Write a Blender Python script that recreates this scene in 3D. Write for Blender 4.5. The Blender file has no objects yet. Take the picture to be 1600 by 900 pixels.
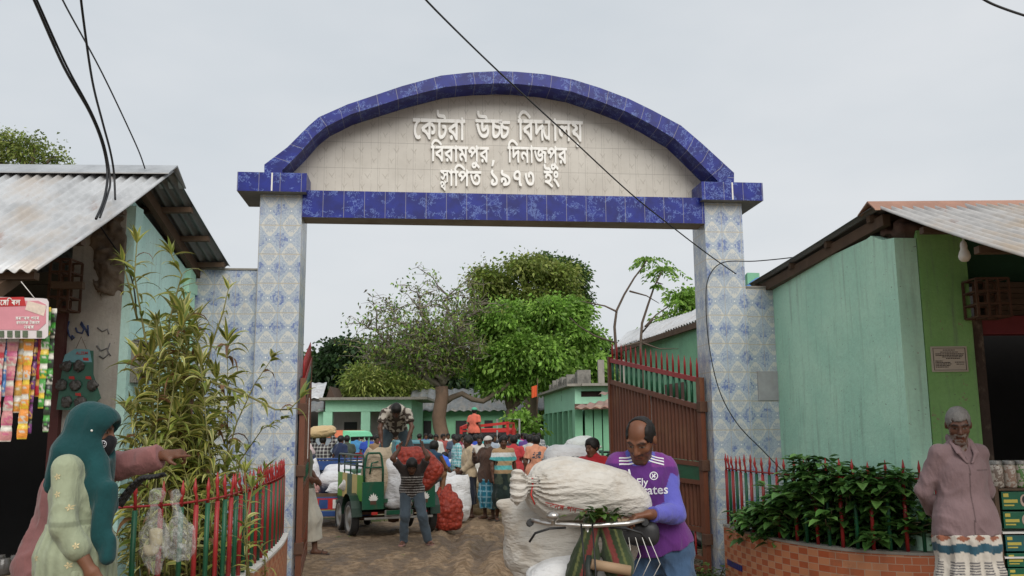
import bpy, bmesh, math, random
import numpy as np
from mathutils import Vector, Matrix, Euler
from mathutils.bvhtree import BVHTree
from mathutils.geometry import tessellate_polygon
C = bpy.context.scene
COL = C.collection
R = math.radians
random.seed(7)
RNG = np.random.default_rng(11)
CAM_H, F_PX, PITCH, ROLL = 1.62, 1400.0, R(9.0), R(-0.45)
cam_data = bpy.data.cameras.new('camera')
cam_data.sensor_width = 36.0
cam_data.lens = 36.0 * F_PX / 1600.0
cam_data.clip_start, cam_data.clip_end = 0.1, 3000
cam = bpy.data.objects.new('camera', cam_data)
COL.objects.link(cam)
CAM_R = Euler((R(90) + PITCH, 0, 0)).to_matrix() @ Euler((0, 0, ROLL)).to_matrix()
cam.matrix_world = Matrix.Translation((0, 0, CAM_H)) @ CAM_R.to_4x4()
C.camera = cam
C.render.resolution_x, C.render.resolution_y = 1024, 576
SUN_EL, SUN_AZ, SKY_GAIN = R(40), R(165), 0.63        # azimuth: direction the light comes from (0 = +Y, clockwise)
world = bpy.data.worlds.new('World')
C.world = world
world.use_nodes = True
wt = world.node_tree
bg = wt.nodes['Background']
bg.inputs['Strength'].default_value = 0.1
sky = wt.nodes.new('ShaderNodeTexSky')
sky.sky_type = 'NISHITA'
sky.sun_disc = False
sky.sun_elevation = SUN_EL
sky.sun_rotation = SUN_AZ
sky.air_density, sky.dust_density = 1.5, 4.0
tc = wt.nodes.new('ShaderNodeTexCoord')
mp = wt.nodes.new('ShaderNodeMapping')
mp.inputs['Scale'].default_value = (1.0, 1.0, 2.6)
nz_ = wt.nodes.new('ShaderNodeTexNoise')
nz_.inputs['Scale'].default_value = 1.3
nz_.inputs['Detail'].default_value = 5
nz_.inputs['Roughness'].default_value = 0.55
cr = wt.nodes.new('ShaderNodeValToRGB')
cr.color_ramp.elements[0].position, cr.color_ramp.elements[1].position = 0.3, 0.72
cr.color_ramp.elements[0].color = (5.45 * SKY_GAIN, 5.95 * SKY_GAIN, 6.4 * SKY_GAIN, 1)
cr.color_ramp.elements[1].color = (7.1 * SKY_GAIN, 7.3 * SKY_GAIN, 7.55 * SKY_GAIN, 1)
mx = wt.nodes.new('ShaderNodeMix')
mx.data_type = 'RGBA'
mx.inputs[0].default_value = 0.96
wt.links.new(tc.outputs['Generated'], mp.inputs['Vector'])
wt.links.new(mp.outputs['Vector'], nz_.inputs['Vector'])
wt.links.new(nz_.outputs['Fac'], cr.inputs['Fac'])
wt.links.new(sky.outputs['Color'], mx.inputs[6])
wt.links.new(cr.outputs['Color'], mx.inputs[7])
wt.links.new(mx.outputs[2], bg.inputs['Color'])
sun_d = bpy.data.lights.new('sun', 'SUN')
sun_d.energy, sun_d.angle, sun_d.color = 1.5, R(45), (1.0, 0.96, 0.9)
sun = bpy.data.objects.new('sun', sun_d)
COL.objects.link(sun)
sd = Vector((math.sin(SUN_AZ) * math.cos(SUN_EL), math.cos(SUN_AZ) * math.cos(SUN_EL), math.sin(SUN_EL)))
sun.rotation_euler = sd.to_track_quat('Z', 'Y').to_euler()
sun.location = (0, -5, 20)
C.view_settings.view_transform = 'Standard'
C.view_settings.look = 'None'
C.view_settings.exposure = 0.76
C.view_settings.gamma = 1
C.view_settings.use_curve_mapping = False
C.render.engine = 'CYCLES'
C.cycles.use_denoising = True
C.cycles.max_bounces = 6
C.cycles.transparent_max_bounces = 8
def ray(px, py):
 d = CAM_R @ Vector(((px - 800) / F_PX, (450 - py) / F_PX, -1))
 return d
def P(px, py, y):
 d = ray(px, py)
 t = y / d.y
 return Vector((d.x * t, y, CAM_H + d.z * t))
def gz(x, y):
 t = min(max((y - 10.5) / 8.0, 0), 1)
 return -0.16 * t * t * (3 - 2 * t)
def G(px, py):
 z = 0
 for _ in range(4):
  d = ray(px, py)
  t = (z - CAM_H) / d.z
  z = gz(d.x * t, d.y * t)
 return Vector((d.x * t, d.y * t, z))
def XY(px, y, py=680):
 v = P(px, py, y)
 return v.x, v.y
def tag(o, label=None, cat=None, group=None, kind=None):
 if label: o['label'] = label
 if cat: o['category'] = cat
 if group: o['group'] = group
 if kind: o['kind'] = kind
 return o
def empty(name, loc=(0, 0, 0), rz=0.0, label=None, cat=None, group=None):
 o = bpy.data.objects.new(name, None)
 o.empty_display_size = 0.1
 COL.objects.link(o)
 o.location = loc
 o.rotation_euler = (0, 0, rz)
 return tag(o, label, cat, group)
def link(name, me, parent=None):
 o = bpy.data.objects.new(name, me)
 COL.objects.link(o)
 if parent: o.parent = parent
 return o
def kids(o):
 return [c for c in COL.objects if c.parent == o] if False else list(o.children)
def copy_tree(o, parent=None):
 c = o.copy()
 COL.objects.link(c)
 c.parent = parent
 for ch in list(o.children):
  copy_tree(ch, c)
 return c
class S:
 def __init__(s, t, k): s.t, s.k = t, k
 def m(s, op, *a):
  n = s.t.nodes.new('ShaderNodeMath')
  n.operation = op
  for i, v in enumerate((s,) + a):
   if isinstance(v, S): s.t.links.new(v.k, n.inputs[i])
   else: n.inputs[i].default_value = v
  return S(s.t, n.outputs[0])
 def __add__(s, o): return s.m('ADD', o)
 def __sub__(s, o): return s.m('SUBTRACT', o)
 def __mul__(s, o): return s.m('MULTIPLY', o)
 def __truediv__(s, o): return s.m('DIVIDE', o)
 def __radd__(s, o): return s.m('ADD', o)
 def __rmul__(s, o): return s.m('MULTIPLY', o)
 def __rsub__(s, o): return (s * -1) + o
 def __neg__(s): return s * -1
 def abs(s): return s.m('ABSOLUTE')
 def fr(s): return s.m('FRACT')
 def fl(s): return s.m('FLOOR')
 def sin(s): return s.m('SINE')
 def gt(s, o): return s.m('GREATER_THAN', o)
 def lt(s, o): return s.m('LESS_THAN', o)
 def mn(s, o): return s.m('MINIMUM', o)
 def mx(s, o): return s.m('MAXIMUM', o)
 def pw(s, o): return s.m('POWER', o)
 def clamp(s): return s.m('MINIMUM', 1.0).m('MAXIMUM', 0.0)
 def ss(s, a, b):
  n = s.t.nodes.new('ShaderNodeMapRange')
  n.interpolation_type = 'SMOOTHSTEP'
  s.t.links.new(s.k, n.inputs[0])
  n.inputs[1].default_value, n.inputs[2].default_value = a, b
  return S(s.t, n.outputs[0])
class T:
 """one material's node tree"""
 def __init__(s, name):
  s.mat = bpy.data.materials.new(name)
  s.mat.use_nodes = True
  s.t = s.mat.node_tree
  s.b = s.t.nodes['Principled BSDF']
  s.tc = s.t.nodes.new('ShaderNodeTexCoord')
 def coord(s, which='Object'): return s.tc.outputs[which]
 def xyz(s, which='Object'):
  n = s.t.nodes.new('ShaderNodeSeparateXYZ')
  s.t.links.new(s.tc.outputs[which], n.inputs[0])
  return [S(s.t, o) for o in n.outputs]
 def pos(s):
  g = s.t.nodes.new('ShaderNodeNewGeometry')
  n = s.t.nodes.new('ShaderNodeSeparateXYZ')
  s.t.links.new(g.outputs['Position'], n.inputs[0])
  return [S(s.t, o) for o in n.outputs]
 def vec(s, x, y, z=0.0):
  n = s.t.nodes.new('ShaderNodeCombineXYZ')
  for i, v in enumerate((x, y, z)):
   if isinstance(v, S): s.t.links.new(v.k, n.inputs[i])
   else: n.inputs[i].default_value = v
  return n.outputs[0]
 def noise(s, scale=5, detail=3, rough=0.5, which='Object', vec=None, stretch=None, col=False):
  n = s.t.nodes.new('ShaderNodeTexNoise')
  n.inputs['Scale'].default_value = scale
  n.inputs['Detail'].default_value = detail
  n.inputs['Roughness'].default_value = rough
  v = vec or s.tc.outputs[which]
  if stretch:
   m = s.t.nodes.new('ShaderNodeMapping')
   m.inputs['Scale'].default_value = stretch
   s.t.links.new(v, m.inputs['Vector'])
   v = m.outputs['Vector']
  s.t.links.new(v, n.inputs['Vector'])
  return n.outputs['Color'] if col else S(s.t, n.outputs['Fac'])
 def voro(s, scale=5, which='Object', vec=None, feature='F1', out='Distance'):
  n = s.t.nodes.new('ShaderNodeTexVoronoi')
  n.feature = feature
  n.inputs['Scale'].default_value = scale
  s.t.links.new(vec or s.tc.outputs[which], n.inputs['Vector'])
  return S(s.t, n.outputs[out]) if out != 'Color' else n.outputs['Color']
 def mix(s, f, a, b, mode='MIX'):
  n = s.t.nodes.new('ShaderNodeMix')
  n.data_type = 'RGBA'
  n.blend_type = mode
  if isinstance(f, S): s.t.links.new(f.k, n.inputs[0])
  else: n.inputs[0].default_value = f
  for i, v in ((6, a), (7, b)):
   if isinstance(v, (tuple, list)): n.inputs[i].default_value = (v[0], v[1], v[2], 1)
   else: s.t.links.new(v, n.inputs[i])
  return n.outputs[2]
 def scale(s, colr, f):
  """colour times a value socket"""
  n = s.t.nodes.new('ShaderNodeVectorMath')
  n.operation = 'SCALE'
  if isinstance(colr, (tuple, list)): n.inputs[0].default_value = colr[:3]
  else: s.t.links.new(colr, n.inputs[0])
  if isinstance(f, S): s.t.links.new(f.k, n.inputs['Scale'])
  else: n.inputs['Scale'].default_value = f
  return n.outputs[0]
 def objcol(s):
  n = s.t.nodes.new('ShaderNodeObjectInfo')
  return n.outputs['Color']
 def objrand(s):
  n = s.t.nodes.new('ShaderNodeObjectInfo')
  return S(s.t, n.outputs['Random'])
 def attr(s, name):
  n = s.t.nodes.new('ShaderNodeAttribute')
  n.attribute_name = name
  return n
 def base(s, c):
  if isinstance(c, (tuple, list)): s.b.inputs['Base Color'].default_value = (c[0], c[1], c[2], 1)
  else: s.t.links.new(c, s.b.inputs['Base Color'])
  return s
 def set(s, **k):
  for n, v in k.items():
   n = {'rough': 'Roughness', 'metal': 'Metallic', 'spec': 'Specular IOR Level', 'trans': 'Transmission Weight', 'alpha': 'Alpha', 'sheen': 'Sheen Weight', 'coat': 'Coat Weight', 'sss': 'Subsurface Weight'}[n]
   if isinstance(v, S): s.t.links.new(v.k, s.b.inputs[n])
   else: s.b.inputs[n].default_value = v
  return s
 def bump(s, h, strength=0.3, dist=0.02):
  n = s.t.nodes.new('ShaderNodeBump')
  n.inputs['Strength'].default_value = strength
  n.inputs['Distance'].default_value = dist
  s.t.links.new(h.k, n.inputs['Height'])
  s.t.links.new(n.outputs[0], s.b.inputs['Normal'])
  return s
MATS = {}
def plain(name, col, rough=0.7, var=0.25, sc=6.0, bump=0.15, bsc=60.0, metal=0.0, spec=0.4, dirt=None, dirt_amt=0.5, obj=False, sheen=0.0):
 """a surface of one colour with uneven tone, fine grain and optional dirt"""
 if name in MATS: return MATS[name]
 t = T(name)
 n = t.noise(sc, 4, 0.6)
 c = t.objcol() if obj else col
 c = t.scale(c, n * (2 * var) + (1 - var))
 if dirt:
  d = t.noise(sc * 0.7, 5, 0.65, stretch=(1, 1, 0.6)).ss(0.5, 0.72) * dirt_amt
  c = t.mix(d, c, dirt)
 t.base(c).set(rough=rough, metal=metal, spec=spec, sheen=sheen)
 t.bump(t.noise(bsc, 3, 0.6), bump, 0.004)
 MATS[name] = t.mat
 return t.mat
class MB:
 def __init__(s): s.v, s.f, s.uv, s.mi, s.sm, s.m = [], [], [], [], [], 0
 def quad(s, pts, uv=None, smooth=False):
  i = len(s.v)
  s.v += [tuple(p) for p in pts]
  s.f.append(tuple(range(i, i + len(pts))))
  if uv is None:
   p0 = Vector(pts[0]); e = Vector(pts[1]) - p0
   L = e.length or 1e-6; e = e / L
   n = e.cross(Vector(pts[2]) - p0)
   if n.length < 1e-9: n = e.cross(Vector(pts[-1]) - p0)
   g = n.cross(e)
   if g.length > 1e-9: g.normalize()
   uv = [((Vector(p) - p0).dot(e), (Vector(p) - p0).dot(g)) for p in pts]
  s.uv.append(uv); s.mi.append(s.m); s.sm.append(smooth)
  return s
 def box(s, x0, x1, y0, y1, z0, z1, M=None, taper=0.0):
  """uv in metres, aligned so that v is the height on the upright faces"""
  t = taper
  lo = [(x0, y0, z0), (x1, y0, z0), (x1, y1, z0), (x0, y1, z0)]
  hi = [(x0 + t, y0 + t, z1), (x1 - t, y0 + t, z1), (x1 - t, y1 - t, z1), (x0 + t, y1 - t, z1)]
  F = [((lo[0], lo[1], hi[1], hi[0]), ((x0, z0), (x1, z0), (x1, z1), (x0, z1))),
    ((lo[1], lo[2], hi[2], hi[1]), ((y0, z0), (y1, z0), (y1, z1), (y0, z1))),
    ((lo[2], lo[3], hi[3], hi[2]), ((-x1, z0), (-x0, z0), (-x0, z1), (-x1, z1))),
    ((lo[3], lo[0], hi[0], hi[3]), ((-y1, z0), (-y0, z0), (-y0, z1), (-y1, z1))),
    ((hi[0], hi[1], hi[2], hi[3]), ((x0, y0), (x1, y0), (x1, y1), (x0, y1))),
    ((lo[3], lo[2], lo[1], lo[0]), ((x0, y1), (x1, y1), (x1, y0), (x0, y0)))]
  for p, uv in F:
   s.quad([M @ Vector(q) for q in p] if M else p, uv)
  return s
 def bar(s, a, b, w, h=None, up=(0, 0, 1)):
  """a rectangular bar from a to b"""
  a, b = Vector(a), Vector(b)
  h = h or w
  d = (b - a); L = d.length; d.normalize()
  u = Vector(up)
  if abs(d.dot(u)) > 0.98: u = Vector((0, 1, 0))
  x = d.cross(u).normalized(); y = x.cross(d)
  M = Matrix.Translation(a) @ Matrix((x, d, y)).transposed().to_4x4()
  return s.box(-w / 2, w / 2, 0, L, -h / 2, h / 2, M)
 def tube(s, pts, r, n=8, caps=True, smooth=True):
  pts = [Vector(p) for p in pts]
  k = len(pts)
  rr = r if isinstance(r, (list, tuple)) else [r] * k
  i0 = len(s.v)
  ref = None
  acc = 0
  for i, p in enumerate(pts):
   d = (pts[min(i + 1, k - 1)] - pts[max(i - 1, 0)])
   if d.length < 1e-9: d = Vector((0, 0, 1))
   d.normalize()
   if ref is None:
    ref = Vector((0, 0, 1)) if abs(d.z) < 0.9 else Vector((1, 0, 0))
   x = (ref - d * ref.dot(d))
   if x.length < 1e-6: x = d.orthogonal()
   x.normalize(); ref = x
   y = d.cross(x)
   for j in range(n):
    a = 2 * math.pi * j / n
    s.v.append(tuple(p + (x * math.cos(a) + y * math.sin(a)) * rr[i]))
  for i in range(k - 1):
   L = (pts[i + 1] - pts[i]).length
   for j in range(n):
    a, b = i0 + i * n + j, i0 + i * n + (j + 1) % n
    s.f.append((a, b, b + n, a + n))
    u0, u1 = j / n * 6.28 * rr[i], (j + 1) / n * 6.28 * rr[i]
    s.uv.append([(u0, acc), (u1, acc), (u1, acc + L), (u0, acc + L)])
    s.mi.append(s.m); s.sm.append(smooth)
   acc += L
  if caps:
   for base, rev in ((i0, True), (i0 + (k - 1) * n, False)):
    f = [base + j for j in range(n)]
    if rev: f.reverse()
    s.f.append(tuple(f)); s.uv.append([(0, 0)] * n); s.mi.append(s.m); s.sm.append(False)
  return s
 def lathe(s, prof, n=24, M=None, smooth=True):
  """profile [(r, z)] turned about z"""
  i0 = len(s.v)
  for r, z in prof:
   for j in range(n):
    a = 2 * math.pi * j / n
    p = Vector((r * math.cos(a), r * math.sin(a), z))
    s.v.append(tuple(M @ p if M else p))
  for i in range(len(prof) - 1):
   for j in range(n):
    a, b = i0 + i * n + j, i0 + i * n + (j + 1) % n
    s.f.append((a, b, b + n, a + n))
    s.uv.append([(j / n, prof[i][1]), ((j + 1) / n, prof[i][1]), ((j + 1) / n, prof[i + 1][1]), (j / n, prof[i + 1][1])])
    s.mi.append(s.m); s.sm.append(smooth)
  return s
 def prism(s, poly, fn, d0, d1):
  """polygon of (a, b) pairs, placed by fn(a, b, depth); d0 is the side that faces front"""
  n = len(poly)
  fr = [fn(a, b, d0) for a, b in poly]
  bk = [fn(a, b, d1) for a, b in poly]
  tri = tessellate_polygon([[Vector((a, b, 0)) for a, b in poly]])
  for t in tri:
   (ax, ay), (bx, by), (cx, cy) = [poly[i] for i in t]
   if (bx - ax) * (cy - ay) - (by - ay) * (cx - ax) < 0: t = (t[0], t[2], t[1])
   s.quad([fr[i] for i in t], [poly[i] for i in t])
   s.quad([bk[i] for i in reversed(t)], [poly[i] for i in reversed(t)])
  area = sum(poly[i][0] * poly[(i + 1) % n][1] - poly[(i + 1) % n][0] * poly[i][1] for i in range(n))
  acc = 0
  for i in range(n):
   j = (i + 1) % n
   L = math.hypot(poly[j][0] - poly[i][0], poly[j][1] - poly[i][1])
   q = [fr[j], fr[i], bk[i], bk[j]]
   uv = [(acc + L, 0), (acc, 0), (acc, d1 - d0), (acc + L, d1 - d0)]
   if area < 0: q.reverse(); uv.reverse()
   s.quad(q, uv)
   acc += L
  return s
 def mesh(s, name, mats):
  me = bpy.data.meshes.new(name)
  me.from_pydata(s.v, [], s.f)
  for m in (mats if isinstance(mats, (list, tuple)) else [mats]): me.materials.append(m)
  ul = me.uv_layers.new(name='UVMap')
  flat = [c for f in s.uv for p in f for c in p]
  ul.data.foreach_set('uv', flat)
  me.polygons.foreach_set('material_index', s.mi)
  me.polygons.foreach_set('use_smooth', s.sm)
  me.update()
  return me
 def build(s, name, mats, parent=None, bevel=0.0, loc=None):
  me = s.mesh(name, mats)
  o = link(name, me, parent)
  if bevel:
   bm = bmesh.new(); bm.from_mesh(me)
   bmesh.ops.remove_doubles(bm, verts=bm.verts, dist=1e-5)
   ed = [e for e in bm.edges if len(e.link_faces) == 2 and e.calc_face_angle(0) > 0.6]
   bmesh.ops.bevel(bm, geom=ed, offset=bevel, segments=2, affect='EDGES', profile=0.6)
   bm.to_mesh(me); bm.free()
  if loc is not None: o.location = loc
  return o
def arrays_mesh(name, V, Fq, mats, smooth=True, colors=None, mi=None):
 me = bpy.data.meshes.new(name)
 V = np.asarray(V, dtype=np.float32); Fq = np.asarray(Fq, dtype=np.int32)
 k = Fq.shape[1]
 me.vertices.add(len(V)); me.vertices.foreach_set('co', V.ravel())
 me.loops.add(Fq.size); me.loops.foreach_set('vertex_index', Fq.ravel())
 me.polygons.add(len(Fq))
 me.polygons.foreach_set('loop_start', np.arange(0, Fq.size, k, dtype=np.int32))
 me.polygons.foreach_set('loop_total', np.full(len(Fq), k, dtype=np.int32))
 for m in (mats if isinstance(mats, (list, tuple)) else [mats]): me.materials.append(m)
 if mi is not None: me.polygons.foreach_set('material_index', np.asarray(mi, dtype=np.int32))
 me.polygons.foreach_set('use_smooth', np.full(len(Fq), smooth))
 if colors is not None:
  a = me.color_attributes.new('Col', 'FLOAT_COLOR', 'POINT')
  c4 = np.ones((len(V), 4), dtype=np.float32); c4[:, :3] = colors
  a.data.foreach_set('color', c4.ravel())
 me.update(calc_edges=True)
 me.validate()
 return me
_TAB = np.random.default_rng(3).random((32, 32, 32)).astype(np.float32)
def vnoise(x, y, z):
 x, y, z = np.broadcast_arrays(x, y, z)
 xi, yi, zi = np.floor(x).astype(int), np.floor(y).astype(int), np.floor(z).astype(int)
 fx, fy, fz = x - xi, y - yi, z - zi
 fx, fy, fz = fx * fx * (3 - 2 * fx), fy * fy * (3 - 2 * fy), fz * fz * (3 - 2 * fz)
 xi, yi, zi = xi & 31, yi & 31, zi & 31
 x1, y1, z1 = (xi + 1) & 31, (yi + 1) & 31, (zi + 1) & 31
 g = lambda a, b, c: _TAB[a, b, c]
 c00 = g(xi, yi, zi) * (1 - fx) + g(x1, yi, zi) * fx
 c10 = g(xi, y1, zi) * (1 - fx) + g(x1, y1, zi) * fx
 c01 = g(xi, yi, z1) * (1 - fx) + g(x1, yi, z1) * fx
 c11 = g(xi, y1, z1) * (1 - fx) + g(x1, y1, z1) * fx
 return ((c00 * (1 - fy) + c10 * fy) * (1 - fz) + (c01 * (1 - fy) + c11 * fy) * fz) * 2 - 1
def fbm(x, y, z, o=3):
 r, a = 0, 1.0
 for i in range(o):
  r = r + a * vnoise(x * 2 ** i + 7.3 * i, y * 2 ** i + 3.1 * i, z * 2 ** i)
  a *= 0.5
 return r
class Field:
 def __init__(s, lo, hi, vox):
  s.lo, s.vox = np.array(lo, float), vox
  s.n = np.maximum(np.ceil((np.array(hi, float) - s.lo) / vox).astype(int) + 1, 4)
  s.D = np.full(s.n, 0.5, np.float32)
  s.ax = [(s.lo[i] + vox * np.arange(s.n[i])).astype(np.float32) for i in range(3)]
 def win(s, lo, hi):
  a = np.clip(np.floor((np.array(lo) - s.lo) / s.vox).astype(int), 0, s.n)
  b = np.clip(np.ceil((np.array(hi) - s.lo) / s.vox).astype(int) + 1, 0, s.n)
  sl = tuple(slice(int(a[i]), int(b[i])) for i in range(3))
  X = s.ax[0][sl[0]][:, None, None]; Y = s.ax[1][sl[1]][None, :, None]; Z = s.ax[2][sl[2]][None, None, :]
  return sl, X, Y, Z, bool((b > a).all())
 def put(s, sl, d, k, op='u'):
  o = s.D[sl]
  if op == 'u':
   if k > 0:
    h = np.maximum(k - np.abs(o - d), 0) / k
    s.D[sl] = np.minimum(o, d) - h * h * k * 0.25
   else: s.D[sl] = np.minimum(o, d)
  else:
   if k > 0:
    h = np.maximum(k - np.abs(o + d), 0) / k
    s.D[sl] = np.maximum(o, -d) + h * h * k * 0.25
   else: s.D[sl] = np.maximum(o, -d)
 def cap(s, a, b, ra, rb, k=0.02, wide=None, ratio=1.0, op='u'):
  """tapered capsule; with wide (a direction) its section is ratio times thicker along it"""
  a, b = np.array(a, float), np.array(b, float)
  R_ = max(ra, rb) * max(ratio, 1) + k + 3 * s.vox
  sl, X, Y, Z, ok = s.win(np.minimum(a, b) - R_, np.maximum(a, b) + R_)
  if not ok: return s
  ab = b - a; L2 = float(ab @ ab) + 1e-12
  px, py, pz = X - a[0], Y - a[1], Z - a[2]
  t = np.clip((px * ab[0] + py * ab[1] + pz * ab[2]) / L2, 0, 1)
  qx, qy, qz = px - t * ab[0], py - t * ab[1], pz - t * ab[2]
  q2 = qx * qx + qy * qy + qz * qz
  r = ra + (rb - ra) * t
  if wide is not None:
   w = np.array(wide, float); w /= np.linalg.norm(w)
   qw = qx * w[0] + qy * w[1] + qz * w[2]
   q2 = q2 - qw * qw * (1 - 1 / ratio ** 2)
  s.put(sl, np.sqrt(np.maximum(q2, 0)) - r, k, op)
  return s
 def ell(s, c, r, Rm=None, k=0.02, op='u'):
  c, r = np.array(c, float), np.array(r, float)
  R_ = r.max() + k + 3 * s.vox
  sl, X, Y, Z, ok = s.win(c - R_, c + R_)
  if not ok: return s
  X, Y, Z = X - c[0], Y - c[1], Z - c[2]
  if Rm is not None:
   Rm = np.array(Rm, float)   # rows are the local axes
   X, Y, Z = [Rm[i, 0] * X + Rm[i, 1] * Y + Rm[i, 2] * Z for i in range(3)]
  k0 = np.sqrt((X / r[0]) ** 2 + (Y / r[1]) ** 2 + (Z / r[2]) ** 2)
  k1 = np.sqrt((X / r[0] ** 2) ** 2 + (Y / r[1] ** 2) ** 2 + (Z / r[2] ** 2) ** 2) + 1e-6
  s.put(sl, k0 * (k0 - 1) / k1, k, op)
  return s
 def rbox(s, c, half, rad, Rm=None, k=0.02, op='u'):
  c, half = np.array(c, float), np.array(half, float)
  R_ = np.linalg.norm(half) + k + 3 * s.vox
  sl, X, Y, Z, ok = s.win(c - R_, c + R_)
  if not ok: return s
  X, Y, Z = X - c[0], Y - c[1], Z - c[2]
  if Rm is not None:
   Rm = np.array(Rm, float)
   X, Y, Z = [Rm[i, 0] * X + Rm[i, 1] * Y + Rm[i, 2] * Z for i in range(3)]
  q = [np.abs(v) - (h - rad) for v, h in zip((X, Y, Z), half)]
  d = np.sqrt(sum(np.maximum(v, 0) ** 2 for v in q)) + np.minimum(np.maximum(np.maximum(q[0], q[1]), q[2]), 0) - rad
  s.put(sl, d, k, op)
  return s
 def cut(s, fn):
  X, Y, Z = s.ax[0][:, None, None], s.ax[1][None, :, None], s.ax[2][None, None, :]
  s.D = np.maximum(s.D, fn(X, Y, Z).astype(np.float32)); return s
 def warp(s, fn, band=0.06):
  """add fn(x, y, z) to the distances near the surface"""
  I = np.argwhere(np.abs(s.D) < band)
  if len(I):
   x, y, z = s.ax[0][I[:, 0]], s.ax[1][I[:, 1]], s.ax[2][I[:, 2]]
   s.D[I[:, 0], I[:, 1], I[:, 2]] += fn(x, y, z).astype(np.float32)
  return s
 def surf(s):
  D = s.D
  D[0] = D[-1] = 0.5; D[:, 0] = D[:, -1] = 0.5; D[:, :, 0] = D[:, :, -1] = 0.5
  ins = D < 0
  c = ins[:-1, :-1, :-1].astype(np.int8)
  tot = np.zeros_like(c)
  for i in (0, 1):
   for j in (0, 1):
    for k in (0, 1):
     tot += ins[i:D.shape[0] - 1 + i, j:D.shape[1] - 1 + j, k:D.shape[2] - 1 + k]
  act = np.argwhere((tot > 0) & (tot < 8))
  idx = np.full(tot.shape, -1, np.int32)
  idx[act[:, 0], act[:, 1], act[:, 2]] = np.arange(len(act))
  acc = np.zeros((len(act), 3)); cnt = np.zeros(len(act))
  cor = [(i, j, k) for i in (0, 1) for j in (0, 1) for k in (0, 1)]
  val = {q: D[act[:, 0] + q[0], act[:, 1] + q[1], act[:, 2] + q[2]] for q in cor}
  for q in cor:
   for ax in range(3):
    if q[ax]: continue
    p = list(q); p[ax] = 1; p = tuple(p)
    a, b = val[q], val[p]
    mk = (a < 0) != (b < 0)
    t = np.where(mk, a / np.where(mk, a - b, 1), 0)
    pt = np.tile(np.array(q, float), (len(act), 1)); pt[:, ax] = t
    acc[mk] += pt[mk]; cnt[mk] += 1
  V = s.lo + s.vox * (act + acc / np.maximum(cnt, 1)[:, None])
  Q = []
  for ax in range(3):
   o1, o2 = [(1, 2), (2, 0), (0, 1)][ax]
   a = np.take(ins, range(0, ins.shape[ax] - 1), ax); b = np.take(ins, range(1, ins.shape[ax]), ax)
   E_ = np.argwhere(a != b)
   ok = (E_[:, o1] > 0) & (E_[:, o2] > 0) & (E_[:, o1] < idx.shape[o1]) & (E_[:, o2] < idx.shape[o2])
   E_ = E_[ok]
   fl = a[E_[:, 0], E_[:, 1], E_[:, 2]]
   def cell(d1, d2):
    e = E_.copy(); e[:, o1] -= d1; e[:, o2] -= d2
    return idx[e[:, 0], e[:, 1], e[:, 2]]
   q = np.stack([cell(1, 1), cell(0, 1), cell(0, 0), cell(1, 0)], 1)
   q[~fl] = q[~fl][:, ::-1]
   Q.append(q)
  Q = np.concatenate(Q)
  Q = Q[(Q >= 0).all(1)]
  nb = np.zeros_like(V); nc = np.zeros(len(V))
  for a, b in ((0, 1), (1, 2), (2, 3), (3, 0)):
   np.add.at(nb, Q[:, a], V[Q[:, b]]); np.add.at(nc, Q[:, a], 1)
   np.add.at(nb, Q[:, b], V[Q[:, a]]); np.add.at(nc, Q[:, b], 1)
  V = 0.5 * V + 0.5 * nb / np.maximum(nc, 1)[:, None]
  return V, Q
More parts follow.
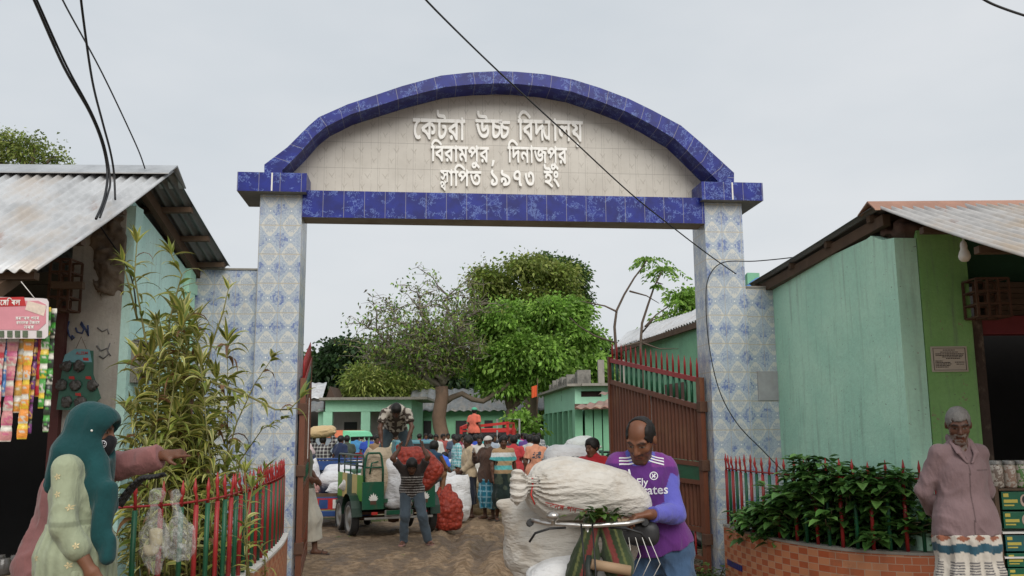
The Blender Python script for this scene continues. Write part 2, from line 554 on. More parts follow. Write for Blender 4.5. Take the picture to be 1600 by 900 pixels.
GLYPH = {
 0x995: '-22,414 -8,402 299,402 297,396 202,361 94,310 21,270 13,258 46,174 130,149 202,108 260,54 310,-14 376,-14 386,-6 388,311 424,302 472,278 495,252 502,222 490,197 472,192 430,193 420,186 414,126 417,114 442,106 490,105 526,114 550,128 572,150 584,174 590,204 589,240 573,288 557,312 526,342 472,375 409,396 406,401 388,402 622,403 630,408 634,420 633,474 622,485 -8,486 -22,474/142,233 196,263 298,306 299,216 298,133 220,196',
 0x99f: '-20,408 -8,402 52,402 57,396 59,108 71,66 100,28 136,9 184,3 238,11 280,30 324,60 358,98 392,156 405,204 406,246 398,282 385,306 364,327 340,340 310,346 268,346 226,338 217,324 226,264 238,255 280,260 309,252 317,234 314,198 294,156 255,114 208,91 166,91 152,102 146,126 145,282 148,402 436,402 449,408 449,480 436,486 370,486 355,540 328,573 304,587 274,595 142,599 104,606 88,616 80,630 76,696 64,702 4,705 -7,690 -10,654 -8,618 8,576 34,547 70,527 106,518 262,511 274,504 281,486 -14,485 -22,474',
 0x9b0: '-20,409 -8,402 274,402 292,397 208,366 98,313 22,271 16,265 13,253 46,174 130,149 185,121 250,70 298,10 316,-14 382,-15 394,-5 394,397 400,402 460,402 472,409 474,469 469,481 454,486 -8,486 -22,475/81,25 89,7 106,-10 130,-19 154,-18 173,-11 191,7 200,31 198,55 190,73 172,91 148,99 124,98 106,90 88,71 80,49/142,233 137,235 190,263 304,310 306,211 304,132 237,187',
 0x9be: '-22,414 -14,403 10,401 28,393 55,354 58,-8 70,-15 130,-15 143,-6 144,198 144,396 148,402 208,402 220,408 224,420 221,480 208,486 142,486 119,534 64,534 56,522 56,474 52,470 16,485 -8,486 -20,480',
 0x989: '-20,408 -8,402 190,402 196,396 197,276 201,240 224,198 256,176 292,168 328,173 369,192 412,232 418,228 424,198 422,162 409,132 394,116 364,99 340,93 292,92 262,98 226,116 205,132 167,180 137,240 89,378 76,382 10,361 8,348 35,258 64,186 98,126 155,60 196,31 238,14 292,4 346,5 400,17 445,42 475,72 501,120 511,180 506,234 480,306 459,342 448,349 394,341 334,272 310,257 292,255 285,276 285,396 286,402 292,402 550,403 561,414 558,480 544,486 454,486 445,528 430,557 406,579 376,592 328,598 184,600 148,609 131,630 130,690 118,701 58,705 45,696 40,654 43,618 58,577 79,552 112,530 154,518 346,511 360,504 365,486 -8,486 -22,474',
 0x99a: '-20,408 -8,402 52,402 57,396 57,144 62,90 74,60 90,36 118,17 148,6 178,3 220,7 270,24 324,60 370,114 400,180 406,246 390,294 373,312 352,324 322,333 238,338 208,346 172,370 152,396 154,402 442,403 452,414 452,456 451,474 442,485 -8,486 -22,474/148,113 148,287 178,268 214,256 303,246 313,240 316,228 310,188 292,153 262,120 232,100 196,88 160,94',
 0x9bf: '-22,414 -14,403 52,402 56,396 57,-6 70,-15 138,-12 144,0 144,396 148,402 208,402 220,408 224,474 208,486 130,486 103,516 99,528 130,573 154,595 196,617 238,624 286,620 340,603 400,570 496,499 508,499 547,546 548,558 448,636 376,677 322,697 256,709 202,707 154,695 112,673 76,643 46,608 0,534 29,486 -8,486 -20,480',
 0x9c7: '-21,410 -8,402 100,402 106,398 74,362 46,314 35,284 24,230 23,170 28,134 44,86 69,44 106,9 148,-11 196,-19 238,-15 286,3 302,14 305,26 274,80 262,85 238,74 214,68 184,70 160,80 142,95 125,122 116,152 113,218 127,278 166,341 220,387 250,400 274,403 283,410 285,470 280,481 268,486 -14,485 -23,470',
 0x9ac: '-22,414 -8,402 305,402 292,402 288,396 131,330 22,271 13,258 46,174 130,149 184,122 249,72 289,24 316,-14 382,-15 393,-6 394,402 460,402 470,408 474,420 470,480 454,486 -8,486 -22,474/142,233 146,240 190,263 304,309 306,216 304,133 238,187',
 0x9a6: '-20,409 -8,402 46,400 47,163 53,151 100,119 116,121 238,227 298,264 307,265 296,199 297,121 317,13 325,-11 334,-20 400,-6 410,7 390,85 384,157 393,241 424,319 413,337 370,379 352,381 233,325 136,256 136,400 466,402 479,415 479,445 479,475 466,486 -8,486 -22,475',
 0x9af: '-22,414 -14,403 29,402 21,378 28,367 100,346 157,318 153,312 52,258 22,235 23,222 53,150 154,124 220,93 280,48 340,-15 400,-15 412,-11 417,0 417,396 418,402 484,402 493,408 496,468 490,483 -8,486 -22,474/154,214 150,216 262,270 273,282 266,336 232,366 178,402 329,402 328,113 250,173 202,197',
 0x9b2: '-22,414 -8,402 407,402 406,339 370,353 328,355 298,346 268,326 244,345 214,359 154,368 100,357 76,345 52,326 37,306 24,276 20,240 24,204 51,150 74,126 106,104 142,87 166,82 176,90 197,150 190,165 142,188 120,210 112,240 124,270 148,282 184,279 214,259 233,228 244,190 256,187 304,190 316,199 317,246 328,266 346,272 364,270 393,252 408,234 410,-6 424,-15 490,-12 496,0 496,396 499,402 562,402 573,408 576,474 568,484 -8,486 -22,474',
 0x9bc: '-252,-108 -244,-126 -226,-144 -202,-153 -178,-152 -160,-144 -142,-126 -133,-102 -135,-78 -143,-60 -160,-43 -184,-35 -208,-36 -226,-44 -244,-62 -253,-84',
 0x9ae: '-22,414 -14,403 17,402 14,372 22,360 70,352 106,339 130,320 144,294 147,282 100,265 67,240 49,216 39,192 35,156 39,126 53,90 77,60 106,37 142,18 166,11 178,18 198,78 198,90 142,123 131,138 127,156 136,182 166,197 202,194 234,180 274,144 308,102 325,78 326,0 332,-12 400,-15 413,-6 414,396 418,402 478,402 490,408 490,480 478,486 -8,486 -22,474/178,402 323,402 326,222 322,214 286,246 242,270 223,342 208,367',
 0x9aa: '3,336 71,273 119,286 137,284 146,276 151,258 148,240 137,220 114,198 112,186 161,137 173,133 365,310 371,306 397,270 397,0 407,-14 473,-15 484,-6 485,126 485,396 489,402 551,402 561,408 564,474 551,486 484,486 479,489 465,528 459,534 413,536 399,528 395,401 353,442 305,473 263,487 197,490 142,474 85,438 21,372 3,348/143,367 143,374 179,397 233,406 269,398 304,378 307,372 293,358 233,302 227,302 209,336 191,352',
 0x9c1: '-332,-139 -319,-167 -293,-193 -253,-211 -217,-216 -169,-211 -133,-197 -103,-173 -79,-140 23,-216 35,-220 47,-213 82,-169 80,-157 65,-143 -55,-59 -58,11 -73,21 -139,18 -144,11 -145,-20 -229,-16 -284,-31 -313,-55 -326,-73 -334,-109/-247,-128 -249,-109 -229,-95 -193,-94 -157,-103 -169,-121 -193,-136 -223,-139',
 0x2c: '21,-96 35,-105 89,-105 99,-96 152,36 164,78 160,90 143,103 71,103 58,96',
 0x9a8: '-22,414 -8,402 311,402 310,269 268,301 232,320 196,331 154,335 124,332 88,320 64,305 40,280 26,252 21,228 22,186 29,162 46,131 64,111 100,85 130,71 146,78 177,138 172,150 136,169 118,186 112,204 116,228 127,240 148,249 178,249 202,243 256,209 310,154 312,0 316,-10 328,-15 394,-12 400,0 400,402 466,402 477,408 479,474 472,484 -8,486 -22,474',
 0x99c: '-20,409 -8,402 232,401 234,397 196,349 182,307 184,259 206,217 238,192 292,180 346,186 402,211 403,187 397,163 382,143 364,131 304,120 238,134 196,162 154,217 121,289 89,379 76,382 10,361 7,349 32,271 77,175 130,104 166,75 196,57 233,43 280,34 334,34 388,45 430,66 460,95 481,133 490,169 487,241 469,289 478,291 549,277 535,211 533,145 540,79 562,-11 568,-18 580,-20 634,-7 646,1 647,13 627,91 621,157 628,223 655,295 652,305 616,363 514,368 478,381 457,397 466,402 706,403 714,409 717,421 716,475 706,485 -8,486 -22,475/274,270 269,295 284,325 316,354 358,380 404,331 440,307 436,302 394,315 328,270 292,263',
 0x9b8: '-22,414 -14,403 17,402 14,372 22,361 88,350 130,337 154,320 171,294 187,222 172,195 152,174 136,169 118,175 76,227 64,225 13,192 12,180 37,144 63,114 87,96 117,84 142,81 172,85 202,99 234,132 302,246 322,267 343,264 370,236 371,168 372,-6 388,-15 448,-14 458,-6 460,402 526,402 536,408 539,468 532,483 -8,486 -22,474/184,402 370,402 370,337 352,347 328,354 298,353 274,343 250,321 244,322 220,371 190,402',
 0x9a5: '16,354 24,330 40,306 71,279 83,276 92,282 129,336 125,347 104,366 103,378 113,393 131,402 161,405 191,401 212,390 225,366 226,342 220,324 203,303 149,278 65,265 57,258 55,246 74,174 83,166 167,141 237,102 299,49 353,-14 419,-15 431,0 431,396 437,402 497,402 508,408 508,480 497,486 430,486 425,490 411,528 401,536 359,536 345,528 341,120 276,174 208,210 263,243 285,264 302,288 314,318 317,366 309,402 292,432 263,460 227,478 185,487 137,487 83,474 46,450 24,420 15,390',
 0x9a4: '-21,410 -8,402 544,402 558,416 557,476 544,486 -8,486 -22,476/9,344 40,248 61,200 85,158 131,98 160,72 214,41 274,25 340,25 388,35 418,48 454,74 475,98 494,134 506,182 501,260 486,302 471,326 442,356 406,378 376,389 334,394 298,391 256,376 224,350 206,314 204,266 213,230 220,219 232,217 293,230 301,242 295,272 296,290 304,302 322,309 352,308 376,299 399,278 413,248 418,200 404,152 376,125 334,112 286,112 256,118 220,135 184,169 136,251 88,380 76,383 16,367 7,356',
 0x9e7: '80,72 99,32 135,1 189,-13 261,-11 309,6 351,37 375,74 387,120 382,186 357,237 321,275 206,360 178,390 176,414 197,444 195,461 135,493 115,480 93,449 81,414 81,384 91,354 133,306 273,196 294,168 299,132 289,102 267,83 219,72 181,78 173,84 171,96 183,106 207,114 214,126 190,192 183,198 171,199 129,181 99,155 81,114',
 0x9ef: '8,132 20,95 26,89 38,88 92,100 103,108 97,150 102,162 110,167 146,169 170,156 179,132 172,102 152,83 116,65 107,54 125,-6 140,-15 254,-7 326,13 386,48 424,96 436,138 435,192 424,234 393,276 356,304 314,325 158,376 114,396 105,414 124,444 122,460 68,492 56,491 30,462 14,426 13,390 31,348 56,325 92,307 254,253 308,228 329,210 342,186 345,162 339,132 312,102 260,80 257,84 266,120 266,150 248,199 227,222 200,239 170,249 134,253 80,247 50,235 32,221 19,204 8,180',
 0x9ed: '40,282 50,252 64,228 83,208 107,192 167,175 215,173 271,180 280,48 296,18 323,-2 389,-15 401,-13 407,-6 413,65 407,71 377,76 365,84 362,120 360,384 341,433 323,454 299,470 257,483 209,485 155,472 113,449 81,420 53,378 39,330/131,292 130,318 137,343 155,369 179,389 209,400 239,401 257,395 270,378 274,276 269,270 227,260 173,261 143,273',
 0x9e9: '9,359 28,269 52,191 82,126 124,68 166,37 220,18 292,16 340,30 364,45 396,77 424,143 433,197 432,251 414,335 389,383 370,406 334,434 310,445 244,453 208,445 180,431 153,401 143,371 146,317 166,267 178,265 238,280 248,287 250,299 236,347 239,359 256,369 280,366 300,353 319,329 333,299 344,245 340,173 323,131 298,110 262,102 226,108 196,125 178,143 140,215 118,287 94,389 88,398 76,401 16,385 9,377',
 0x987: '-20,408 -8,402 70,401 99,384 100,378 58,348 42,318 39,276 52,233 64,230 124,243 131,252 127,276 130,294 142,304 166,309 208,309 238,300 263,282 275,258 275,228 264,204 244,187 220,176 136,170 40,183 32,174 20,120 22,108 28,103 124,76 190,50 260,12 364,-59 376,-62 420,-18 421,0 346,55 261,102 316,135 337,156 352,181 364,216 365,264 354,300 337,330 320,348 285,372 244,387 196,396 202,402 406,402 421,408 424,468 420,480 406,486 340,486 324,546 310,565 287,582 232,597 130,599 91,606 76,616 68,630 64,696 52,702 -13,702 -22,666 -20,618 -4,576 22,547 52,529 88,519 232,511 246,504 253,492 250,486 -14,485 -22,474',
 0x982: '41,185 115,129 165,83 265,-44 277,-45 331,-17 335,-1 325,17 272,95 217,157 169,202 103,249 91,253 80,245 42,197/48,335 69,293 103,264 151,250 199,253 241,273 271,305 287,353 283,401 262,443 229,470 181,485 133,482 91,463 61,431 45,383/127,358 132,389 157,406 189,401 199,391 205,377 200,347 189,335 175,329 145,333 133,344',
 0xe000: '-32,276 -14,186 26,96 38,90 36,84 40,79 94,34 100,31 111,36 115,24 172,14 179,18 184,38 204,18 204,0 208,-4 274,-3 276,396 280,403 298,403 304,408 303,474 160,477 -20,477 -24,468 -24,408 -20,404 204,402 202,114 166,89 136,94 91,132 55,210 34,309 -32,298 -36,294',
}
def tile_material():
 t = T('damask_tile')
 x, y, _ = t.xyz('UV')
 u, v = x / 0.225, y / 0.32
 wob = t.noise(14, 2, 0.5, 'UV') * 0.10 - 0.05
 a = (u.fr() - 0.5).abs(); b = (v.fr() - 0.5).abs()
 bb = 0.5 - b; aa = 0.5 - a
 scal = ((a * 38.0).sin() * (bb * 30.0).sin()) * 0.06
 m = (a / 0.43).pw(1.7) + (bb / 0.41).pw(1.05) + ((a * 30.0).sin() * (bb * 34.0).sin()) * 0.13 + scal * 0.6 + wob * 0.6
 m2 = (aa / 0.40).pw(1.3) + (b / 0.31).pw(1.1) + ((aa * 30.0).sin() * (b * 34.0).sin()) * 0.13 + wob
 fil = t.noise(95, 2, 0.7, 'UV')
 fil2 = ((x * 420.0).sin() * (y * 380.0).sin()) * 0.22
 cream, grey, blue = (0.53, 0.53, 0.50), (0.30, 0.37, 0.46), (0.055, 0.105, 0.33)
 c = t.mix((fil + fil2).ss(0.42, 0.6), (0.22, 0.28, 0.37), (0.40, 0.45, 0.50))
 lines = ((m * 26.0).sin() * 0.5 + 0.5) * m.gt(1.02) * 0.6
 c = t.mix(m.gt(0.95), t.mix(m.lt(0.64), cream, t.mix((fil + fil2 * 1.5).ss(0.4, 0.55), (0.20, 0.25, 0.34), (0.55, 0.57, 0.56))), c)
 c = t.mix(lines, c, (0.50, 0.54, 0.57))
 bl = t.noise(30, 4, 0.7, 'UV', stretch=(1.0, 0.7, 1)).ss(0.40, 0.60) * m2.lt(0.92)
 big = t.noise(4.5, 2, 0.5, 'UV').ss(0.28, 0.62)
 c = t.mix(bl * big * 0.8, c, blue)
 c = t.mix((m2 - 1.0).abs().lt(0.07) * 0.7, c, (0.42, 0.47, 0.53))
 dot = (a.pw(2.0) + (b * 1.4).pw(2.0)).lt(0.0016)
 c = t.mix(dot, c, (0.68, 0.68, 0.66))
 joint = (b.gt(0.483) + a.gt(0.485) * 0.8).clamp()
 c = t.mix(joint * 0.85, c, (0.42, 0.37, 0.28))
 rust = t.noise(2.6, 5, 0.65, 'Object', stretch=(1.5, 1.5, 0.35)).ss(0.60, 0.76) * 0.45
 c = t.mix(rust, c, (0.30, 0.22, 0.13))
 hz = t.noise(3, 3, 0.6, 'Object') * 0.3 + 0.85
 t.base(t.scale(c, hz)).set(rough=0.28, spec=0.5)
 t.bump(joint * -1.0 + t.noise(9, 2, 0.5, 'UV') * 0.35, 0.35, 0.004)
 return t.mat
def marble_tile():
 t = T('blue_marble_tile')
 x, y, _ = t.xyz('UV')
 n1 = t.noise(9, 5, 0.62, 'UV'); n2 = t.noise(17, 5, 0.65, 'UV', stretch=(1, 0.6, 1)); n3 = t.noise(6, 2, 0.5, 'UV')
 vein = (((n1 - 0.5).abs().lt(0.008) * n3.gt(0.49)) + (n2 - 0.52).abs().lt(0.011) * n3.gt(0.53)).clamp()
 patch = t.noise(26, 4, 0.7, 'UV').ss(0.58, 0.70) * n3.ss(0.50, 0.62) * 0.55
 cell = t.voro(7, 'UV', out='Color')
 c = t.mix(t.noise(5, 3, 0.6, 'UV').ss(0.3, 0.7), (0.005, 0.009, 0.125), (0.009, 0.020, 0.225))
 c = t.mix(patch * 0.3, c, (0.10, 0.14, 0.48))
 c = t.mix(vein * 0.5, c, (0.24, 0.36, 0.74))
 j = ((x / 0.225).fr() - 0.5).abs().gt(0.489)
 c = t.mix(j * 0.8, c, (0.30, 0.29, 0.30))
 t.base(c).set(rough=0.36, spec=0.3)
 t.bump(j * -1.0 + t.noise(7, 2, 0.5, 'UV') * 0.3, 0.3, 0.003)
 return t.mat
def sign_tile():
 t = T('bamboo_print_tile')
 x, y, _ = t.xyz('UV')
 u, v = x / 0.2, y / 0.305
 wx = x + t.noise(5, 2, 0.5, 'UV') * 0.05
 st = ((wx / 0.1).fr() - 0.5).abs()
 brk = t.noise(16, 2, 0.5, 'UV', stretch=(1, 3.0, 1)).gt(0.44)
 stem = st.lt(0.035) * brk
 fu, fv = (u + (v.fl() * 0.37)).fr() - 0.5, v.fr() - 0.5
 def leaf(cx, cy, sx, sy, sk):
  return ((((fu - cx) + (fv - cy) * sk) / sx).pw(2.0) + ((fv - cy) / sy).pw(2.0)).lt(1.0)
 lf = (leaf(0.05, 0.2, 0.035, 0.11, 1.1) + leaf(0.16, 0.21, 0.03, 0.10, -0.9) + leaf(-0.22, -0.2, 0.03, 0.11, 0.7) + leaf(-0.13, -0.18, 0.03, 0.09, -1.2)).clamp()
 c = t.mix(t.noise(2.2, 4, 0.6, 'UV').ss(0.3, 0.75), (0.52, 0.49, 0.44), (0.43, 0.40, 0.355))
 c = t.mix((stem * 0.30 + lf * 0.38).clamp(), c, (0.22, 0.19, 0.15))
 j = ((u.fr() - 0.5).abs().gt(0.492) + (v.fr() - 0.5).abs().gt(0.493)).clamp()
 c = t.mix(j * 0.75, c, (0.20, 0.18, 0.16))
 t.base(c).set(rough=0.3, spec=0.45)
 t.bump(j * -1.0, 0.25, 0.003)
 return t.mat
def brick_tile():
 t = T('orange_brick_tile')
 x, y, _ = t.xyz('UV')
 rr = (y / 0.0585); row = rr.fl()
 run = x.gt(1.95)
 sh = (row * 0.5).fr() * run
 cc = (x / 0.115) + sh
 ck = ((row + cc.fl()) * 0.5).fr().gt(0.25)
 rnd = t.noise(1.0, 0, 0.0, vec=t.vec(cc.fl() * 3.17, row * 5.3, 0.0))
 light, dark = (0.56, 0.24, 0.12), (0.42, 0.095, 0.035)
 c = t.mix(ck * (1.0 - run) + run * rnd.gt(0.4) * 0.75, light, dark)
 c = t.mix(rnd.ss(0.3, 0.7) * 0.3, c, (0.50, 0.15, 0.06))
 j = ((cc.fr() - 0.5).abs().gt(0.475) + (rr.fr() - 0.5).abs().gt(0.455)).clamp()
 c = t.mix(j * 0.8, c, (0.45, 0.36, 0.27))
 d = t.noise(3.0, 5, 0.7, 'Object').ss(0.52, 0.75) * 0.5
 c = t.mix(d, c, (0.17, 0.11, 0.07))
 t.base(c).set(rough=0.35)
 t.bump(j * -1.0 + t.noise(60, 2, 0.5, 'UV') * 0.2, 0.3, 0.004)
 return t.mat
def painted_wall(name, col, col2, peel=(0.30, 0.22, 0.16), streak=0.5, amt=0.70):
 t = T(name)
 n = t.noise(1.6, 5, 0.65)
 c = t.mix(n.ss(0.3, 0.72), col, col2)
 s = t.noise(5, 4, 0.6, stretch=(3.0, 3.0, 0.22)).ss(0.5, 0.78) * streak
 c = t.mix(s, c, (0.16, 0.19, 0.15))
 f = t.noise(30, 4, 0.7).ss(0.0, 1.0) * 0.2 + 0.9
 c = t.scale(c, f)
 sp = t.noise(11, 5, 0.72); pm = sp.gt(amt)
 c = t.mix(pm * 0.8, c, peel)
 sp2 = t.noise(26, 3, 0.6, stretch=(1, 1, 1.6)).gt(0.70)
 c = t.mix(sp2 * 0.6, c, (0.10, 0.11, 0.09))
 t.base(c).set(rough=0.75, spec=0.25)
 t.bump(t.noise(3.5, 6, 0.65) + pm * -0.3 + t.noise(70, 2, 0.5) * 0.12, 0.5, 0.03)
 return t.mat
def tin(name, rust=0.5, tone=(0.42, 0.44, 0.46), run=(0.25, 2.5, 1)):
 t = T(name)
 c = t.mix(t.noise(3, 5, 0.65).ss(0.35, 0.7), tone, tuple(k * 0.72 for k in tone))
 r = t.noise(1.5, 6, 0.68, 'UV', stretch=(2.2, 0.55, 1)).ss(0.55, 0.68) * rust
 c = t.mix(r, c, (0.26, 0.10, 0.045))
 r2 = t.noise(0.9, 5, 0.65, 'UV', stretch=(1.6, 0.7, 1)).ss(0.47, 0.64) * rust * 0.75
 c = t.mix(r2, c, (0.44, 0.33, 0.22))
 sp = t.noise(40, 3, 0.7, 'UV').gt(0.68) * 0.4
 c = t.mix(sp, c, (0.20, 0.17, 0.15))
 t.base(c).set(rough=0.5, metal=0.25, spec=0.4)
 t.bump(t.noise(5, 4, 0.6), 0.25, 0.02)
 return t.mat
M_TILE, M_MARBLE, M_SIGN, M_BRICK = tile_material(), marble_tile(), sign_tile(), brick_tile()
M_MINT = painted_wall('mint_paint', (0.53, 0.82, 0.64), (0.43, 0.73, 0.57), streak=0.35)
M_MINTB = painted_wall('mint_paint_pale', (0.56, 0.80, 0.74), (0.48, 0.74, 0.67), streak=0.3, amt=0.74)
M_LIME = painted_wall('lime_paint', (0.20, 0.40, 0.13), (0.25, 0.46, 0.17), streak=0.75, amt=0.64)
M_FARMINT = painted_wall('school_green_paint', (0.22, 0.47, 0.29), (0.18, 0.40, 0.25), streak=0.25, amt=0.8)
M_FARPALE = painted_wall('school_pale_green_paint', (0.34, 0.62, 0.45), (0.30, 0.55, 0.40), streak=0.2, amt=0.8)
M_RENDER = painted_wall('grey_render', (0.46, 0.43, 0.385), (0.33, 0.30, 0.265), peel=(0.13, 0.10, 0.08), streak=0.45, amt=0.72)
M_CONC = plain('rough_concrete', (0.27, 0.25, 0.22), 0.9, 0.3, 4, 0.5, 30, dirt=(0.10, 0.085, 0.07))
M_TIN, M_TINRUST, M_TINDARK = tin('old_tin', 0.6, (0.54, 0.55, 0.56)), tin('rusty_tin', 0.95, (0.50, 0.48, 0.46)), tin('grey_tin', 0.25, (0.17, 0.18, 0.18))
M_TINWHITE = tin('bright_tin', 0.2, (0.56, 0.57, 0.58))
M_WOOD = plain('dark_timber', (0.10, 0.062, 0.038), 0.8, 0.4, 7, 0.5, 40, dirt=(0.04, 0.03, 0.025))
M_BROWN = plain('brown_gate_paint', (0.135, 0.045, 0.022), 0.5, 0.3, 4, 0.2, 50, dirt=(0.22, 0.11, 0.05), dirt_amt=0.5)
M_RED = plain('red_rail_paint', (0.30, 0.022, 0.022), 0.42, 0.25, 12, 0.15, 60, dirt=(0.12, 0.035, 0.02), dirt_amt=0.6)
M_GREEN = plain('green_rail_paint', (0.012, 0.095, 0.045), 0.42, 0.25, 12, 0.15, 60, dirt=(0.03, 0.05, 0.03), dirt_amt=0.6)
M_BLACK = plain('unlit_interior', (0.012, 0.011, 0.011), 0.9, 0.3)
M_RUST = plain('rusty_iron', (0.085, 0.042, 0.026), 0.8, 0.35, 14, 0.4, 70, dirt=(0.16, 0.08, 0.04))
M_WHITE = plain('white_paint', (0.72, 0.70, 0.66), 0.55, 0.08, 9, 0.1, 60, dirt=(0.30, 0.25, 0.20), dirt_amt=0.35)
M_LETTER = plain('letter_cement_white', (0.86, 0.85, 0.82), 0.6, 0.07, 20, 0.15, 80, dirt=(0.40, 0.34, 0.28), dirt_amt=0.25)
def ground_z(x, y):
 t = np.clip((y - 10.5) / 8.0, 0, 1)
 z = -0.16 * t * t * (3 - 2 * t)
 path = np.exp(-((x - 0.4 - (y - 10) * -0.04) / 2.4) ** 2) * np.clip((y - 5) / 3, 0, 1) * np.clip((24 - y) / 7, 0, 1)
 rut = vnoise(x * 2.2, y * 0.55, 0 * x) * 0.05 + np.abs(fbm(x * 3.2, y * 2.1, 0 * x + 3, 2)) * 0.06 - 0.035
 fine = fbm(x * 12, y * 11, 0 * x + 9, 3) * 0.020
 for x0, k in ((-1.05, 1.0), (0.15, 1.3), (1.3, 0.8), (-0.35, 0.7)):
  xc = x0 + 0.22 * np.sin(y * 0.45 + x0 * 3) + (y - 10) * 0.03
  rut = rut - 0.075 * k * np.exp(-((x - xc) / 0.13) ** 2) + 0.035 * k * np.exp(-((np.abs(x - xc) - 0.22) / 0.08) ** 2)
 rut = rut + fine
 clod = np.maximum(fbm(x * 6.0, y * 6.0, 0 * x + 17, 2) - 0.4, 0) * 0.09
 return z + path * (rut + clod) + (1 - path) * 0.03 * vnoise(x * 0.8, y * 0.8, 0 * x + 5)
def build_ground():
 xs = np.concatenate([-np.geomspace(6, 900, 26)[::-1], np.arange(-5.9, 6.0, 0.07), np.geomspace(6, 900, 26)])
 ys = np.concatenate([[-60, -30, -12, -5, 0, 2.5, 4, 5, 5.6], np.arange(6, 17, 0.06), np.geomspace(17.1, 1200, 90)])
 X, Y = np.meshgrid(xs, ys, indexing='ij')
 Z = ground_z(X, Y)
 V = np.stack([X, Y, Z], -1).reshape(-1, 3)
 nx, ny = len(xs), len(ys)
 i = np.arange(nx * ny).reshape(nx, ny)
 Fq = np.stack([i[:-1, :-1], i[1:, :-1], i[1:, 1:], i[:-1, 1:]], -1).reshape(-1, 4)
 t = T('mud_and_grass')
 x, y, z = t.xyz('Object')
 n = t.noise(1.1, 6, 0.65)
 nf = t.noise(9, 5, 0.7)
 mud = t.mix(nf.ss(0.38, 0.62), (0.20, 0.135, 0.080), (0.36, 0.255, 0.162))
 wet = (t.noise(2.3, 4, 0.6, stretch=(1.3, 0.45, 1)) + (z + 0.02) * -3.0 * y.lt(15.0)).ss(0.47, 0.63)
 mud = t.mix(wet * 0.55, mud, (0.085, 0.055, 0.034))
 straw = t.noise(60, 2, 0.8, stretch=(1, 0.35, 1)).gt(0.70)
 mud = t.mix(straw * 0.5, mud, (0.40, 0.33, 0.22))
 grass = t.mix(t.noise(24, 4, 0.7).ss(0.3, 0.7), (0.055, 0.088, 0.018), (0.105, 0.145, 0.035))
 track = ((x - 0.6) / 3.2).pw(2.0)
 near = (y - 17.0) / 7.0
 g = (near.clamp() * 0.75 + track.clamp() * 0.25 + (n - 0.5) * 2.6 + (nf - 0.5) * 0.8).ss(0.52, 0.72)
 g = g * (y.gt(9.0))
 mid = ((x - 1.5 - (y - 14.0) * 0.02).abs()).lt(0.01)
 t.base(t.mix(g, mud, grass)).set(rough=wet * -0.35 + 0.9, spec=0.3)
 t.bump(t.noise(26, 5, 0.7) + t.noise(7, 4, 0.6) * 1.8, 0.9, 0.05)
 o = link('ground', arrays_mesh('ground', V, Fq, t.mat))
 tag(o, kind='structure')
build_ground()
GATE_O = Vector((-2.29, 9.55, 0)); GATE_A = math.atan2(0.47, 4.5)
GW = 4.525                                              # clear width between the pillars
gate_M = Matrix.Translation(GATE_O) @ Matrix.Rotation(GATE_A, 4, 'Z')
def GP(px, py, v=0.0):
 """pixel -> (along, height) on the plane v metres behind the pillar fronts"""
 Mi = gate_M.inverted()
 o = Mi @ Vector((0, 0, CAM_H)); d = Mi.to_3x3() @ ray(px, py)
 t = (v - o.y) / d.y
 return o.x + d.x * t, o.z + d.z * t
def gloc(u, z, v): return (u, v, z)
gateway = empty('school_gateway', GATE_O, GATE_A, 'tall tiled gateway arch with blue marble band and raised white lettering over the muddy entrance', 'gateway')
PD = 0.46
zcapL = GP(420, 299, -0.12)[1]; zcapR = GP(1140, 313, -0.12)[1]
ztopL = GP(420, 267, -0.12)[1]; ztopR = GP(1140, 287.5, -0.12)[1]
zcap, ztop = (zcapL + zcapR) / 2, (ztopL + ztopR) / 2
for x0, x1, capx in ((-0.455, 0.0, (-0.68, 0.055)), (GW, GW + 0.45, (GW - 0.06, GW + 0.66))):
 b = MB().box(x0, x1, 0, PD, -0.3, zcap)
 p = b.build('pillar', M_TILE, gateway, bevel=0.006)
 b = MB().box(capx[0], capx[1], -0.13, PD + 0.12, zcap, ztop)
 for i in range(len(b.f)):
  if i == 5: b.mi[i] = 1
 c = b.build('capital', [M_MARBLE, M_CONC], p)
 mp_ = MB().box((capx[0] + capx[1]) / 2 - 0.008, (capx[0] + capx[1]) / 2 + 0.008, -0.134, -0.1, zcap + 0.005, ztop - 0.004)
 mp_.build('joint', M_WHITE, c)
zb0 = GP(780, 344, -0.02)[1]; zb1 = GP(780, 303, -0.02)[1]
b = MB().box(0.002, GW - 0.002, -0.02, 0.30, zb0, zb1)
b.mi[5] = 1; b.mi[4] = 1
b.build('beam', [M_MARBLE, plain('grimy_plaster', (0.30, 0.27, 0.23), 0.85, 0.35, 5, 0.4, 40, dirt=(0.15, 0.11, 0.08))], gateway)
outer = [(413, 267), (413, 257), (449, 230), (483, 196), (498, 183), (543, 163), (585, 149), (628, 134.5), (689, 118), (735, 113), (780, 111), (807, 112), (852, 116), (895, 124), (937, 137), (982, 154), (1019, 172), (1064, 196), (1098, 225), (1147, 270), (1147, 287)]
inner = [(441, 267), (441, 266), (470, 237), (492, 212), (509, 198), (547, 179), (588, 166), (632, 152), (694, 136), (738, 131.5), (780, 130), (807, 131), (850, 135), (893, 143), (934, 157), (978, 174), (1013, 192), (1055, 217), (1086, 247), (1126, 287), (1126, 287.3)]
VB = -0.11
po = [GP(*p, VB) for p in outer]; pi_ = [GP(*p, VB) for p in inner]
po[0] = (po[0][0], ztop); po[-1] = (po[-1][0], ztop); pi_[0] = (pi_[0][0], ztop - 0.001); pi_[-1] = (pi_[-1][0], ztop - 0.001)
b = MB(); acc = 0
VT, VBACK = 0.24, 0.42
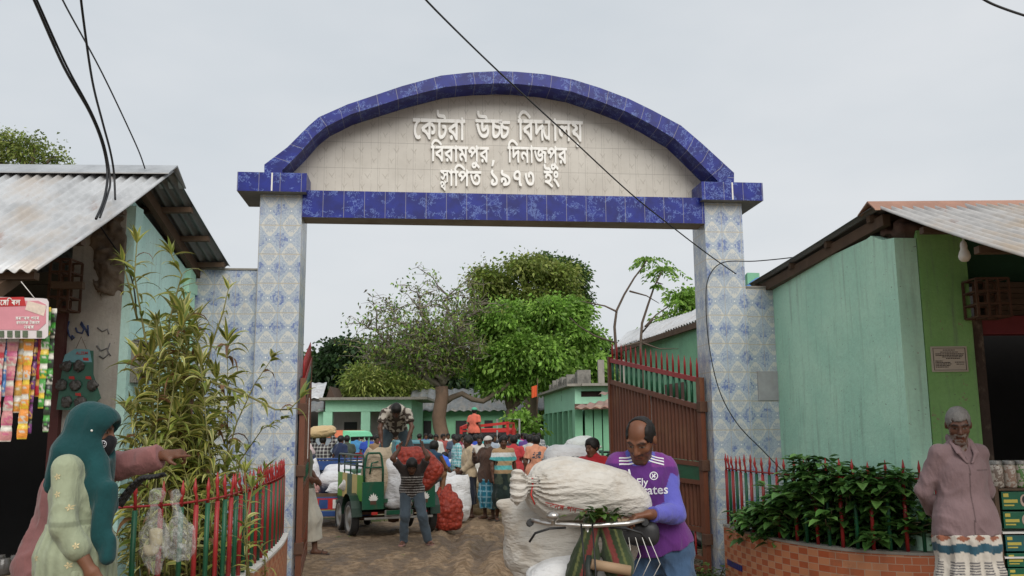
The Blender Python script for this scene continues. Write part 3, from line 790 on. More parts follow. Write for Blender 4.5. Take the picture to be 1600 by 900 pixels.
for i in range(len(po) - 1):
 L = math.hypot(po[i + 1][0] - po[i][0], po[i + 1][1] - po[i][1])
 b.quad([gloc(*pi_[i], VB), gloc(*pi_[i + 1], VB), gloc(*po[i + 1], VB), gloc(*po[i], VB)], [(acc, 0), (acc + L, 0), (acc + L, 0.16), (acc, 0.16)])
 b.quad([gloc(*pi_[i], VBACK), gloc(*pi_[i + 1], VBACK), gloc(*pi_[i + 1], VB), gloc(*pi_[i], VB)], [(acc, 0.5), (acc + L, 0.5), (acc + L, 0), (acc, 0)])
 b.quad([gloc(*po[i], VB), gloc(*po[i + 1], VB), gloc(*po[i + 1], VBACK), gloc(*po[i], VBACK)], [(acc, 0), (acc + L, 0), (acc + L, 0.5), (acc, 0.5)])
 b.quad([gloc(*po[i], VBACK), gloc(*po[i + 1], VBACK), gloc(*pi_[i + 1], VBACK), gloc(*pi_[i], VBACK)], [(acc, 0), (acc + L, 0), (acc + L, 0.16), (acc, 0.16)])
 acc += L
b.build('arch_band', M_MARBLE, gateway)
tp = [(pi_[i][0] + 0.0, pi_[i][1] + 0.02) for i in range(1, len(pi_) - 1)]
tp = [(pi_[0][0] - 0.02, zb1 + 0.0)] + tp + [(pi_[-1][0] + 0.02, zb1 + 0.0)]
tp.reverse()
tymp = MB().prism(tp, gloc, VT, VT + 0.14).build('sign_panel', M_SIGN, gateway)
def glyph(cp):
 return [[tuple(int(q) / 1000 for q in p.split(',')) for p in s.split(' ')] for s in GLYPH[cp].split('/')]
ADV = {0x9cd: 0}
def line_loops(items):
 """items: list of (char, dx, dy, scale) with dx None = advance"""
 loops, x = [], 0.0
 for it in items:
  if it == ' ': x += 0.30; continue
  ch, dx, dy, sc_, adv = it if isinstance(it, tuple) else (it, 0, 0, 1.0, True)
  g = glyph(ord(ch))
  xs = [p[0] for l in g for p in l]; x0, x1 = min(xs), max(xs)
  if ch in 'ুূ': ox, w = x - 0.06, 0
  elif ch == 'ি': ox, w = x - x0, 0.205
  else: ox, w = x - x0 + dx, (x1 - x0) * sc_ - 0.012
  if ch in '১৯৭৩': w += 0.14
  if ch in 'ংইপথ': ox += 0.02; w += 0.04
  loops.append([[((px - (x0 if ch not in 'ুূ' else 0)) * sc_ + (x0 if ch not in 'ুূ' else 0) + ox, py * sc_ + dy) for px, py in l] for l in g])
  if adv: x += w
 return loops
def letters(name, loops, x0, x1, zb, zt, fn, d0, d1, m, parent, bold=0.010, key_h=(0.0, 0.471)):
 xs = [p[0] for g in loops for l in g for p in l]
 a, b_ = min(xs), max(xs)
 sx = (x1 - x0) / (b_ - a); sz = (zt - zb) / (key_h[1] - key_h[0])
 bm = bmesh.new(); tmp = []
 for g in loops:                                     # one outline curve per letter
  cu = bpy.data.curves.new('lettering', 'CURVE')
  cu.dimensions = '2D'; cu.fill_mode = 'BOTH'
  for l in g:
   sp = cu.splines.new('POLY'); sp.points.add(len(l) - 1); sp.use_cyclic_u = True
   for q, (px, pz) in zip(sp.points, l): q.co = ((px - a) * sx, (pz - key_h[0]) * sz, 0, 1)
  cu.extrude = (d1 - d0) / 2; cu.offset = bold
  o = bpy.data.objects.new('lettering', cu); COL.objects.link(o); tmp.append(o)
 dg = bpy.context.evaluated_depsgraph_get()
 for o in tmp:
  me = bpy.data.meshes.new_from_object(o.evaluated_get(dg))
  bm.from_mesh(me)
 for o in tmp: bpy.data.objects.remove(o)
 me = bpy.data.meshes.new(name); bm.to_mesh(me); bm.free()
 for v in me.vertices:
  v.co = fn(x0 + v.co.x, zb + v.co.y, (d0 + d1) / 2 - v.co.z)
 me.materials.clear(); me.materials.append(m)
 return link(name, me, parent)
VL = VT - 0.032
YA = chr(0xe000)
for items, xa, xb, yb, yt in ((['ে', 'ক', 'ট', 'র', 'া'], 645, 727, 217, 186), (['উ', 'চ', ('চ', -0.13, 0.0, 0.95, True)], 743, 797, 216, 187), (['ি', 'ব', 'দ', (YA, -0.10, 0, 1, True), 'া', 'ল', 'য', ('়', -0.30, 0, 1.0, False)], 809, 911, 219, 188),
  (['ি', 'ব', 'র', 'া', 'ম', 'প', 'ু', 'র'], 673, 764, 252, 229), ([','], 768, 773, 257, 251), (['ি', 'দ', 'ন', 'া', 'জ', 'প', 'ু', 'র'], 793, 886, 254, 230),
  ([('স', 0, 0.12, 0.78, True), ('থ', -0.44, -0.16, 0.60, False), 'া', 'ি', 'প', 'ত'], 688, 752, 290, 267), (['১', '৯', '৭', '৩'], 767, 835, 290, 266), (['ই', 'ং'], 850, 874, 290, 267)):
 ym = (yb + yt) / 2
 letters('raised_lettering', line_loops(items), GP(xa, ym, VL)[0], GP(xb, ym, VL)[0], GP((xa + xb) / 2, yb, VL)[1], GP((xa + xb) / 2, yt, VL)[1], gloc, VL, VT - 0.001, M_LETTER, gateway, bold=0.0, key_h=(-.05, .08) if items == [','] else (0.0, 0.48))
def wing(u0, u1, v0, v1, z, label):
 e = empty('tiled_wall', gate_M @ Vector((u0, v0, 0)), GATE_A, label, 'wall', 'tiled wing walls of the gateway')
 MB().box(0, u1 - u0, 0, v1 - v0, -0.3, z).build('wall_panel', M_TILE, e)
 MB().box(-0.005, u1 - u0 + 0.005, -0.012, v1 - v0 + 0.01, z + 0.001, z + 0.02).build('wall_top', M_CONC, e)
 return e
wl = wing(-1.15, -0.457, 0.12, 0.38, GP(360, 422, 0.12)[1], 'blue and white tiled wall joining the gateway to the shop behind the tall yellow plant')
zr = GP(1200, 450, 0.12)[1]
wr = wing(GW + 0.452, GW + 1.12, 0.12, 0.38, zr, 'blue and white tiled wall with a blank grey plaque beside the mint shop')
q0, q1 = GP(1185, 626, 0.12), GP(1228, 580, 0.12)
MB().box(q0[0] - GW - 0.452, q1[0] - GW - 0.452, -0.012, 0.0, q0[1], q1[1]).build('plaque', plain('grey_marble', (0.33, 0.33, 0.34), 0.3, 0.3, 9, 0.05, 40, dirt=(0.28, 0.20, 0.13), dirt_amt=0.4), wr, bevel=0.003)
def gate_leaf(hinge, ang, L, label, flip):
 """a leaf along local +x from its hinge; z heights fall towards the hinge"""
 e = empty('gate_leaf', hinge, ang, label, 'gate', 'leaves of the iron gate')
 zp = lambda x, a, b_: a + (b_ - a) * x / L
 fr = MB()
 fr.box(-0.03, 0.05, -0.03, 0.03, 0.05, 2.19); fr.box(L - 0.05, L, -0.028, 0.028, 0.06, 2.60)
 rails = [((1.86, 2.26), 0.06), ((1.22, 1.30), 0.05), ((1.02, 1.06), 0.05), ((0.50, 0.52), 0.05), ((0.08, 0.10), 0.05), ((0.20, 0.22), 0.04)]
 for (a, b_), w in rails: fr.bar((0.05, 0, a), (L - 0.05, 0, b_), 0.045, w)
 fr.bar((L * 0.52, 0.012, 0.1), (L * 0.52, 0.012, 2.05), 0.05, 0.03)
 fr.build('frame', M_BROWN, e)
 MB().bar((0, -0.001, 2.16), (L, -0.001, 2.56), 0.04, 0.055).build('top_rail', M_RED, e)
 MB().bar((L * 0.53, -0.03, 1.3), (L * 0.53, -0.03, 2.02), 0.012, 0.012).build('bolt_rod', M_WHITE, e)
 for (za0, za1), (zc0, zc1) in (((1.25, 1.33), (1.83, 2.23)), ((0.53, 0.55), (0.99, 1.03))):
  b = MB(); n = 26
  for i in range(n):
   if i == 13: continue
   for k, (fa, fb, da, db) in enumerate(((0, .3, 0, 0), (.3, .5, 0, .03), (.5, .8, .03, .03), (.8, 1, .03, 0))):
    xa, xb = 0.05 + (L - 0.1) * (i + fa) / n, 0.05 + (L - 0.1) * (i + fb) / n
    b.quad([(xa, -da, zp(xa, za0, za1)), (xb, -db, zp(xb, za0, za1)), (xb, -db, zp(xb, zc0, zc1)), (xa, -da, zp(xa, zc0, zc1))])
  b.build('corrugated_panel', M_BROWN, e)
 b = MB()
 b.quad([(0.05, 0.01, 1.04), (L - 0.05, 0.01, 1.08), (L - 0.05, 0.01, 1.28), (0.05, 0.01, 1.20)])
 for i in range(7):
  x = 0.2 + i * (L - 0.4) / 6
  for s_ in (-1, 1):
   pts = [(x + s_ * (0.02 + 0.075 * math.sin(k / 9 * 3.0)), -0.012, 1.06 + 0.17 * k / 9) for k in range(10)]
   b.tube(pts, 0.009, 6)
   b.tube([(x + s_ * (0.07 + 0.03 * math.cos(k * .7)), -0.012, 1.14 + 0.03 * math.sin(k * .7)) for k in range(9)], 0.007, 6)
 b.build('scroll_band', M_GREEN, e)
 for i in range(17):
  x = 0.06 + i * (L - 0.1) / 16.5
  z0, z1 = zp(x, 1.88, 2.28), zp(x, 2.16, 2.56)
  b = MB(); b.m = 0; b.tube([(x, 0, z0), (x, 0, z1 - 0.02)], 0.017, 8)
  b.m = 1; b.tube([(x, 0, z1), (x, 0, z1 + 0.17), (x, 0, z1 + 0.25)], [0.014, 0.013, 0.002], 8)
  b.build('spike', [M_GREEN, M_RED], e)
 for i in range(16):
  x = 0.09 + i * (L - 0.14) / 15.5
  MB().tube([(x, 0, 0.21), (x, 0, 0.5)], 0.012, 6).build('bar', M_RED if i % 2 else M_GREEN, e)
 for z in (0.35, 1.15, 1.8):
  MB().box(-0.05, 0.03, -0.05, 0.05, z, z + 0.12).build('hinge', M_RUST, e, bevel=0.008)
 return e
hg = gate_M @ Vector((GW - 0.06, 0.20, 0.0))
gate_leaf(hg, R(180 - 69), 2.25, 'brown corrugated iron gate leaf standing open behind the man in the purple jersey', 1)
hg = gate_M @ Vector((0.045, 0.16, 0.0))
gate_leaf(hg, R(101), 2.25, 'brown iron gate leaf swung open and seen edge-on at the left pillar', -1)
def smooth_path(pts, n):
 pts = [Vector((x, y, 0)) for x, y in pts]
 out = []
 for i in range(len(pts) - 1):
  p0, p1, p2, p3 = pts[max(i - 1, 0)], pts[i], pts[i + 1], pts[min(i + 2, len(pts) - 1)]
  for k in range(12):
   t = k / 12
   out.append(0.5 * ((2 * p1) + (p2 - p0) * t + (2 * p0 - 5 * p1 + 4 * p2 - p3) * t * t + (3 * p1 - p0 - 3 * p2 + p3) * t ** 3))
 out.append(pts[-1])
 d = [0]
 for a, b_ in zip(out, out[1:]): d.append(d[-1] + (b_ - a).length)
 res = []
 for k in range(n):
  s_ = d[-1] * k / (n - 1)
  j = max(i for i in range(len(d)) if d[i] <= s_ + 1e-9)
  j = min(j, len(out) - 2)
  f = (s_ - d[j]) / max(d[j + 1] - d[j], 1e-9)
  res.append(out[j].lerp(out[j + 1], f))
 return res, d[-1]
def planter(path, zw, n_pick, label, side, zrail=1.2, end_red=True, blue=None):
 ps, L = smooth_path(path, 64)
 e = empty('planter', (0, 0, 0), 0, label, 'planter', 'brick planters flanking the gateway')
 def off(i, d):
  a, b_ = ps[max(i - 1, 0)], ps[min(i + 1, len(ps) - 1)]
  t = (b_ - a).normalized()
  nrm = Vector((t.y, -t.x, 0)) * side
  return ps[i] + nrm * d
 def strip(name, d0, d1, z0, z1, m):
  b = MB(); acc = 0
  for i in range(len(ps) - 1):
   l = (ps[i + 1] - ps[i]).length
   A, B, A2, B2 = off(i, d0), off(i + 1, d0), off(i, d1), off(i + 1, d1)
   up = lambda p, z: (p.x, p.y, z)
   b.quad([up(A, z0), up(B, z0), up(B, z1), up(A, z1)], [(acc, z0), (acc + l, z0), (acc + l, z1), (acc, z1)])
   b.quad([up(A, z1), up(B, z1), up(B2, z1), up(A2, z1)], [(acc, 0), (acc + l, 0), (acc + l, d0 - d1), (acc, d0 - d1)])
   b.quad([up(B2, z0), up(A2, z0), up(A2, z1), up(B2, z1)], [(acc + l, z0), (acc, z0), (acc, z1), (acc + l, z1)])
   acc += l
  for i, s_ in ((0, 1), (len(ps) - 1, -1)):
   A, A2 = off(i, d0), off(i, d1)
   q = [(A.x, A.y, z0), (A.x, A.y, z1), (A2.x, A2.y, z1), (A2.x, A2.y, z0)]
   b.quad(q if s_ > 0 else q[::-1])
  return b.build(name, m, e)
 strip('brick_wall', 0.055, -0.055, -0.2, zw, M_BRICK)
 strip('coping', 0.062, -0.07, zw + 0.001, zw + 0.022, M_WHITE if side < 0 else M_CONC)
 if blue:
  b = MB()
  for i in range(*blue):
   A, B = off(i, 0.058), off(i + 1, 0.058)
   b.quad([(A.x, A.y, 0.22), (B.x, B.y, 0.22), (B.x, B.y, 0.28), (A.x, A.y, 0.28)])
  b.build('blue_tile_strip', M_MARBLE, e)
 rb = MB().tube([(p.x, p.y, zrail) for p in ps], 0.0075, 6)
 rb.build('rail', M_RED, e)
 for k in range(n_pick):
  f = k / (n_pick - 1) * (len(ps) - 1)
  i = min(int(f), len(ps) - 2)
  p = ps[i].lerp(ps[i + 1], f - i)
  q = p + Vector((random.uniform(-.012, .012), random.uniform(-.012, .012), 0))
  b = MB(); red = k % 2 == 0
  b.m = 1 if red else 0
  r_ = 0.0155
  b.tube([(p.x, p.y, zw), (p.x, p.y, zrail - 0.02)], r_, 10)
  b.m = 1; dz = random.uniform(-.015, .015)
  b.tube([(p.x, p.y, zrail - 0.02), (p.x, p.y, zrail + 0.03), (q.x, q.y, zrail + 0.065 + dz), (q.x, q.y, zrail + 0.085 + dz), (q.x, q.y, zrail + 0.15 + dz)], [0.011, 0.010, 0.010, 0.0145, 0.002], 8)
  b.build('picket', [M_GREEN, M_RED], e)
 return e, ps
PR = [(2.27, 9.75), (2.30, 9.2), (2.45, 8.45), (2.76, 7.8), (3.2, 7.5), (3.7, 7.46)]
PLN = [(-2.31, 9.2), (-2.16, 8.4), (-2.03, 7.4), (-1.95, 6.6), (-1.92, 5.95), (-2.02, 5.45), (-2.3, 5.2)]
plr, PRS = planter(PR, 0.60, 25, 'curved orange brick planter with red and green pickets and a leafy shrub', -1 if False else 1, blue=(2, 12))
pll, PLS = planter(PLN, 0.60, 29, 'curved brick planter with pickets and plastic bags hung on its rail', -1)
for nm, ps, back, lab in (('planter_soil', PRS, (3.45, 9.9), 'dark soil filling the planter under the leafy shrub'), ('planter_soil', PLS, (-3.4, 9.3), 'dark soil filling the planter under the tall yellow plant')):
 b = MB()
 for i in range(len(ps) - 1):
  b.quad([(ps[i].x, ps[i].y, 0.50), (ps[i + 1].x, ps[i + 1].y, 0.50), (back[0], back[1], 0.50)])
 o = b.build(nm, plain('soil', (0.05, 0.035, 0.024), 0.95, 0.4, 8, 0.8, 30)); tag(o, lab, 'soil')
def corrugated(r0, r1, e0, e1, m, parent, name='roof_sheet', pitch=0.095, amp=0.016, sag=0.0, ragged=0.02, lift=None):
 """a corrugated sheet from ridge r0-r1 down to eave e0-e1; waves run across, valleys run down"""
 r0, r1, e0, e1 = map(Vector, (r0, r1, e0, e1))
 L = (r1 - r0).length
 nu = max(int(L / pitch * 8), 8)
 nv = 8
 nrm = (r1 - r0).cross(e0 - r0).normalized()
 if nrm.z < 0: nrm = -nrm
 V, UV = [], []
 for j in range(nv + 1):
  v = j / nv
  for i in range(nu + 1):
   u = i / nu
   p = r0.lerp(r1, u).lerp(e0.lerp(e1, u), v)
   w = math.sin(u * L / pitch * 2 * math.pi)
   sheet = int(u * L / 0.75)
   rag = (random.Random(sheet * 7 + 1).uniform(-1, 1) * ragged) * (v ** 4)
   p = p + nrm * (amp * w - sag * math.sin(v * math.pi) * math.sin(u * math.pi * 2.1 + 1) + 0.012 * math.sin(sheet * 1.7)) + (e0 - r0).normalized() * rag
   V.append(tuple(p)); UV.append((u * L, v * (e0 - r0).length))
 b = MB(); w = nu + 1
 b.v = V
 for j in range(nv):
  for i in range(nu):
   q = (j * w + i, j * w + i + 1, (j + 1) * w + i + 1, (j + 1) * w + i)
   b.f.append(q); b.uv.append([UV[k] for k in q]); b.mi.append(0); b.sm.append(True)
 o = b.build(name, m, parent)
 md = o.modifiers.new('thickness', 'SOLIDIFY'); md.thickness = 0.004
 return o
WLN, WLF = Vector((-3.50, 8.0, 0)), Vector((-3.44, 9.88, 0))
ls = empty('corner_shop', (0, 0, 0), 0, 'rusty tin roofed shop with a grey rendered front behind the woman in the headscarf', 'shop', 'shops flanking the gateway')
RL0, RL1 = P(272, 268, 8.05), Vector((-9.5, 8.05, P(-30, 255, 8.05).z))
EL0, EL1 = P(57, 424, 6.05), Vector((-9.5, 6.05, P(0, 430, 6.05).z))
FL0, FL1 = P(360, 418, 9.62), Vector((-9.5, 9.62, 3.2))
def wall_poly(b, pts2, A, B, th):
 """upright wall panel: (s, z) points along A->B, thickness th to the right of A->B"""
 d = (B - A); d.z = 0; L = d.length; d.normalize(); n = Vector((d.y, -d.x, 0))
 b.prism(pts2, lambda s_, z, dep: tuple(A + d * s_ - n * dep + Vector((0, 0, z))), 0, th)
b = MB()
Lg = (WLF - WLN).length
wall_poly(b, [(0, -0.3), (Lg, -0.3), (Lg, 3.16), (Lg * 0.62, 3.40), (0.09, 3.74), (0, 3.74)], WLN, WLF, 0.2)
b.build('gable_wall', M_MINTB, ls)
b = MB().box(-3.52, -3.44, 8.0, 8.16, -0.3, 3.68); b.build('corner_pilaster', M_MINTB, ls)
b = MB().box(-3.462, -3.40, 9.35, 9.5, 2.2, 3.34).box(-3.455, -3.395, 9.30, 9.88, 3.08, 3.19); b.build('back_pilaster', M_MINT, ls)
b = MB(); wall_poly(b, [(-0.47, -0.3), (0, -0.3), (0, 3.62), (-0.47, 3.62)], Vector((-3.52, 7.99, 0)), Vector((-2.52, 7.99, 0)), 0.2)
b.build('front_wall', M_RENDER, ls)
f = Field((-4.0, 7.90, 2.75), (-3.5, 8.06, 3.7), 0.014)
f.ell((-3.66, 8.0, 3.25), (0.17, 0.045, 0.36), k=0.02)
f.ell((-3.60, 8.0, 3.05), (0.12, 0.04, 0.22), k=0.03)
f.warp(lambda x, y, z: 0.03 * fbm(x * 16, y * 16, z * 16, 3))
V, Q = f.surf()
link('crumbled_plaster', arrays_mesh('crumbled_plaster', V, Q, plain('crumbled_mud_brick', (0.15, 0.115, 0.085), 0.95, 0.5, 18, 0.9, 60), smooth=True), ls)
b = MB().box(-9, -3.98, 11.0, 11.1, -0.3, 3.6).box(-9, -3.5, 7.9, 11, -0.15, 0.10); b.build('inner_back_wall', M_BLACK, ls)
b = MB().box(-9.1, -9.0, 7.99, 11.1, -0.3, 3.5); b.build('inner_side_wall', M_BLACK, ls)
b = MB()
for k in range(7): b.box(-9, -4.02, 8.0 + 0.012 * (k % 2), 8.05, 2.30 + k * 0.11, 2.405 + k * 0.11)
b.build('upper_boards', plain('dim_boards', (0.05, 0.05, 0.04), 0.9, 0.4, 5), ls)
MB().box(-4.07, -3.985, 7.93, 8.05, -0.1, 2.75).build('door_post', plain('maroon_post', (0.075, 0.018, 0.016), 0.6, 0.35, 6, dirt=(0.12, 0.08, 0.06)), ls, bevel=0.006)
corrugated(RL0, RL1, EL0, EL1, M_TIN, ls, 'roof_front', sag=0.02)
corrugated(RL0 + Vector((0, 0.02, -0.01)), RL1 + Vector((0, 0.02, -0.01)), FL0, FL1, M_TINDARK, ls, 'roof_back', sag=0.01)
b = MB(); r0, r1 = RL0 + Vector((0.03, 0, 0)), RL1
b.prism([(-0.20, -0.07), (0, 0.06), (0.24, -0.09), (0.24, -0.10), (0, 0.045), (-0.20, -0.08)], lambda a, z, d: tuple(r0.lerp(r1, d) + Vector((0, a, z))), 0, 1)
b.build('ridge_cap', tin('ridge_tin', 0.35, (0.42, 0.44, 0.46)), ls)
b = MB()
def under(r, e, f_, dz, dx=0): return r.lerp(e, f_) + Vector((dx, 0, dz))
b.bar(under(RL0, FL0, 0.02, -0.10, -0.33), under(RL0, FL0, 0.98, -0.10, -0.33), 0.06, 0.10)
for f_ in (0.32, 0.62, 0.92):
 p = under(RL0, FL0, f_, -0.045, -0.02); b.bar(p, p + Vector((-1.6, 0, 0)), 0.07, 0.05)
for f_ in (0.35, 0.65, 0.93):
 p = under(RL0, EL0, f_, -0.10, -0.08); b.bar(p, p + Vector((-6, 0, 0)), 0.07, 0.05)
for x in (-0.30, -0.85, -2.4, -4): b.bar(under(RL0, EL0, 0.03, -0.17, x), under(RL0, EL0, 0.99, -0.16, x), 0.06, 0.09)
b.build('rafters', M_WOOD, ls)
def grille(name, x0, x1, y, z0, z1, nx, nz, parent, m=M_RUST, depth=0.2):
 b = MB()
 for k in range(2):
  yy = y + depth * k
  for i in range(nx + 1):
   x = x0 + (x1 - x0) * i / nx; b.bar((x, yy, z0), (x, yy, z1), 0.02, 0.016)
  for j in range(nz + 1):
   z = z0 + (z1 - z0) * j / nz; b.bar((x0, yy, z), (x1, yy, z), 0.02, 0.016)
 for i in range(nx + 1):
  for j in range(nz + 1):
   x = x0 + (x1 - x0) * i / nx; z = z0 + (z1 - z0) * j / nz; b.bar((x, y, z), (x, y + depth, z), 0.014)
 return b.build(name, m, parent)
grille('iron_bracket', -4.03, -3.86, 7.70, P(95, 483, 7.7).z, P(95, 405, 7.7).z, 2, 4, ls, depth=0.22)
MB().bar((-3.98, 7.65, P(95, 447, 7.7).z), (-3.72, 7.68, P(95, 447, 7.7).z), 0.07, 0.06).build('shelf_beam', M_WOOD, ls)
b = MB()
def scrawl(pix, y, r_=0.008):
 b.tube([P(px, py, y) for px, py in pix], r_, 5)
scrawl([(108, 502), (105, 512), (108, 524), (113, 531), (116, 528), (112, 524)], 7.985)
scrawl([(118, 512), (121, 519), (128, 521), (131, 514), (126, 507), (127, 503), (134, 515), (138, 525), (137, 508)], 7.985)
b.build('painted_scrawl', plain('faded_blue_ink', (0.05, 0.07, 0.16), 0.8, 0.3), ls)
b = MB()
scrawl([(151, 540), (158, 548), (167, 544), (170, 553), (162, 560), (155, 556)], 7.986, 0.007)
scrawl([(172, 536), (168, 548), (173, 556)], 7.986, 0.006)
scrawl([(152, 512), (160, 518), (168, 514), (170, 522)], 7.986, 0.006)
b.build('painted_scrawl', plain('faded_grey_ink', (0.17, 0.165, 0.165), 0.8, 0.3), ls)
mb_ = empty('meter_box', (-3.40, 8.12, 0), 0, 'grey meter box with a sloping hood on the mint gable wall behind the plant', 'meter box')
z0, z1 = P(200, 598, 8.1).z, P(200, 532, 8.1).z
MB().box(-0.08, 0.02, -0.05, 0.25, z0, z1).build('back_board', M_CONC, mb_, bevel=0.004)
MB().box(0.021, 0.11, 0.0, 0.18, z0 + 0.07, z1 - 0.1).build('meter', plain('meter_case', (0.16, 0.14, 0.11), 0.5), mb_, bevel=0.01)
b = MB(); b.prism([(-0.02, z1), (0.15, z1 - 0.035), (0.33, z1 - 0.03), (0.33, z1 - 0.02), (0.15, z1 - 0.022), (-0.02, z1 + 0.012)], lambda a, z, d: (a, d, z), -0.06, 0.26)
b.build('hood', plain('grey_hood', (0.17, 0.17, 0.17), 0.6), mb_)
WRN, WRF = Vector((3.50, 7.6, 0)), Vector((3.20, 10.32, 0))
rs = empty('corner_shop', (0, 0, 0), 0, 'mint green shop with a lime pillar and rust streaked tin roof', 'shop', 'shops flanking the gateway')
RR0, RR1 = P(1366, 323, 7.75), Vector((10, 7.75, P(1640, 321, 7.75).z))
ER0 = RR0 + Vector((0.0, -2.75, -1.0)); ER1 = Vector((10, ER0.y, ER0.z))
_e = P(1605, 402, 5.25)
ER0 = RR0.lerp(_e, 1.12); ER1 = Vector((10, ER0.y, ER0.z + 0.01))
FR0, FR1 = P(1166, 446, 10.6), Vector((10, 10.6, 3.28))
b = MB(); Lg = (WRN - WRF).length
zN = P(1445, 372, 7.6).z
wall_poly(b, [(0, -0.3), (Lg, -0.3), (Lg, zN), (Lg * 0.93, zN + 0.02), (Lg * 0.86, P(1410, 366, 7.9).z), (Lg * 0.83, P(1400, 372, 8.0).z), (Lg * 0.45, P(1330, 402, 8.8).z), (0, P(1240, 440, 10.3).z)], WRF, WRN, -0.2)
for i in range(len(b.f)): b.f[i] = tuple(reversed(b.f[i])); b.uv[i] = list(reversed(b.uv[i]))
b.build('gable_wall', M_MINT, rs)
b = MB().box(3.507, 3.92, 7.595, 7.8, -0.3, 3.3); b.build('front_pillar', M_LIME, rs)
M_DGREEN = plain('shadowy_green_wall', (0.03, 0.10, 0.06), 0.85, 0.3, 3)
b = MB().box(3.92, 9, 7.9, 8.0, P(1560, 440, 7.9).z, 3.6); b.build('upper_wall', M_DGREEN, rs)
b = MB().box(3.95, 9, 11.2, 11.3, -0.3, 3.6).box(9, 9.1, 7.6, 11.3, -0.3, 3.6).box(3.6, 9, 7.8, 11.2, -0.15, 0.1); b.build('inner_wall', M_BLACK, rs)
MB().box(3.922, 4.02, 7.62, 7.78, -0.2, P(1525, 497, 7.6).z).build('door_post', plain('chipped_post', (0.055, 0.035, 0.026), 0.8, 0.5, 9, 0.5, dirt=(0.33, 0.27, 0.2), dirt_amt=0.5), rs, bevel=0.006)
MB().box(3.99, 9, 7.66, 7.80, P(1560, 521, 7.6).z, P(1560, 492, 7.6).z).build('door_lintel', plain('red_lintel', (0.17, 0.022, 0.03), 0.6, 0.3, 5), rs, bevel=0.006)
b = MB()
zs, zt = P(1580, 491, 7.6).z, P(1580, 438, 7.6).z
for k in range(6): b.box(4.10, 9, 7.70 - 0.01 * (k % 3), 7.82, zs + (zt - zs) * k / 6, zs + (zt - zs) * (k + 0.93) / 6)
b.build('stacked_boards', plain('faded_boards', (0.085, 0.058, 0.042), 0.85, 0.45, 4, 0.4), rs)
grille('iron_bracket', 3.86, 4.13, 7.36, P(1530, 495, 7.4).z, P(1530, 436, 7.4).z, 3, 3, rs, depth=0.22)
corrugated(RR0, RR1, ER0, ER1, M_TINRUST, rs, 'roof_front', sag=0.02)
corrugated(RR0 + Vector((-0.03, 0.02, -0.01)), RR1 + Vector((0, 0.02, -0.01)), FR0, FR1, M_TINDARK, rs, 'roof_back', sag=0.01)
b = MB(); r0b, r1b = RR0 + Vector((-0.06, 0, 0)), RR1
b.prism([(-0.16, -0.06), (0, 0.05), (0.24, -0.02), (0.24, -0.03), (0, 0.035), (-0.16, -0.07)], lambda a, z, d: tuple(r0b.lerp(r1b, d) + Vector((0, a, z))), 0, 1)
b.build('ridge_cap', tin('rusty_ridge_tin', 0.9, (0.42, 0.22, 0.15)), rs)
b = MB()
b.bar(under(RR0, FR0, 0.0, -0.12, 0.10), under(RR0, FR0, 0.98, -0.10, 0.10), 0.07, 0.10)
b.bar(under(RR0, FR0, 0.0, -0.16, 0.36), under(RR0, FR0, 0.98, -0.16, 0.36), 0.07, 0.12)
for f_ in (0.06, 0.34, 0.62, 0.94):
 p = under(RR0, FR0, f_, -0.06, 0.03); b.bar(p, p + Vector((1.6, 0, 0)), 0.07, 0.06)
for f_ in (0.3, 0.62, 0.95):
 p = under(RR0, ER0, f_, -0.09, 0.06); b.bar(p, p + Vector((6, 0, 0)), 0.07, 0.05)
for x in (0.62, 1.6, 3.0): b.bar(under(RR0, ER0, 0.03, -0.16, x), under(RR0, ER0, 0.99, -0.15, x), 0.06, 0.09)
b.build('rafters', M_WOOD, rs)
f = Field((3.2, 7.5, 3.0), (4.1, 8.3, 3.75), 0.02)
for q in ((3.50, 7.75, 3.34, .12), (3.56, 7.7, 3.28, .1), (3.45, 7.9, 3.36, .1)): f.ell(q[:3], (q[3], q[3], q[3] * 0.8), k=0.05)
f.warp(lambda x, y, z: 0.04 * fbm(x * 12, y * 12, z * 12, 3))
V, Q = f.surf()
link('broken_wall_head', arrays_mesh('broken_wall_head', V, Q, plain('broken_brick', (0.10, 0.055, 0.04), 0.95, 0.5, 18, 0.9, 60)), rs)
bulb = empty('light_bulb', P(1507, 400, 6.6) , 0, 'white light bulb hanging under the tin eave by the lime pillar', 'light bulb')
MB().lathe([(0.0, -0.045), (0.025, -0.04), (0.04, -0.02), (0.043, 0.0), (0.036, 0.028), (0.026, 0.05), (0.024, 0.06)], 20).build('globe', plain('milky_glass', (0.75, 0.72, 0.66), 0.3, 0.03), bulb)
MB().lathe([(0.024, 0.058), (0.026, 0.075), (0.022, 0.10), (0.012, 0.115), (0.0, 0.118)], 16).tube([(0, 0, 0.11), (0.01, 0.02, 0.16), (0.0, 0.06, 0.2)], 0.006, 6).build('holder', M_WHITE, bulb)
nt = empty('paper_notice', (0, 0, 0), 0, 'framed paper notice with small print fixed to the lime green pillar', 'notice')
A, B = P(1457, 581, 7.585), P(1510, 541, 7.585)
MB().box(A.x, B.x, 7.583, 7.592, A.z, B.z).build('sheet', plain('aged_paper', (0.50, 0.44, 0.36), 0.8, 0.12, 5), nt)
b = MB(); w, h = B.x - A.x, B.z - A.z
def mark(u0, u1, v0, v1): b.box(A.x + w * u0, A.x + w * u1, 7.580, 7.5828, A.z + h * v0, A.z + h * v1)
for u0, u1, v0, v1 in ((.05, .95, .925, .94), (.05, .95, .06, .075), (.05, .062, .075, .925), (.938, .95, .075, .925)): mark(u0, u1, v0, v1)
rr = random.Random(5)
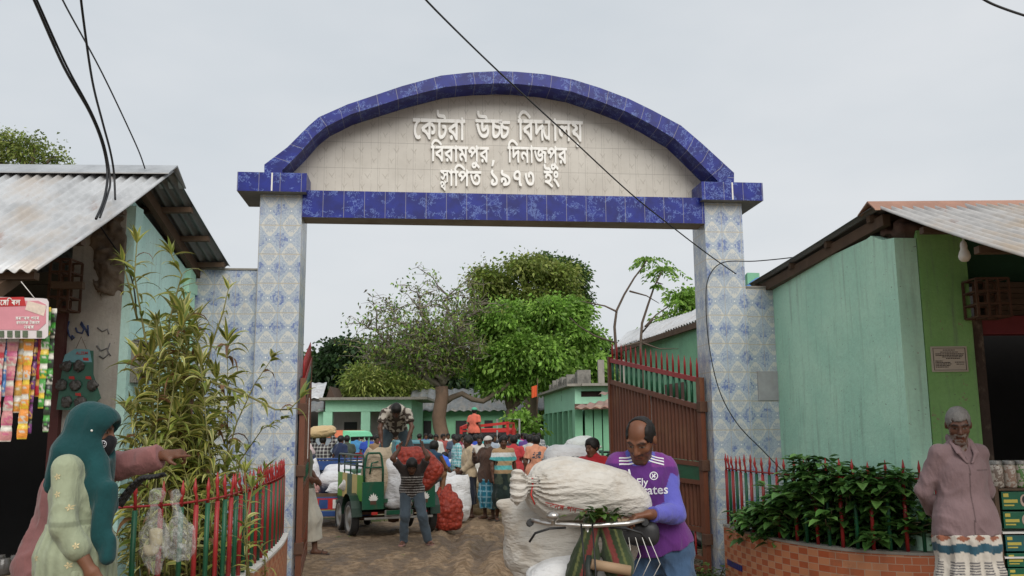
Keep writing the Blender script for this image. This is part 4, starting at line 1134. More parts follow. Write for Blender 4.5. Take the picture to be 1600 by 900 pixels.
for v, u0, u1 in ((.84, .33, .66), (.76, .25, .75), (.69, .12, .90), (.63, .12, .88), (.57, .30, .85), (.51, .4, .8), (.41, .10, .30), (.35, .10, .52), (.29, .10, .55), (.23, .10, .5), (.17, .1, .45), (.36, .64, .9), (.28, .68, .88)):
 u = u0
 while u < u1:
  l = rr.uniform(.02, .07); mark(u, min(u + l, u1), v, v + .028); u += l + .015
b.build('print', plain('printed_ink', (0.08, 0.07, 0.065), 0.8), nt)
b = MB(); a_, c_ = P(1166, 446, 12.5), P(1232, 420, 12.5)
for i in range(8):
 u0, u1 = i / 8, (i + 1) / 8
 f0 = lambda u: a_.lerp(c_, u) + Vector((0, 0.0, 0.05 * math.sin(u * 6)))
 b.quad([f0(u0) + Vector((0, -.9, -.25)), f0(u1) + Vector((0, -.9, -.25)), f0(u1), f0(u0)], smooth=True)
 b.quad([f0(u0), f0(u1), f0(u1) + Vector((0, 1.2, -.35)), f0(u0) + Vector((0, 1.2, -.35))], smooth=True)
tp_ = empty('tarpaulin', (0, 0, 0), 0, 'strip of bright blue tarpaulin on a pole behind the right wing wall', 'tarpaulin')
b.build('sheet', plain('blue_tarpaulin', (0.04, 0.22, 0.55), 0.45, 0.15), tp_)
b = MB()
for q in (a_, c_): b.tube([(q.x, q.y, -0.2), tuple(q - Vector((0, 0, 0.03)))], 0.03, 8)
b.build('pole', M_WOOD, tp_)
def pier_row(parent, pts, w, z0, z1, m):
 for x, y in pts: MB().box(x - w / 2, x + w / 2, y - w / 2, y + w / 2, z0, z1).build('pier', m, parent)
M_PINK = painted_wall('pale_pink_plaster', (0.40, 0.33, 0.34), (0.34, 0.28, 0.28), amt=0.85)
M_DARKDOOR = plain('dark_doorway', (0.03, 0.028, 0.03), 0.8, 0.3)
YB = 56.0
xa, xb = P(508, 650, YB).x, P(643, 650, YB).x
zt_ = P(575, 622, YB).z; zl = P(575, 643, YB).z
sb = empty('school_block', (0, 0, 0), 0, 'long low green school block with a veranda and pink back wall across the yard', 'school building', 'school buildings round the yard')
MB().box(xa - .3, xb + 1, YB - 0.5, YB + 7, zt_ - 0.12, zt_ + 0.04).build('roof_slab', M_CONC, sb)
MB().box(xa, xb, YB, YB + 0.3, zl, zt_ - 0.121).box(xb - .3, xb, YB + 0.3, YB + 7, -0.5, zt_ - 0.121).build('fascia', M_FARPALE, sb)
MB().box(xa, xb - 0.3, YB + 2.4, YB + 2.6, -0.5, zt_ - 0.12).build('back_wall', M_PINK, sb)
for px in (512, 571, 636): MB().box(P(px, 650, YB).x - .28, P(px, 650, YB).x + .28, YB + 0.02, YB + 0.4, -0.5, zl).build('pier', M_FARPALE, sb)
for p0, p1 in ((538, 558), (595, 620), (512, 516)):
 MB().box(P(p0, 660, YB + 2.4).x, P(p1, 660, YB + 2.4).x, YB + 2.36, YB + 2.399, -0.4, 2.2).build('door', M_DARKDOOR, sb)
YC = 64.0
xa2, xb2 = P(645, 660, YC).x, P(842, 660, YC).x
sc2 = empty('school_block', (0, 0, 0), 0, 'dim green school wing with dark window bays behind the bare tree', 'school building', 'school buildings round the yard')
zc = P(740, 640, YC).z
MB().box(xa2, xb2, YC, YC + 6, -0.5, zc).build('wall', M_FARMINT, sc2)
corrugated((xa2 - .4, YC + 3.2, zc + 1.6), (xb2 + .4, YC + 3.2, zc + 1.6), (xa2 - .4, YC - 0.7, zc - 0.1), (xb2 + .4, YC - 0.7, zc - 0.1), M_TINDARK, sc2, 'roof', pitch=0.6, amp=0.05)
for i, (p0, p1) in enumerate(((648, 656), (662, 674), (681, 690), (712, 729), (736, 748), (757, 770), (785, 800), (812, 826))):
 MB().box(P(p0, 660, YC).x, P(p1, 660, YC).x, YC - 0.05, YC - 0.002, 0.3, 2.3).build('window', M_DARKDOOR, sc2)
YD = 60.0
sh = empty('tin_shed', (0, 0, 0), 0, 'old dark shed with a pale tin roof beside the long green block', 'shed')
p0, p1 = P(440, 598, YD + 3), P(511, 598, YD + 3); q0, q1 = P(430, 622, YD), P(504, 622, YD)
corrugated(p0, p1, q0, q1, M_TINWHITE, sh, 'roof_sheet', pitch=0.5, amp=0.03)
corrugated(P(440, 627, YD - 1), P(506, 627, YD - 1), P(440, 643, YD - 3), P(506, 643, YD - 3), M_TINDARK, sh, 'roof_sheet', pitch=0.5, amp=0.03)
MB().box(q0.x, q1.x, YD, YD + 4, -0.5, q0.z - 0.1).build('wall', plain('dark_shed_boards', (0.05, 0.045, 0.04), 0.9, 0.4, 2), sh)
MB().box(P(497, 660, YD - 2.7).x, P(506, 660, YD - 2.7).x, YD - 2.7, YD - 2.4, -0.5, P(500, 640, YD - 2.7).z).build('pier', M_FARPALE, sh)
g0 = MB(); a_, b_, c_ = P(500, 640, 62), P(528, 640, 62), P(513, 603, 62)
g0.prism([(a_.x, 0), (b_.x, 0), (b_.x, a_.z), (c_.x, c_.z), (a_.x, a_.z)], lambda a, z, d: (a, d, z), 62.6, 66)
g0 = g0.build('brick_gable', plain('weathered_brick', (0.085, 0.055, 0.042), 0.95, 0.4, 1.2, 0.5, 6)); tag(g0, 'steep weathered brick gable behind the tin shed roof', 'gable')
rb_ = empty('classroom_block', (0, 0, 0), 0, 'green classroom block with a row of piers under a stained concrete parapet', 'school building', 'school buildings round the yard')
Nn = P(899, 660, 36.0); Fn = P(851, 660, 46.0)
A = Vector((Nn.x, Nn.y, 0)); Bv = Vector((Fn.x, Fn.y, 0))
zR = P(899, 604, 36.0).z; zM = P(899, 640, 36).z
b = MB(); LL = (A - Bv).length
wall_poly(b, [(0, zM), (LL, zM), (LL, zR), (0, zR)], Bv, A, 0.25)
b.box(A.x, A.x + 6, A.y, A.y + 0.25, zM, zM + 0.5).box(A.x, A.x + 6, A.y + .01, A.y + 0.26, zR - 0.18, zR)
b.box(P(940, 620, 36).x, A.x + 6, A.y + .005, A.y + 0.255, zM + .5, zR - .18)
b.box(A.x, A.x + .12, A.y + .005, A.y + 0.255, zM + .5, zR - .18)
b.build('upper_wall', M_FARPALE, rb_)
MB().box(A.x + .05, A.x + 2.2, A.y + 0.3, A.y + 0.4, zM, zR).build('shutter', plain('brown_shutter', (0.05, 0.022, 0.02), 0.7), rb_)
d = (A - Bv).normalized(); nrm = Vector((d.y, -d.x, 0))
b = MB()
b.prism([(0, 0), (LL + 0.3, 0), (LL + 0.3, 0.10), (0, 0.10)], lambda s_, z, dep: tuple(Bv + d * s_ - nrm * dep + Vector((0, 0, zR + 0.003 + z))), -0.35, 5)
b.box(A.x + .25, A.x + 7, A.y - 0.5, A.y + 4, zR + 0.004, zR + 0.104)
b.build('roof_slab', M_CONC, rb_)
rr = random.Random(3)
b = MB()
for k in range(16):
 s_ = LL * (0.02 + 0.06 * k); h = rr.choice((0.35, 0.45, 0.55, 0.6)); w = rr.uniform(.2, .3)
 c0 = Bv + d * s_ - nrm * 0.5
 b.box(c0.x - w, c0.x + w, c0.y - w, c0.y + w, zR + 0.10, zR + 0.10 + h)
for k in range(3):
 MB().box(A.x + 1.0 + k * .9, A.x + 1.25 + k * .9, A.y + 0.5, A.y + 0.8, zR + .1, zR + rr.choice((.6, 1.1))).build('parapet_post', M_CONC, rb_)
b.build('parapet_blocks', plain('stained_concrete', (0.20, 0.19, 0.17), 0.95, 0.5, 3, 0.6, 12, dirt=(0.05, 0.05, 0.045), dirt_amt=0.8), rb_)
for k in range(7):
 c0 = Bv + d * (LL * k / 6.0)
 bb = MB(); bb.prism([(-.16, -0.6), (.16, -0.6), (.16, zM), (-.16, zM)], lambda s_, z, dep: tuple(c0 + d * s_ - nrm * dep + Vector((0, 0, z))), -0.03, 0.9)
 bb.build('pier', M_FARMINT, rb_)
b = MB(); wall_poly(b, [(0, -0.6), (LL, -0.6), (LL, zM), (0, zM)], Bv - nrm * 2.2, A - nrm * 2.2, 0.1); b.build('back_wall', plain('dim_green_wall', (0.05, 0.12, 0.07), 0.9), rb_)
for k in range(2): MB().box(Bv.x + d.x * 6.2, Bv.x + d.x * 6.2 + .28, Bv.y + d.y * 6.2 - .08, Bv.y + d.y * 6.2 - .05, zM + .45 + k * .35, zM + .7 + k * .35).build('wall_mark', M_DARKDOOR, rb_)
lt = empty('lean_to_classroom', (0, 0, 0), 0, 'green lean-to classroom with a rust red tin roof in front of the parapet block', 'school building', 'school buildings round the yard')
yl = 29.0
l0, l1 = P(896, 638, yl - .6), P(1000, 628, yl - .6); m0, m1 = P(903, 630, yl + 2.5), P(1000, 612, yl + 2.5)
corrugated(P(905, 633, yl + 1), P(1010, 615, yl + 1), l0, P(1010, 637, yl - .6), tin('red_rust_tin', 1.0, (0.30, 0.16, 0.12)), lt, 'roof', pitch=0.3, amp=0.03)
corrugated(P(938, 614, yl + 3), P(1010, 598, yl + 3), P(935, 617, yl + 2), P(1010, 610, yl + 2), tin('red_rust_tin_upper', 1.0, (0.30, 0.16, 0.12)), lt, 'roof', pitch=0.3, amp=0.03)
xl0, xl1 = P(899, 660, yl).x, P(1010, 660, yl).x
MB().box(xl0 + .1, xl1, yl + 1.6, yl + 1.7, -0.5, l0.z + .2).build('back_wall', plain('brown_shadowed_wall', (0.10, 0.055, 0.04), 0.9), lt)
for px in (904, 920, 934, 948, 962, 975): MB().box(P(px, 660, yl).x - .12, P(px, 660, yl).x + .13, yl, yl + 1.2, -0.6, l0.z - .02).build('pier', M_FARMINT, lt)
hs = empty('tin_roofed_house', (0, 0, 0), 0, 'green house with a white tin roof and brown shutters just behind the open gate leaf', 'house')
yh = 17.0
h0, h1 = P(978, 560, yh + 1.5), P(1150, 500, yh - 2)
A = Vector((P(978, 660, 20).x, 20, 0)); Bq = Vector((P(1100, 660, 15.5).x, 15.5, 0))
b = MB(); LL = (Bq - A).length
zA, zB = P(985, 548, 20).z, P(1100, 510, 15.5).z
wall_poly(b, [(0, -0.5), (LL + 2, -0.5), (LL + 2, zB + 0.6), (LL, zB), (0, zA)], A, Bq, 0.2)
b.build('gable_wall', M_FARMINT, hs)
b = MB(); wall_poly(b, [(0, -0.5), (3, -0.5), (3, zA), (0, zA)], A + Vector((3, 1.2, 0)), A, 0.2); b.build('side_wall', M_FARPALE, hs)
dA = (Bq - A).normalized(); nA = Vector((dA.y, -dA.x, 0))
r0_ = A - dA * 0.7 + nA * 0.5 + Vector((0, 0, zA + 0.05)); r1_ = Bq + dA * 1.4 + nA * 0.5 + Vector((0, 0, zB + 0.45))
ua_, ub_ = P(957, 546, 19.6), P(1096, 500, 15.3)
up_ = Vector((0.5, 1.2, 0.5))
corrugated(ua_ + up_, ub_ + up_ + Vector((.5, 0, 0.1)), ua_, ub_, M_TINWHITE, hs, 'roof', pitch=0.12, amp=0.02)
r0_, r1_ = ua_ + Vector((0, 0.05, 0)), ub_ + Vector((0, 0.05, 0))
b = MB(); b.bar(r0_ - Vector((0, 0, .06)), r1_ - Vector((0, 0, .06)), 0.06, 0.1); b.build('barge_board', M_WOOD, hs)
for s0, s1, z0, z1 in ((LL * .60, LL * .84, P(1045, 628, 17).z, P(1045, 600, 17).z),):
 b = MB(); b.prism([(s0, z0), (s1, z0), (s1, z1), (s0, z1)], lambda s_, z, dep: tuple(A + dA * s_ + nA * dep + Vector((0, 0, z))), 0.04, 0.003)
 for i in range(len(b.f)): b.f[i] = tuple(reversed(b.f[i]))
 w = b.build('shutter', plain('brown_wood_shutter', (0.11, 0.05, 0.035), 0.7, 0.3, 5), hs)
 b = MB(); b.prism([((s0 + s1) / 2 - .02, z0), ((s0 + s1) / 2 + .02, z0), ((s0 + s1) / 2 + .02, z1), ((s0 + s1) / 2 - .02, z1)], lambda s_, z, dep: tuple(A + dA * s_ + nA * dep + Vector((0, 0, z))), 0.055, 0.042)
 b.build('frame_bar', M_WOOD, w)
def leaf_material(name, rough=0.5, trans=0.35):
 if name in MATS: return MATS[name]
 t = T(name)
 at = t.attr('Col')
 c = t.scale(at.outputs['Color'], t.noise(25, 2, 0.5) * 0.4 + 0.8)
 t.base(c).set(rough=rough, spec=0.35)
 tr = t.t.nodes.new('ShaderNodeBsdfTranslucent')
 mx_ = t.t.nodes.new('ShaderNodeMixShader'); mx_.inputs[0].default_value = trans
 t.t.links.new(t.scale(c, 1.3), tr.inputs['Color'])
 out = t.t.nodes['Material Output']
 t.t.links.new(t.b.outputs[0], mx_.inputs[1]); t.t.links.new(tr.outputs[0], mx_.inputs[2])
 t.t.links.new(mx_.outputs[0], out.inputs['Surface'])
 MATS[name] = t.mat
 return t.mat
M_LEAF = leaf_material('tree_leaf')
def bark(name, col): return plain(name, col, 0.9, 0.4, 3, 0.7, 14, dirt=(0.05, 0.045, 0.035))
M_BARK = bark('grey_brown_bark', (0.15, 0.115, 0.085))
def unit(n, rng):
 v = rng.normal(size=(n, 3)); return v / np.linalg.norm(v, axis=1, keepdims=True)
def leaf_quads(P0, D, size, width, rng, droop=0.3):
 """diamond leaves folded along the midrib: base, side, tip, side"""
 n = len(P0)
 up = unit(n, rng); side = np.cross(D, up); side /= np.linalg.norm(side, axis=1, keepdims=True) + 1e-9
 nr = np.cross(side, D)
 s_ = size[:, None]; w_ = (size * width)[:, None]
 tip = P0 + D * s_ - np.array([0, 0, 1]) * s_ * droop
 mid = P0 + D * s_ * 0.45
 V = np.stack([P0, mid + side * w_ + nr * w_ * .3, tip, mid - side * w_ + nr * w_ * .3], 1).reshape(-1, 3)
 return V, np.arange(4 * n).reshape(-1, 4)
def foliage(name, blobs, n_cl, per, size, cols, parent, seed, spread=0.5, mat=None, width=0.32, droop=0.3, hollow=0.55, lower=0.7):
 """leaf clumps through the volume of ellipsoid lobes; colour differs from clump to clump"""
 rng = np.random.default_rng(seed)
 vol = np.array([r[0] * r[1] * r[2] for c, r in blobs]) ** 0.67
 pick = rng.choice(len(blobs), n_cl, p=vol / vol.sum())
 Cc = np.array([c for c, r in blobs], float)[pick]; Rr = np.array([r for c, r in blobs], float)[pick]
 u = unit(n_cl, rng)
 low = u[:, 2] < -lower; u[low, 2] *= -0.6
 rad = hollow + (1.05 - hollow) * rng.random(n_cl) ** 0.6
 rad *= 1 + 0.42 * vnoise(u[:, 0] * 2.3 + seed, u[:, 1] * 2.3 + pick * 3.1, u[:, 2] * 2.3)
 Pc = Cc + u * Rr * rad[:, None]
 tone = rng.random(n_cl); bright = rng.uniform(0.6, 1.45, n_cl)
 idx = np.repeat(np.arange(n_cl), per); n = len(idx)
 off = rng.normal(size=(n, 3)) * spread * np.array([1, 1, 0.6])
 P0 = Pc[idx] + off
 D = unit(n, rng) * 0.8 + u[idx] * 0.7 + off / (spread * 3); D[:, 2] -= 0.15
 D /= np.linalg.norm(D, axis=1, keepdims=True)
 V, Q = leaf_quads(P0, D, size * rng.uniform(0.6, 1.3, n), width, rng, droop)
 cols = np.array(cols)
 f = tone[idx] * (len(cols) - 1); k = np.minimum(f.astype(int), len(cols) - 2); f = (f - k)[:, None]
 c = (cols[k] * (1 - f) + cols[k + 1] * f) * (bright[idx] * rng.uniform(0.8, 1.2, n))[:, None]
 me = arrays_mesh(name, V, Q, mat or M_LEAF, smooth=False, colors=np.repeat(c, 4, 0))
 return link(name, me, parent), Pc
def limb(b, a, c, r0, r1, rng, wig=0.08, n=6, sides=7):
 a, c = Vector(a), Vector(c); L = (c - a).length
 pts = []
 for i in range(n + 1):
  t = i / n
  p = a.lerp(c, t)
  p += Vector((rng.normal() * wig * L * .4, rng.normal() * wig * L * .4, rng.normal() * wig * L * .25 + math.sin(t * math.pi) * wig * L * 0.7)) * (0 if i in (0, n) else 1)
  pts.append(p)
 b.tube(pts, [r0 + (r1 - r0) * i / n for i in range(n + 1)], sides)
 return pts
def tree(name, label, base, trunk_top, r, blobs, n_cl, per, size, cols, seed, group='trees round the yard', m=None, twigs=26, **kw):
 rng = np.random.default_rng(seed + 100)
 e = empty(name, base, 0, label, 'tree', group)
 base = Vector(base); inv = lambda p: Vector(p) - base
 bl = [((c[0] - base.x, c[1] - base.y, c[2] - base.z), r_) for c, r_ in blobs]
 main = bl; bl = []
 for c, r_ in main:                                     # each lobe breaks up into smaller uneven boughs
  bl.append((c, tuple(q * .66 for q in r_)))
  for k in range(5):
   u = unit(1, rng)[0]; u[2] = abs(u[2]) * .9 - .25; f = rng.uniform(.30, .54)
   bl.append((tuple(np.array(c) + u * np.array(r_) * .84), tuple(q * f for q in r_)))
 b = MB(); tt = inv(trunk_top)
 limb(b, (0, 0, -0.3), tt, r * 1.25, r * 0.8, rng, 0.05, 7, 10)
 b.build('trunk', m or M_BARK, e)
 cr_, Pc = foliage('crown', bl, n_cl, per, size, cols, e, seed, **kw)
 b = MB(); ends = []
 for c, r_ in main:
  pts = limb(b, tt, c, r * 0.6, r * 0.18, rng, 0.10); ends += pts[2:]
 for k in rng.choice(len(Pc), min(twigs, len(Pc)), replace=False):
  q = Vector(Pc[k]); a = min(ends, key=lambda p: (p - q).length)
  limb(b, a, q, r * 0.16, r * 0.04, rng, 0.1, 4, 5)
 b.build('branches', m or M_BARK, e)
 return e
def blob(px, py, rx, ry, y, ry_depth=None):
 c = P(px, py, y); k = y / F_PX
 return (tuple(c), (rx * k, (ry_depth or rx * 0.8) * k, ry * k))
def foot(px, y, z=-0.16):
 v = P(px, 700, y); return Vector((v.x, y, z))
BRIGHT = [(0.10, 0.20, 0.028), (0.175, 0.32, 0.052), (0.27, 0.42, 0.085)]
OLIVE = [(0.095, 0.15, 0.024), (0.17, 0.22, 0.042), (0.27, 0.30, 0.08)]
DARK = [(0.014, 0.036, 0.012), (0.026, 0.056, 0.018), (0.042, 0.078, 0.026)]
MID = [(0.038, 0.085, 0.020), (0.07, 0.125, 0.032), (0.11, 0.165, 0.05)]
y = 50
tree('broadleaf_tree', 'bright green bushy tree in front of the taller olive tree across the yard', foot(795, y), P(797, 640, y), 0.32,
  [blob(800, 505, 52, 38, y), blob(762, 520, 36, 42, y), blob(870, 500, 46, 44, y), blob(830, 560, 62, 50, y), blob(895, 535, 34, 40, y), blob(775, 575, 38, 42, y), blob(795, 608, 32, 22, y), blob(855, 590, 40, 30, y)],
  2500, 17, 0.25, BRIGHT, 1, spread=0.30, hollow=0.45)
y = 62
tree('broadleaf_tree', 'tall olive green tree rising above the bright green tree', foot(830, y), P(830, 580, y), 0.5,
  [blob(775, 450, 42, 44, y), blob(825, 425, 55, 28, y), blob(870, 440, 40, 36, y), blob(890, 490, 26, 44, y), blob(820, 480, 60, 40, y), blob(765, 495, 32, 46, y), blob(850, 520, 60, 46, y)],
  1500, 15, 0.28, OLIVE, 2, spread=0.38, hollow=0.45)
tree('broadleaf_tree', 'darker green tree at the right shoulder of the tall olive tree', foot(880, 66), P(880, 600, 66), 0.4,
  [blob(882, 440, 30, 34, 66), blob(896, 490, 24, 50, 66), blob(850, 418, 24, 20, 66)], 900, 16, 0.28, MID, 3, spread=0.36)
def bare_tree(base, fork, tips, r, label, seed, cols, leaf_n, size):
 rng = np.random.default_rng(seed)
 e = empty('bare_tree', base, 0, label, 'tree', 'trees round the yard'); base = Vector(base)
 b = MB(); fk = Vector(fork) - base
 limb(b, (0, 0, -.3), fk, r * 1.2, r, rng, 0.04, 8, 10)
 b.build('trunk', bark('reddish_bark', (0.15, 0.095, 0.065)), e)
 b = MB(); fine = []
 for tip, rr_ in tips:
  q = Vector(tip) - base
  pts = limb(b, fk, q, r * rr_, r * 0.12, rng, 0.09, 8, 7)
  for p in pts[2:]:
   for k in range(4):
    d = Vector((rng.normal(), rng.normal(), abs(rng.normal()) * 0.7)) * (q - fk).length * 0.17
    sub = limb(b, p, p + d, r * 0.13, r * 0.03, rng, 0.12, 4, 5)
    for s_ in sub[2:]:
     for k2 in range(3):
      d2 = Vector((rng.normal(), rng.normal(), rng.normal() * .6)) * (q - fk).length * 0.08
      limb(b, s_, s_ + d2, r * 0.045, r * 0.015, rng, 0.1, 3, 4); fine.append(s_ + d2)
 b.build('branches', bark('pale_bark', (0.22, 0.19, 0.155)), e)
 Pc = np.array([tuple(p) for p in fine]); idx = rng.choice(len(Pc), leaf_n)
 P0 = Pc[idx] + rng.normal(size=(leaf_n, 3)) * 0.16
 D = unit(leaf_n, rng); D[:, 2] -= .3; D /= np.linalg.norm(D, axis=1, keepdims=True)
 V, Q = leaf_quads(P0, D, size * rng.uniform(.6, 1.2, leaf_n), 0.25, rng)
 cols = np.array(cols); c = cols[rng.integers(0, len(cols), leaf_n)] * rng.uniform(.7, 1.2, leaf_n)[:, None]
 link('crown', arrays_mesh('crown', V, Q, M_LEAF, False, np.repeat(c, 4, 0)), e)
 return e
y = 48
bare_tree(foot(688, y), P(690, 604, y), [(P(575, 512, y - 2), .5), (P(612, 488, y + 1), .55), (P(655, 466, y), .5), (P(700, 462, y + 2), .55), (P(742, 478, y), .5), (P(600, 565, y + 2), .4), (P(636, 540, y - 2), .4), (P(752, 540, y), .4), (P(715, 520, y - 2), .4), (P(660, 520, y), .4), (P(570, 560, y + 2), .35)], 0.34,
   'half bare spreading tree with a reddish trunk and thin brown branches', 5, OLIVE + BRIGHT + [(0.09, 0.075, 0.04)], 7600, 0.22)
b = MB(); pts = [P(px, py, 49) for px, py in ((692, 631), (706, 621), (722, 615), (738, 624), (755, 627), (771, 617), (788, 606), (796, 598))]
ob = b.tube(pts, [.17, .16, .15, .14, .14, .13, .11, .07], 8).build('fallen_limb', M_BARK)
tag(ob, 'long pale wavy limb stretched between the bare tree and the bright green tree', 'branch')
y = 78
for i, (lab, px, bl, cols) in enumerate((
  ('dark feathery tree behind the tin shed at the far left of the yard', 540, [(540, 555, 34, 30), (520, 590, 44, 40), (560, 590, 30, 36)], DARK),
  ('dark green tree just right of the left gate pillar', 490, [(488, 578, 34, 34), (480, 610, 34, 30), (505, 610, 26, 30)], MID),
  ('dark rounded tree directly behind the bare tree', 660, [(650, 560, 44, 44), (690, 590, 40, 40), (622, 590, 30, 36)], DARK),
  ('dark tree between the bare tree and the bright green tree', 735, [(735, 590, 44, 44), (720, 640, 50, 40), (760, 640, 40, 40)], DARK),
  ('dark tree filling the gap under the bright green tree crown', 810, [(805, 620, 40, 36), (840, 640, 40, 40), (780, 660, 40, 30)], DARK))):
 yy = 74 + 2 * i
 tree('broadleaf_tree', lab, foot(px, yy), P(px, 650, yy), 0.35, [blob(a, b_, c, d_, yy) for a, b_, c, d_ in bl], 620, 12, 0.46, cols, 20 + i, spread=0.5, twigs=10)
for i, (lab, px, bl) in enumerate((
  ('pale yellow green bamboo clump above the long green block', 585, [(575, 600, 34, 34), (610, 610, 30, 36), (555, 625, 26, 26)]),
  ('second bamboo clump leaning behind the bare tree trunk', 640, [(640, 615, 34, 40), (665, 640, 26, 36)]))):
 tree('bamboo_clump', lab, foot(px, 67 + i), P(px, 640, 67 + i), 0.16, [blob(a, b_, c, d_, 67 + i) for a, b_, c, d_ in bl], 520, 14, 0.40, OLIVE, 40 + i, group='bamboo behind the school', spread=0.42, width=0.14, twigs=30)
for i, (lab, px, bl, cols, yy) in enumerate((
  ('small green tree behind the left end of the parapet block', 868, [(862, 590, 26, 24), (885, 580, 22, 26)], MID, 60),
  ('loose light green tree above the parapet block', 910, [(905, 572, 28, 26), (925, 590, 26, 24), (890, 600, 20, 20)], BRIGHT, 56),
  ('dark green tree behind the spikes of the open gate leaf', 948, [(945, 562, 26, 26), (965, 590, 26, 30), (935, 600, 24, 24)], DARK, 64),
  ('pale green tree far behind the parapet block', 880, [(880, 615, 50, 24), (840, 625, 24, 24)], OLIVE, 70))):
 tree('broadleaf_tree', lab, foot(px, yy), P(px, 630, yy), 0.22, [blob(a, b_, c, d_, yy) for a, b_, c, d_ in bl], 420, 13, 0.36, cols, 60 + i, spread=0.4, twigs=12)
yy = 24
tree('feathery_tree', 'feathery tree top showing above the ridge of the left shop roof', Vector((P(40, 600, yy).x, yy, 0)), P(45, 290, yy), 0.16,
  [blob(20, 226, 26, 22, yy), blob(55, 232, 26, 18, yy), blob(82, 246, 16, 12, yy), blob(-10, 250, 30, 26, yy), blob(40, 250, 40, 16, yy)], 250, 13, 0.12, OLIVE, 71, spread=0.19, width=0.22, group='trees round the yard')
yy = 21
tree('feathery_tree', 'light green tree behind the white tin roof beside the right pillar', Vector((P(1070, 600, yy).x, yy, -.1)), P(1075, 540, yy), 0.1,
  [blob(1068, 468, 20, 16, yy), blob(1090, 480, 22, 20, yy), blob(1050, 500, 18, 12, yy), blob(1080, 515, 20, 10, yy)], 230, 12, 0.13, BRIGHT, 72, spread=0.14, width=0.25, twigs=40, group='trees round the yard')
def sapling(label, y, stem, sides, tufts, seed):
 rng = np.random.default_rng(seed)
 base = Vector((P(*stem[0], y).x, y, -0.05)); e = empty('sapling', base, 0, label, 'sapling', 'bare saplings behind the gate leaf')
 b = MB(); pts = [Vector((0, 0, 0))] + [P(px, py, y) - base for px, py in stem[1:]]
 pts = [p + Vector((rng.normal() * .012, rng.normal() * .03, 0)) for p in pts]
 n = len(pts); b.tube(pts, [0.030 - 0.021 * i / (n - 1) for i in range(n)], 8); b.build('trunk', bark('sapling_bark', (0.12, 0.09, 0.07)), e)
 b = MB()
 for s_ in sides:
  q = [P(px, py, y + dy) - base for px, py, dy in s_]; b.tube(q, [0.017 - 0.012 * i / max(len(q) - 1, 1) for i in range(len(q))], 6)
 b.build('branches', bark('sapling_bark', (0.12, 0.09, 0.07)), e)
 P0, D, sz = [], [], []
 for px, py, n_, spread in tufts:
  c = np.array(P(px, py, y) - base)
  for k in range(n_):
   a = rng.uniform(0, 6.28); L = spread * rng.uniform(.6, 1.1); dr = rng.uniform(-.25, .45)
   for j in range(9):
    t = (j + 1) / 9
    p = c + np.array([math.cos(a) * L * t, math.sin(a) * L * t, L * (dr * t - 0.55 * t * t)])
    for s_ in (-1, 1):
     P0.append(p); d_ = np.array([math.cos(a + s_ * 1.1), math.sin(a + s_ * 1.1), -.25 + rng.normal() * .15]); D.append(d_ / np.linalg.norm(d_)); sz.append(0.085)
 P0, D, sz = np.array(P0), np.array(D), np.array(sz) * rng.uniform(.7, 1.2, len(sz))
 V, Q = leaf_quads(P0, D, sz, 0.28, rng)
 c = np.array(BRIGHT)[rng.integers(0, 3, len(P0))] * rng.uniform(.8, 1.3, len(P0))[:, None]
 link('crown', arrays_mesh('crown', V, Q, M_LEAF, False, np.repeat(c, 4, 0)), e)
sapling('thin bare sapling with a leaf tuft, left of the pair behind the gate leaf', 14.5, [(976, 700), (966, 600), (961, 545), (959, 510), (964, 485), (975, 460), (990, 435), (1005, 415), (1012, 404)],
  [[(964, 487, 0), (945, 478, .1), (925, 474, .2), (905, 470, .3)], [(960, 535, 0), (930, 525, -.1), (905, 510, -.2), (890, 496, -.2)], [(984, 455, 0), (1010, 462, .2), (1030, 474, .3)], [(961, 545, 0), (990, 537, .1), (1012, 533, .2)]],
  [(1012, 404, 9, 0.40)], 81)
sapling('thin dark sapling with a leaf tuft, right of the pair behind the gate leaf', 14.9, [(1006, 700), (1002, 590), (1001, 540), (1005, 505), (1012, 475), (1022, 448), (1032, 425), (1038, 417)],
  [[(1008, 510, 0), (1025, 492, .2), (1045, 478, .3), (1060, 470, .3)], [(1002, 535, 0), (1030, 545, .1), (1060, 545, .2)], [(1028, 442, 0), (1036, 444, .1)], [(1003, 520, 0), (1020, 500, -.2), (1045, 490, -.3)]],
  [(1040, 418, 10, 0.42), (1028, 446, 3, .12), (1060, 470, 4, .16)], 82)
tree('small_tree', 'small sparse green sapling beside the trunk of the bright green tree', foot(818, 40), P(818, 668, 40), 0.05, [blob(815, 655, 14, 9, 40), blob(826, 668, 10, 8, 40)], 60, 10, 0.24, BRIGHT, 90, spread=0.22, group='trees round the yard')
rng = np.random.default_rng(5)
bl = []
for k in range(150):
 x = -170 + 340 * k / 149; yy = 105 + rng.normal() * 6
 h = 6.5 + 2.0 * math.sin(k * .9) + rng.normal() * .8
 bl.append(((x, yy, h * 0.42), (3.0, 3.0, h * 0.58)))
o, _ = foliage('far_wood', bl, 5200, 9, 1.0, DARK, None, 6, spread=0.8, hollow=0.6)
tag(o, 'distant dark green wood closing the view behind the school yard', 'wood', kind='stuff')
M_STRAP = leaf_material('variegated_leaf', 0.38, 0.3)
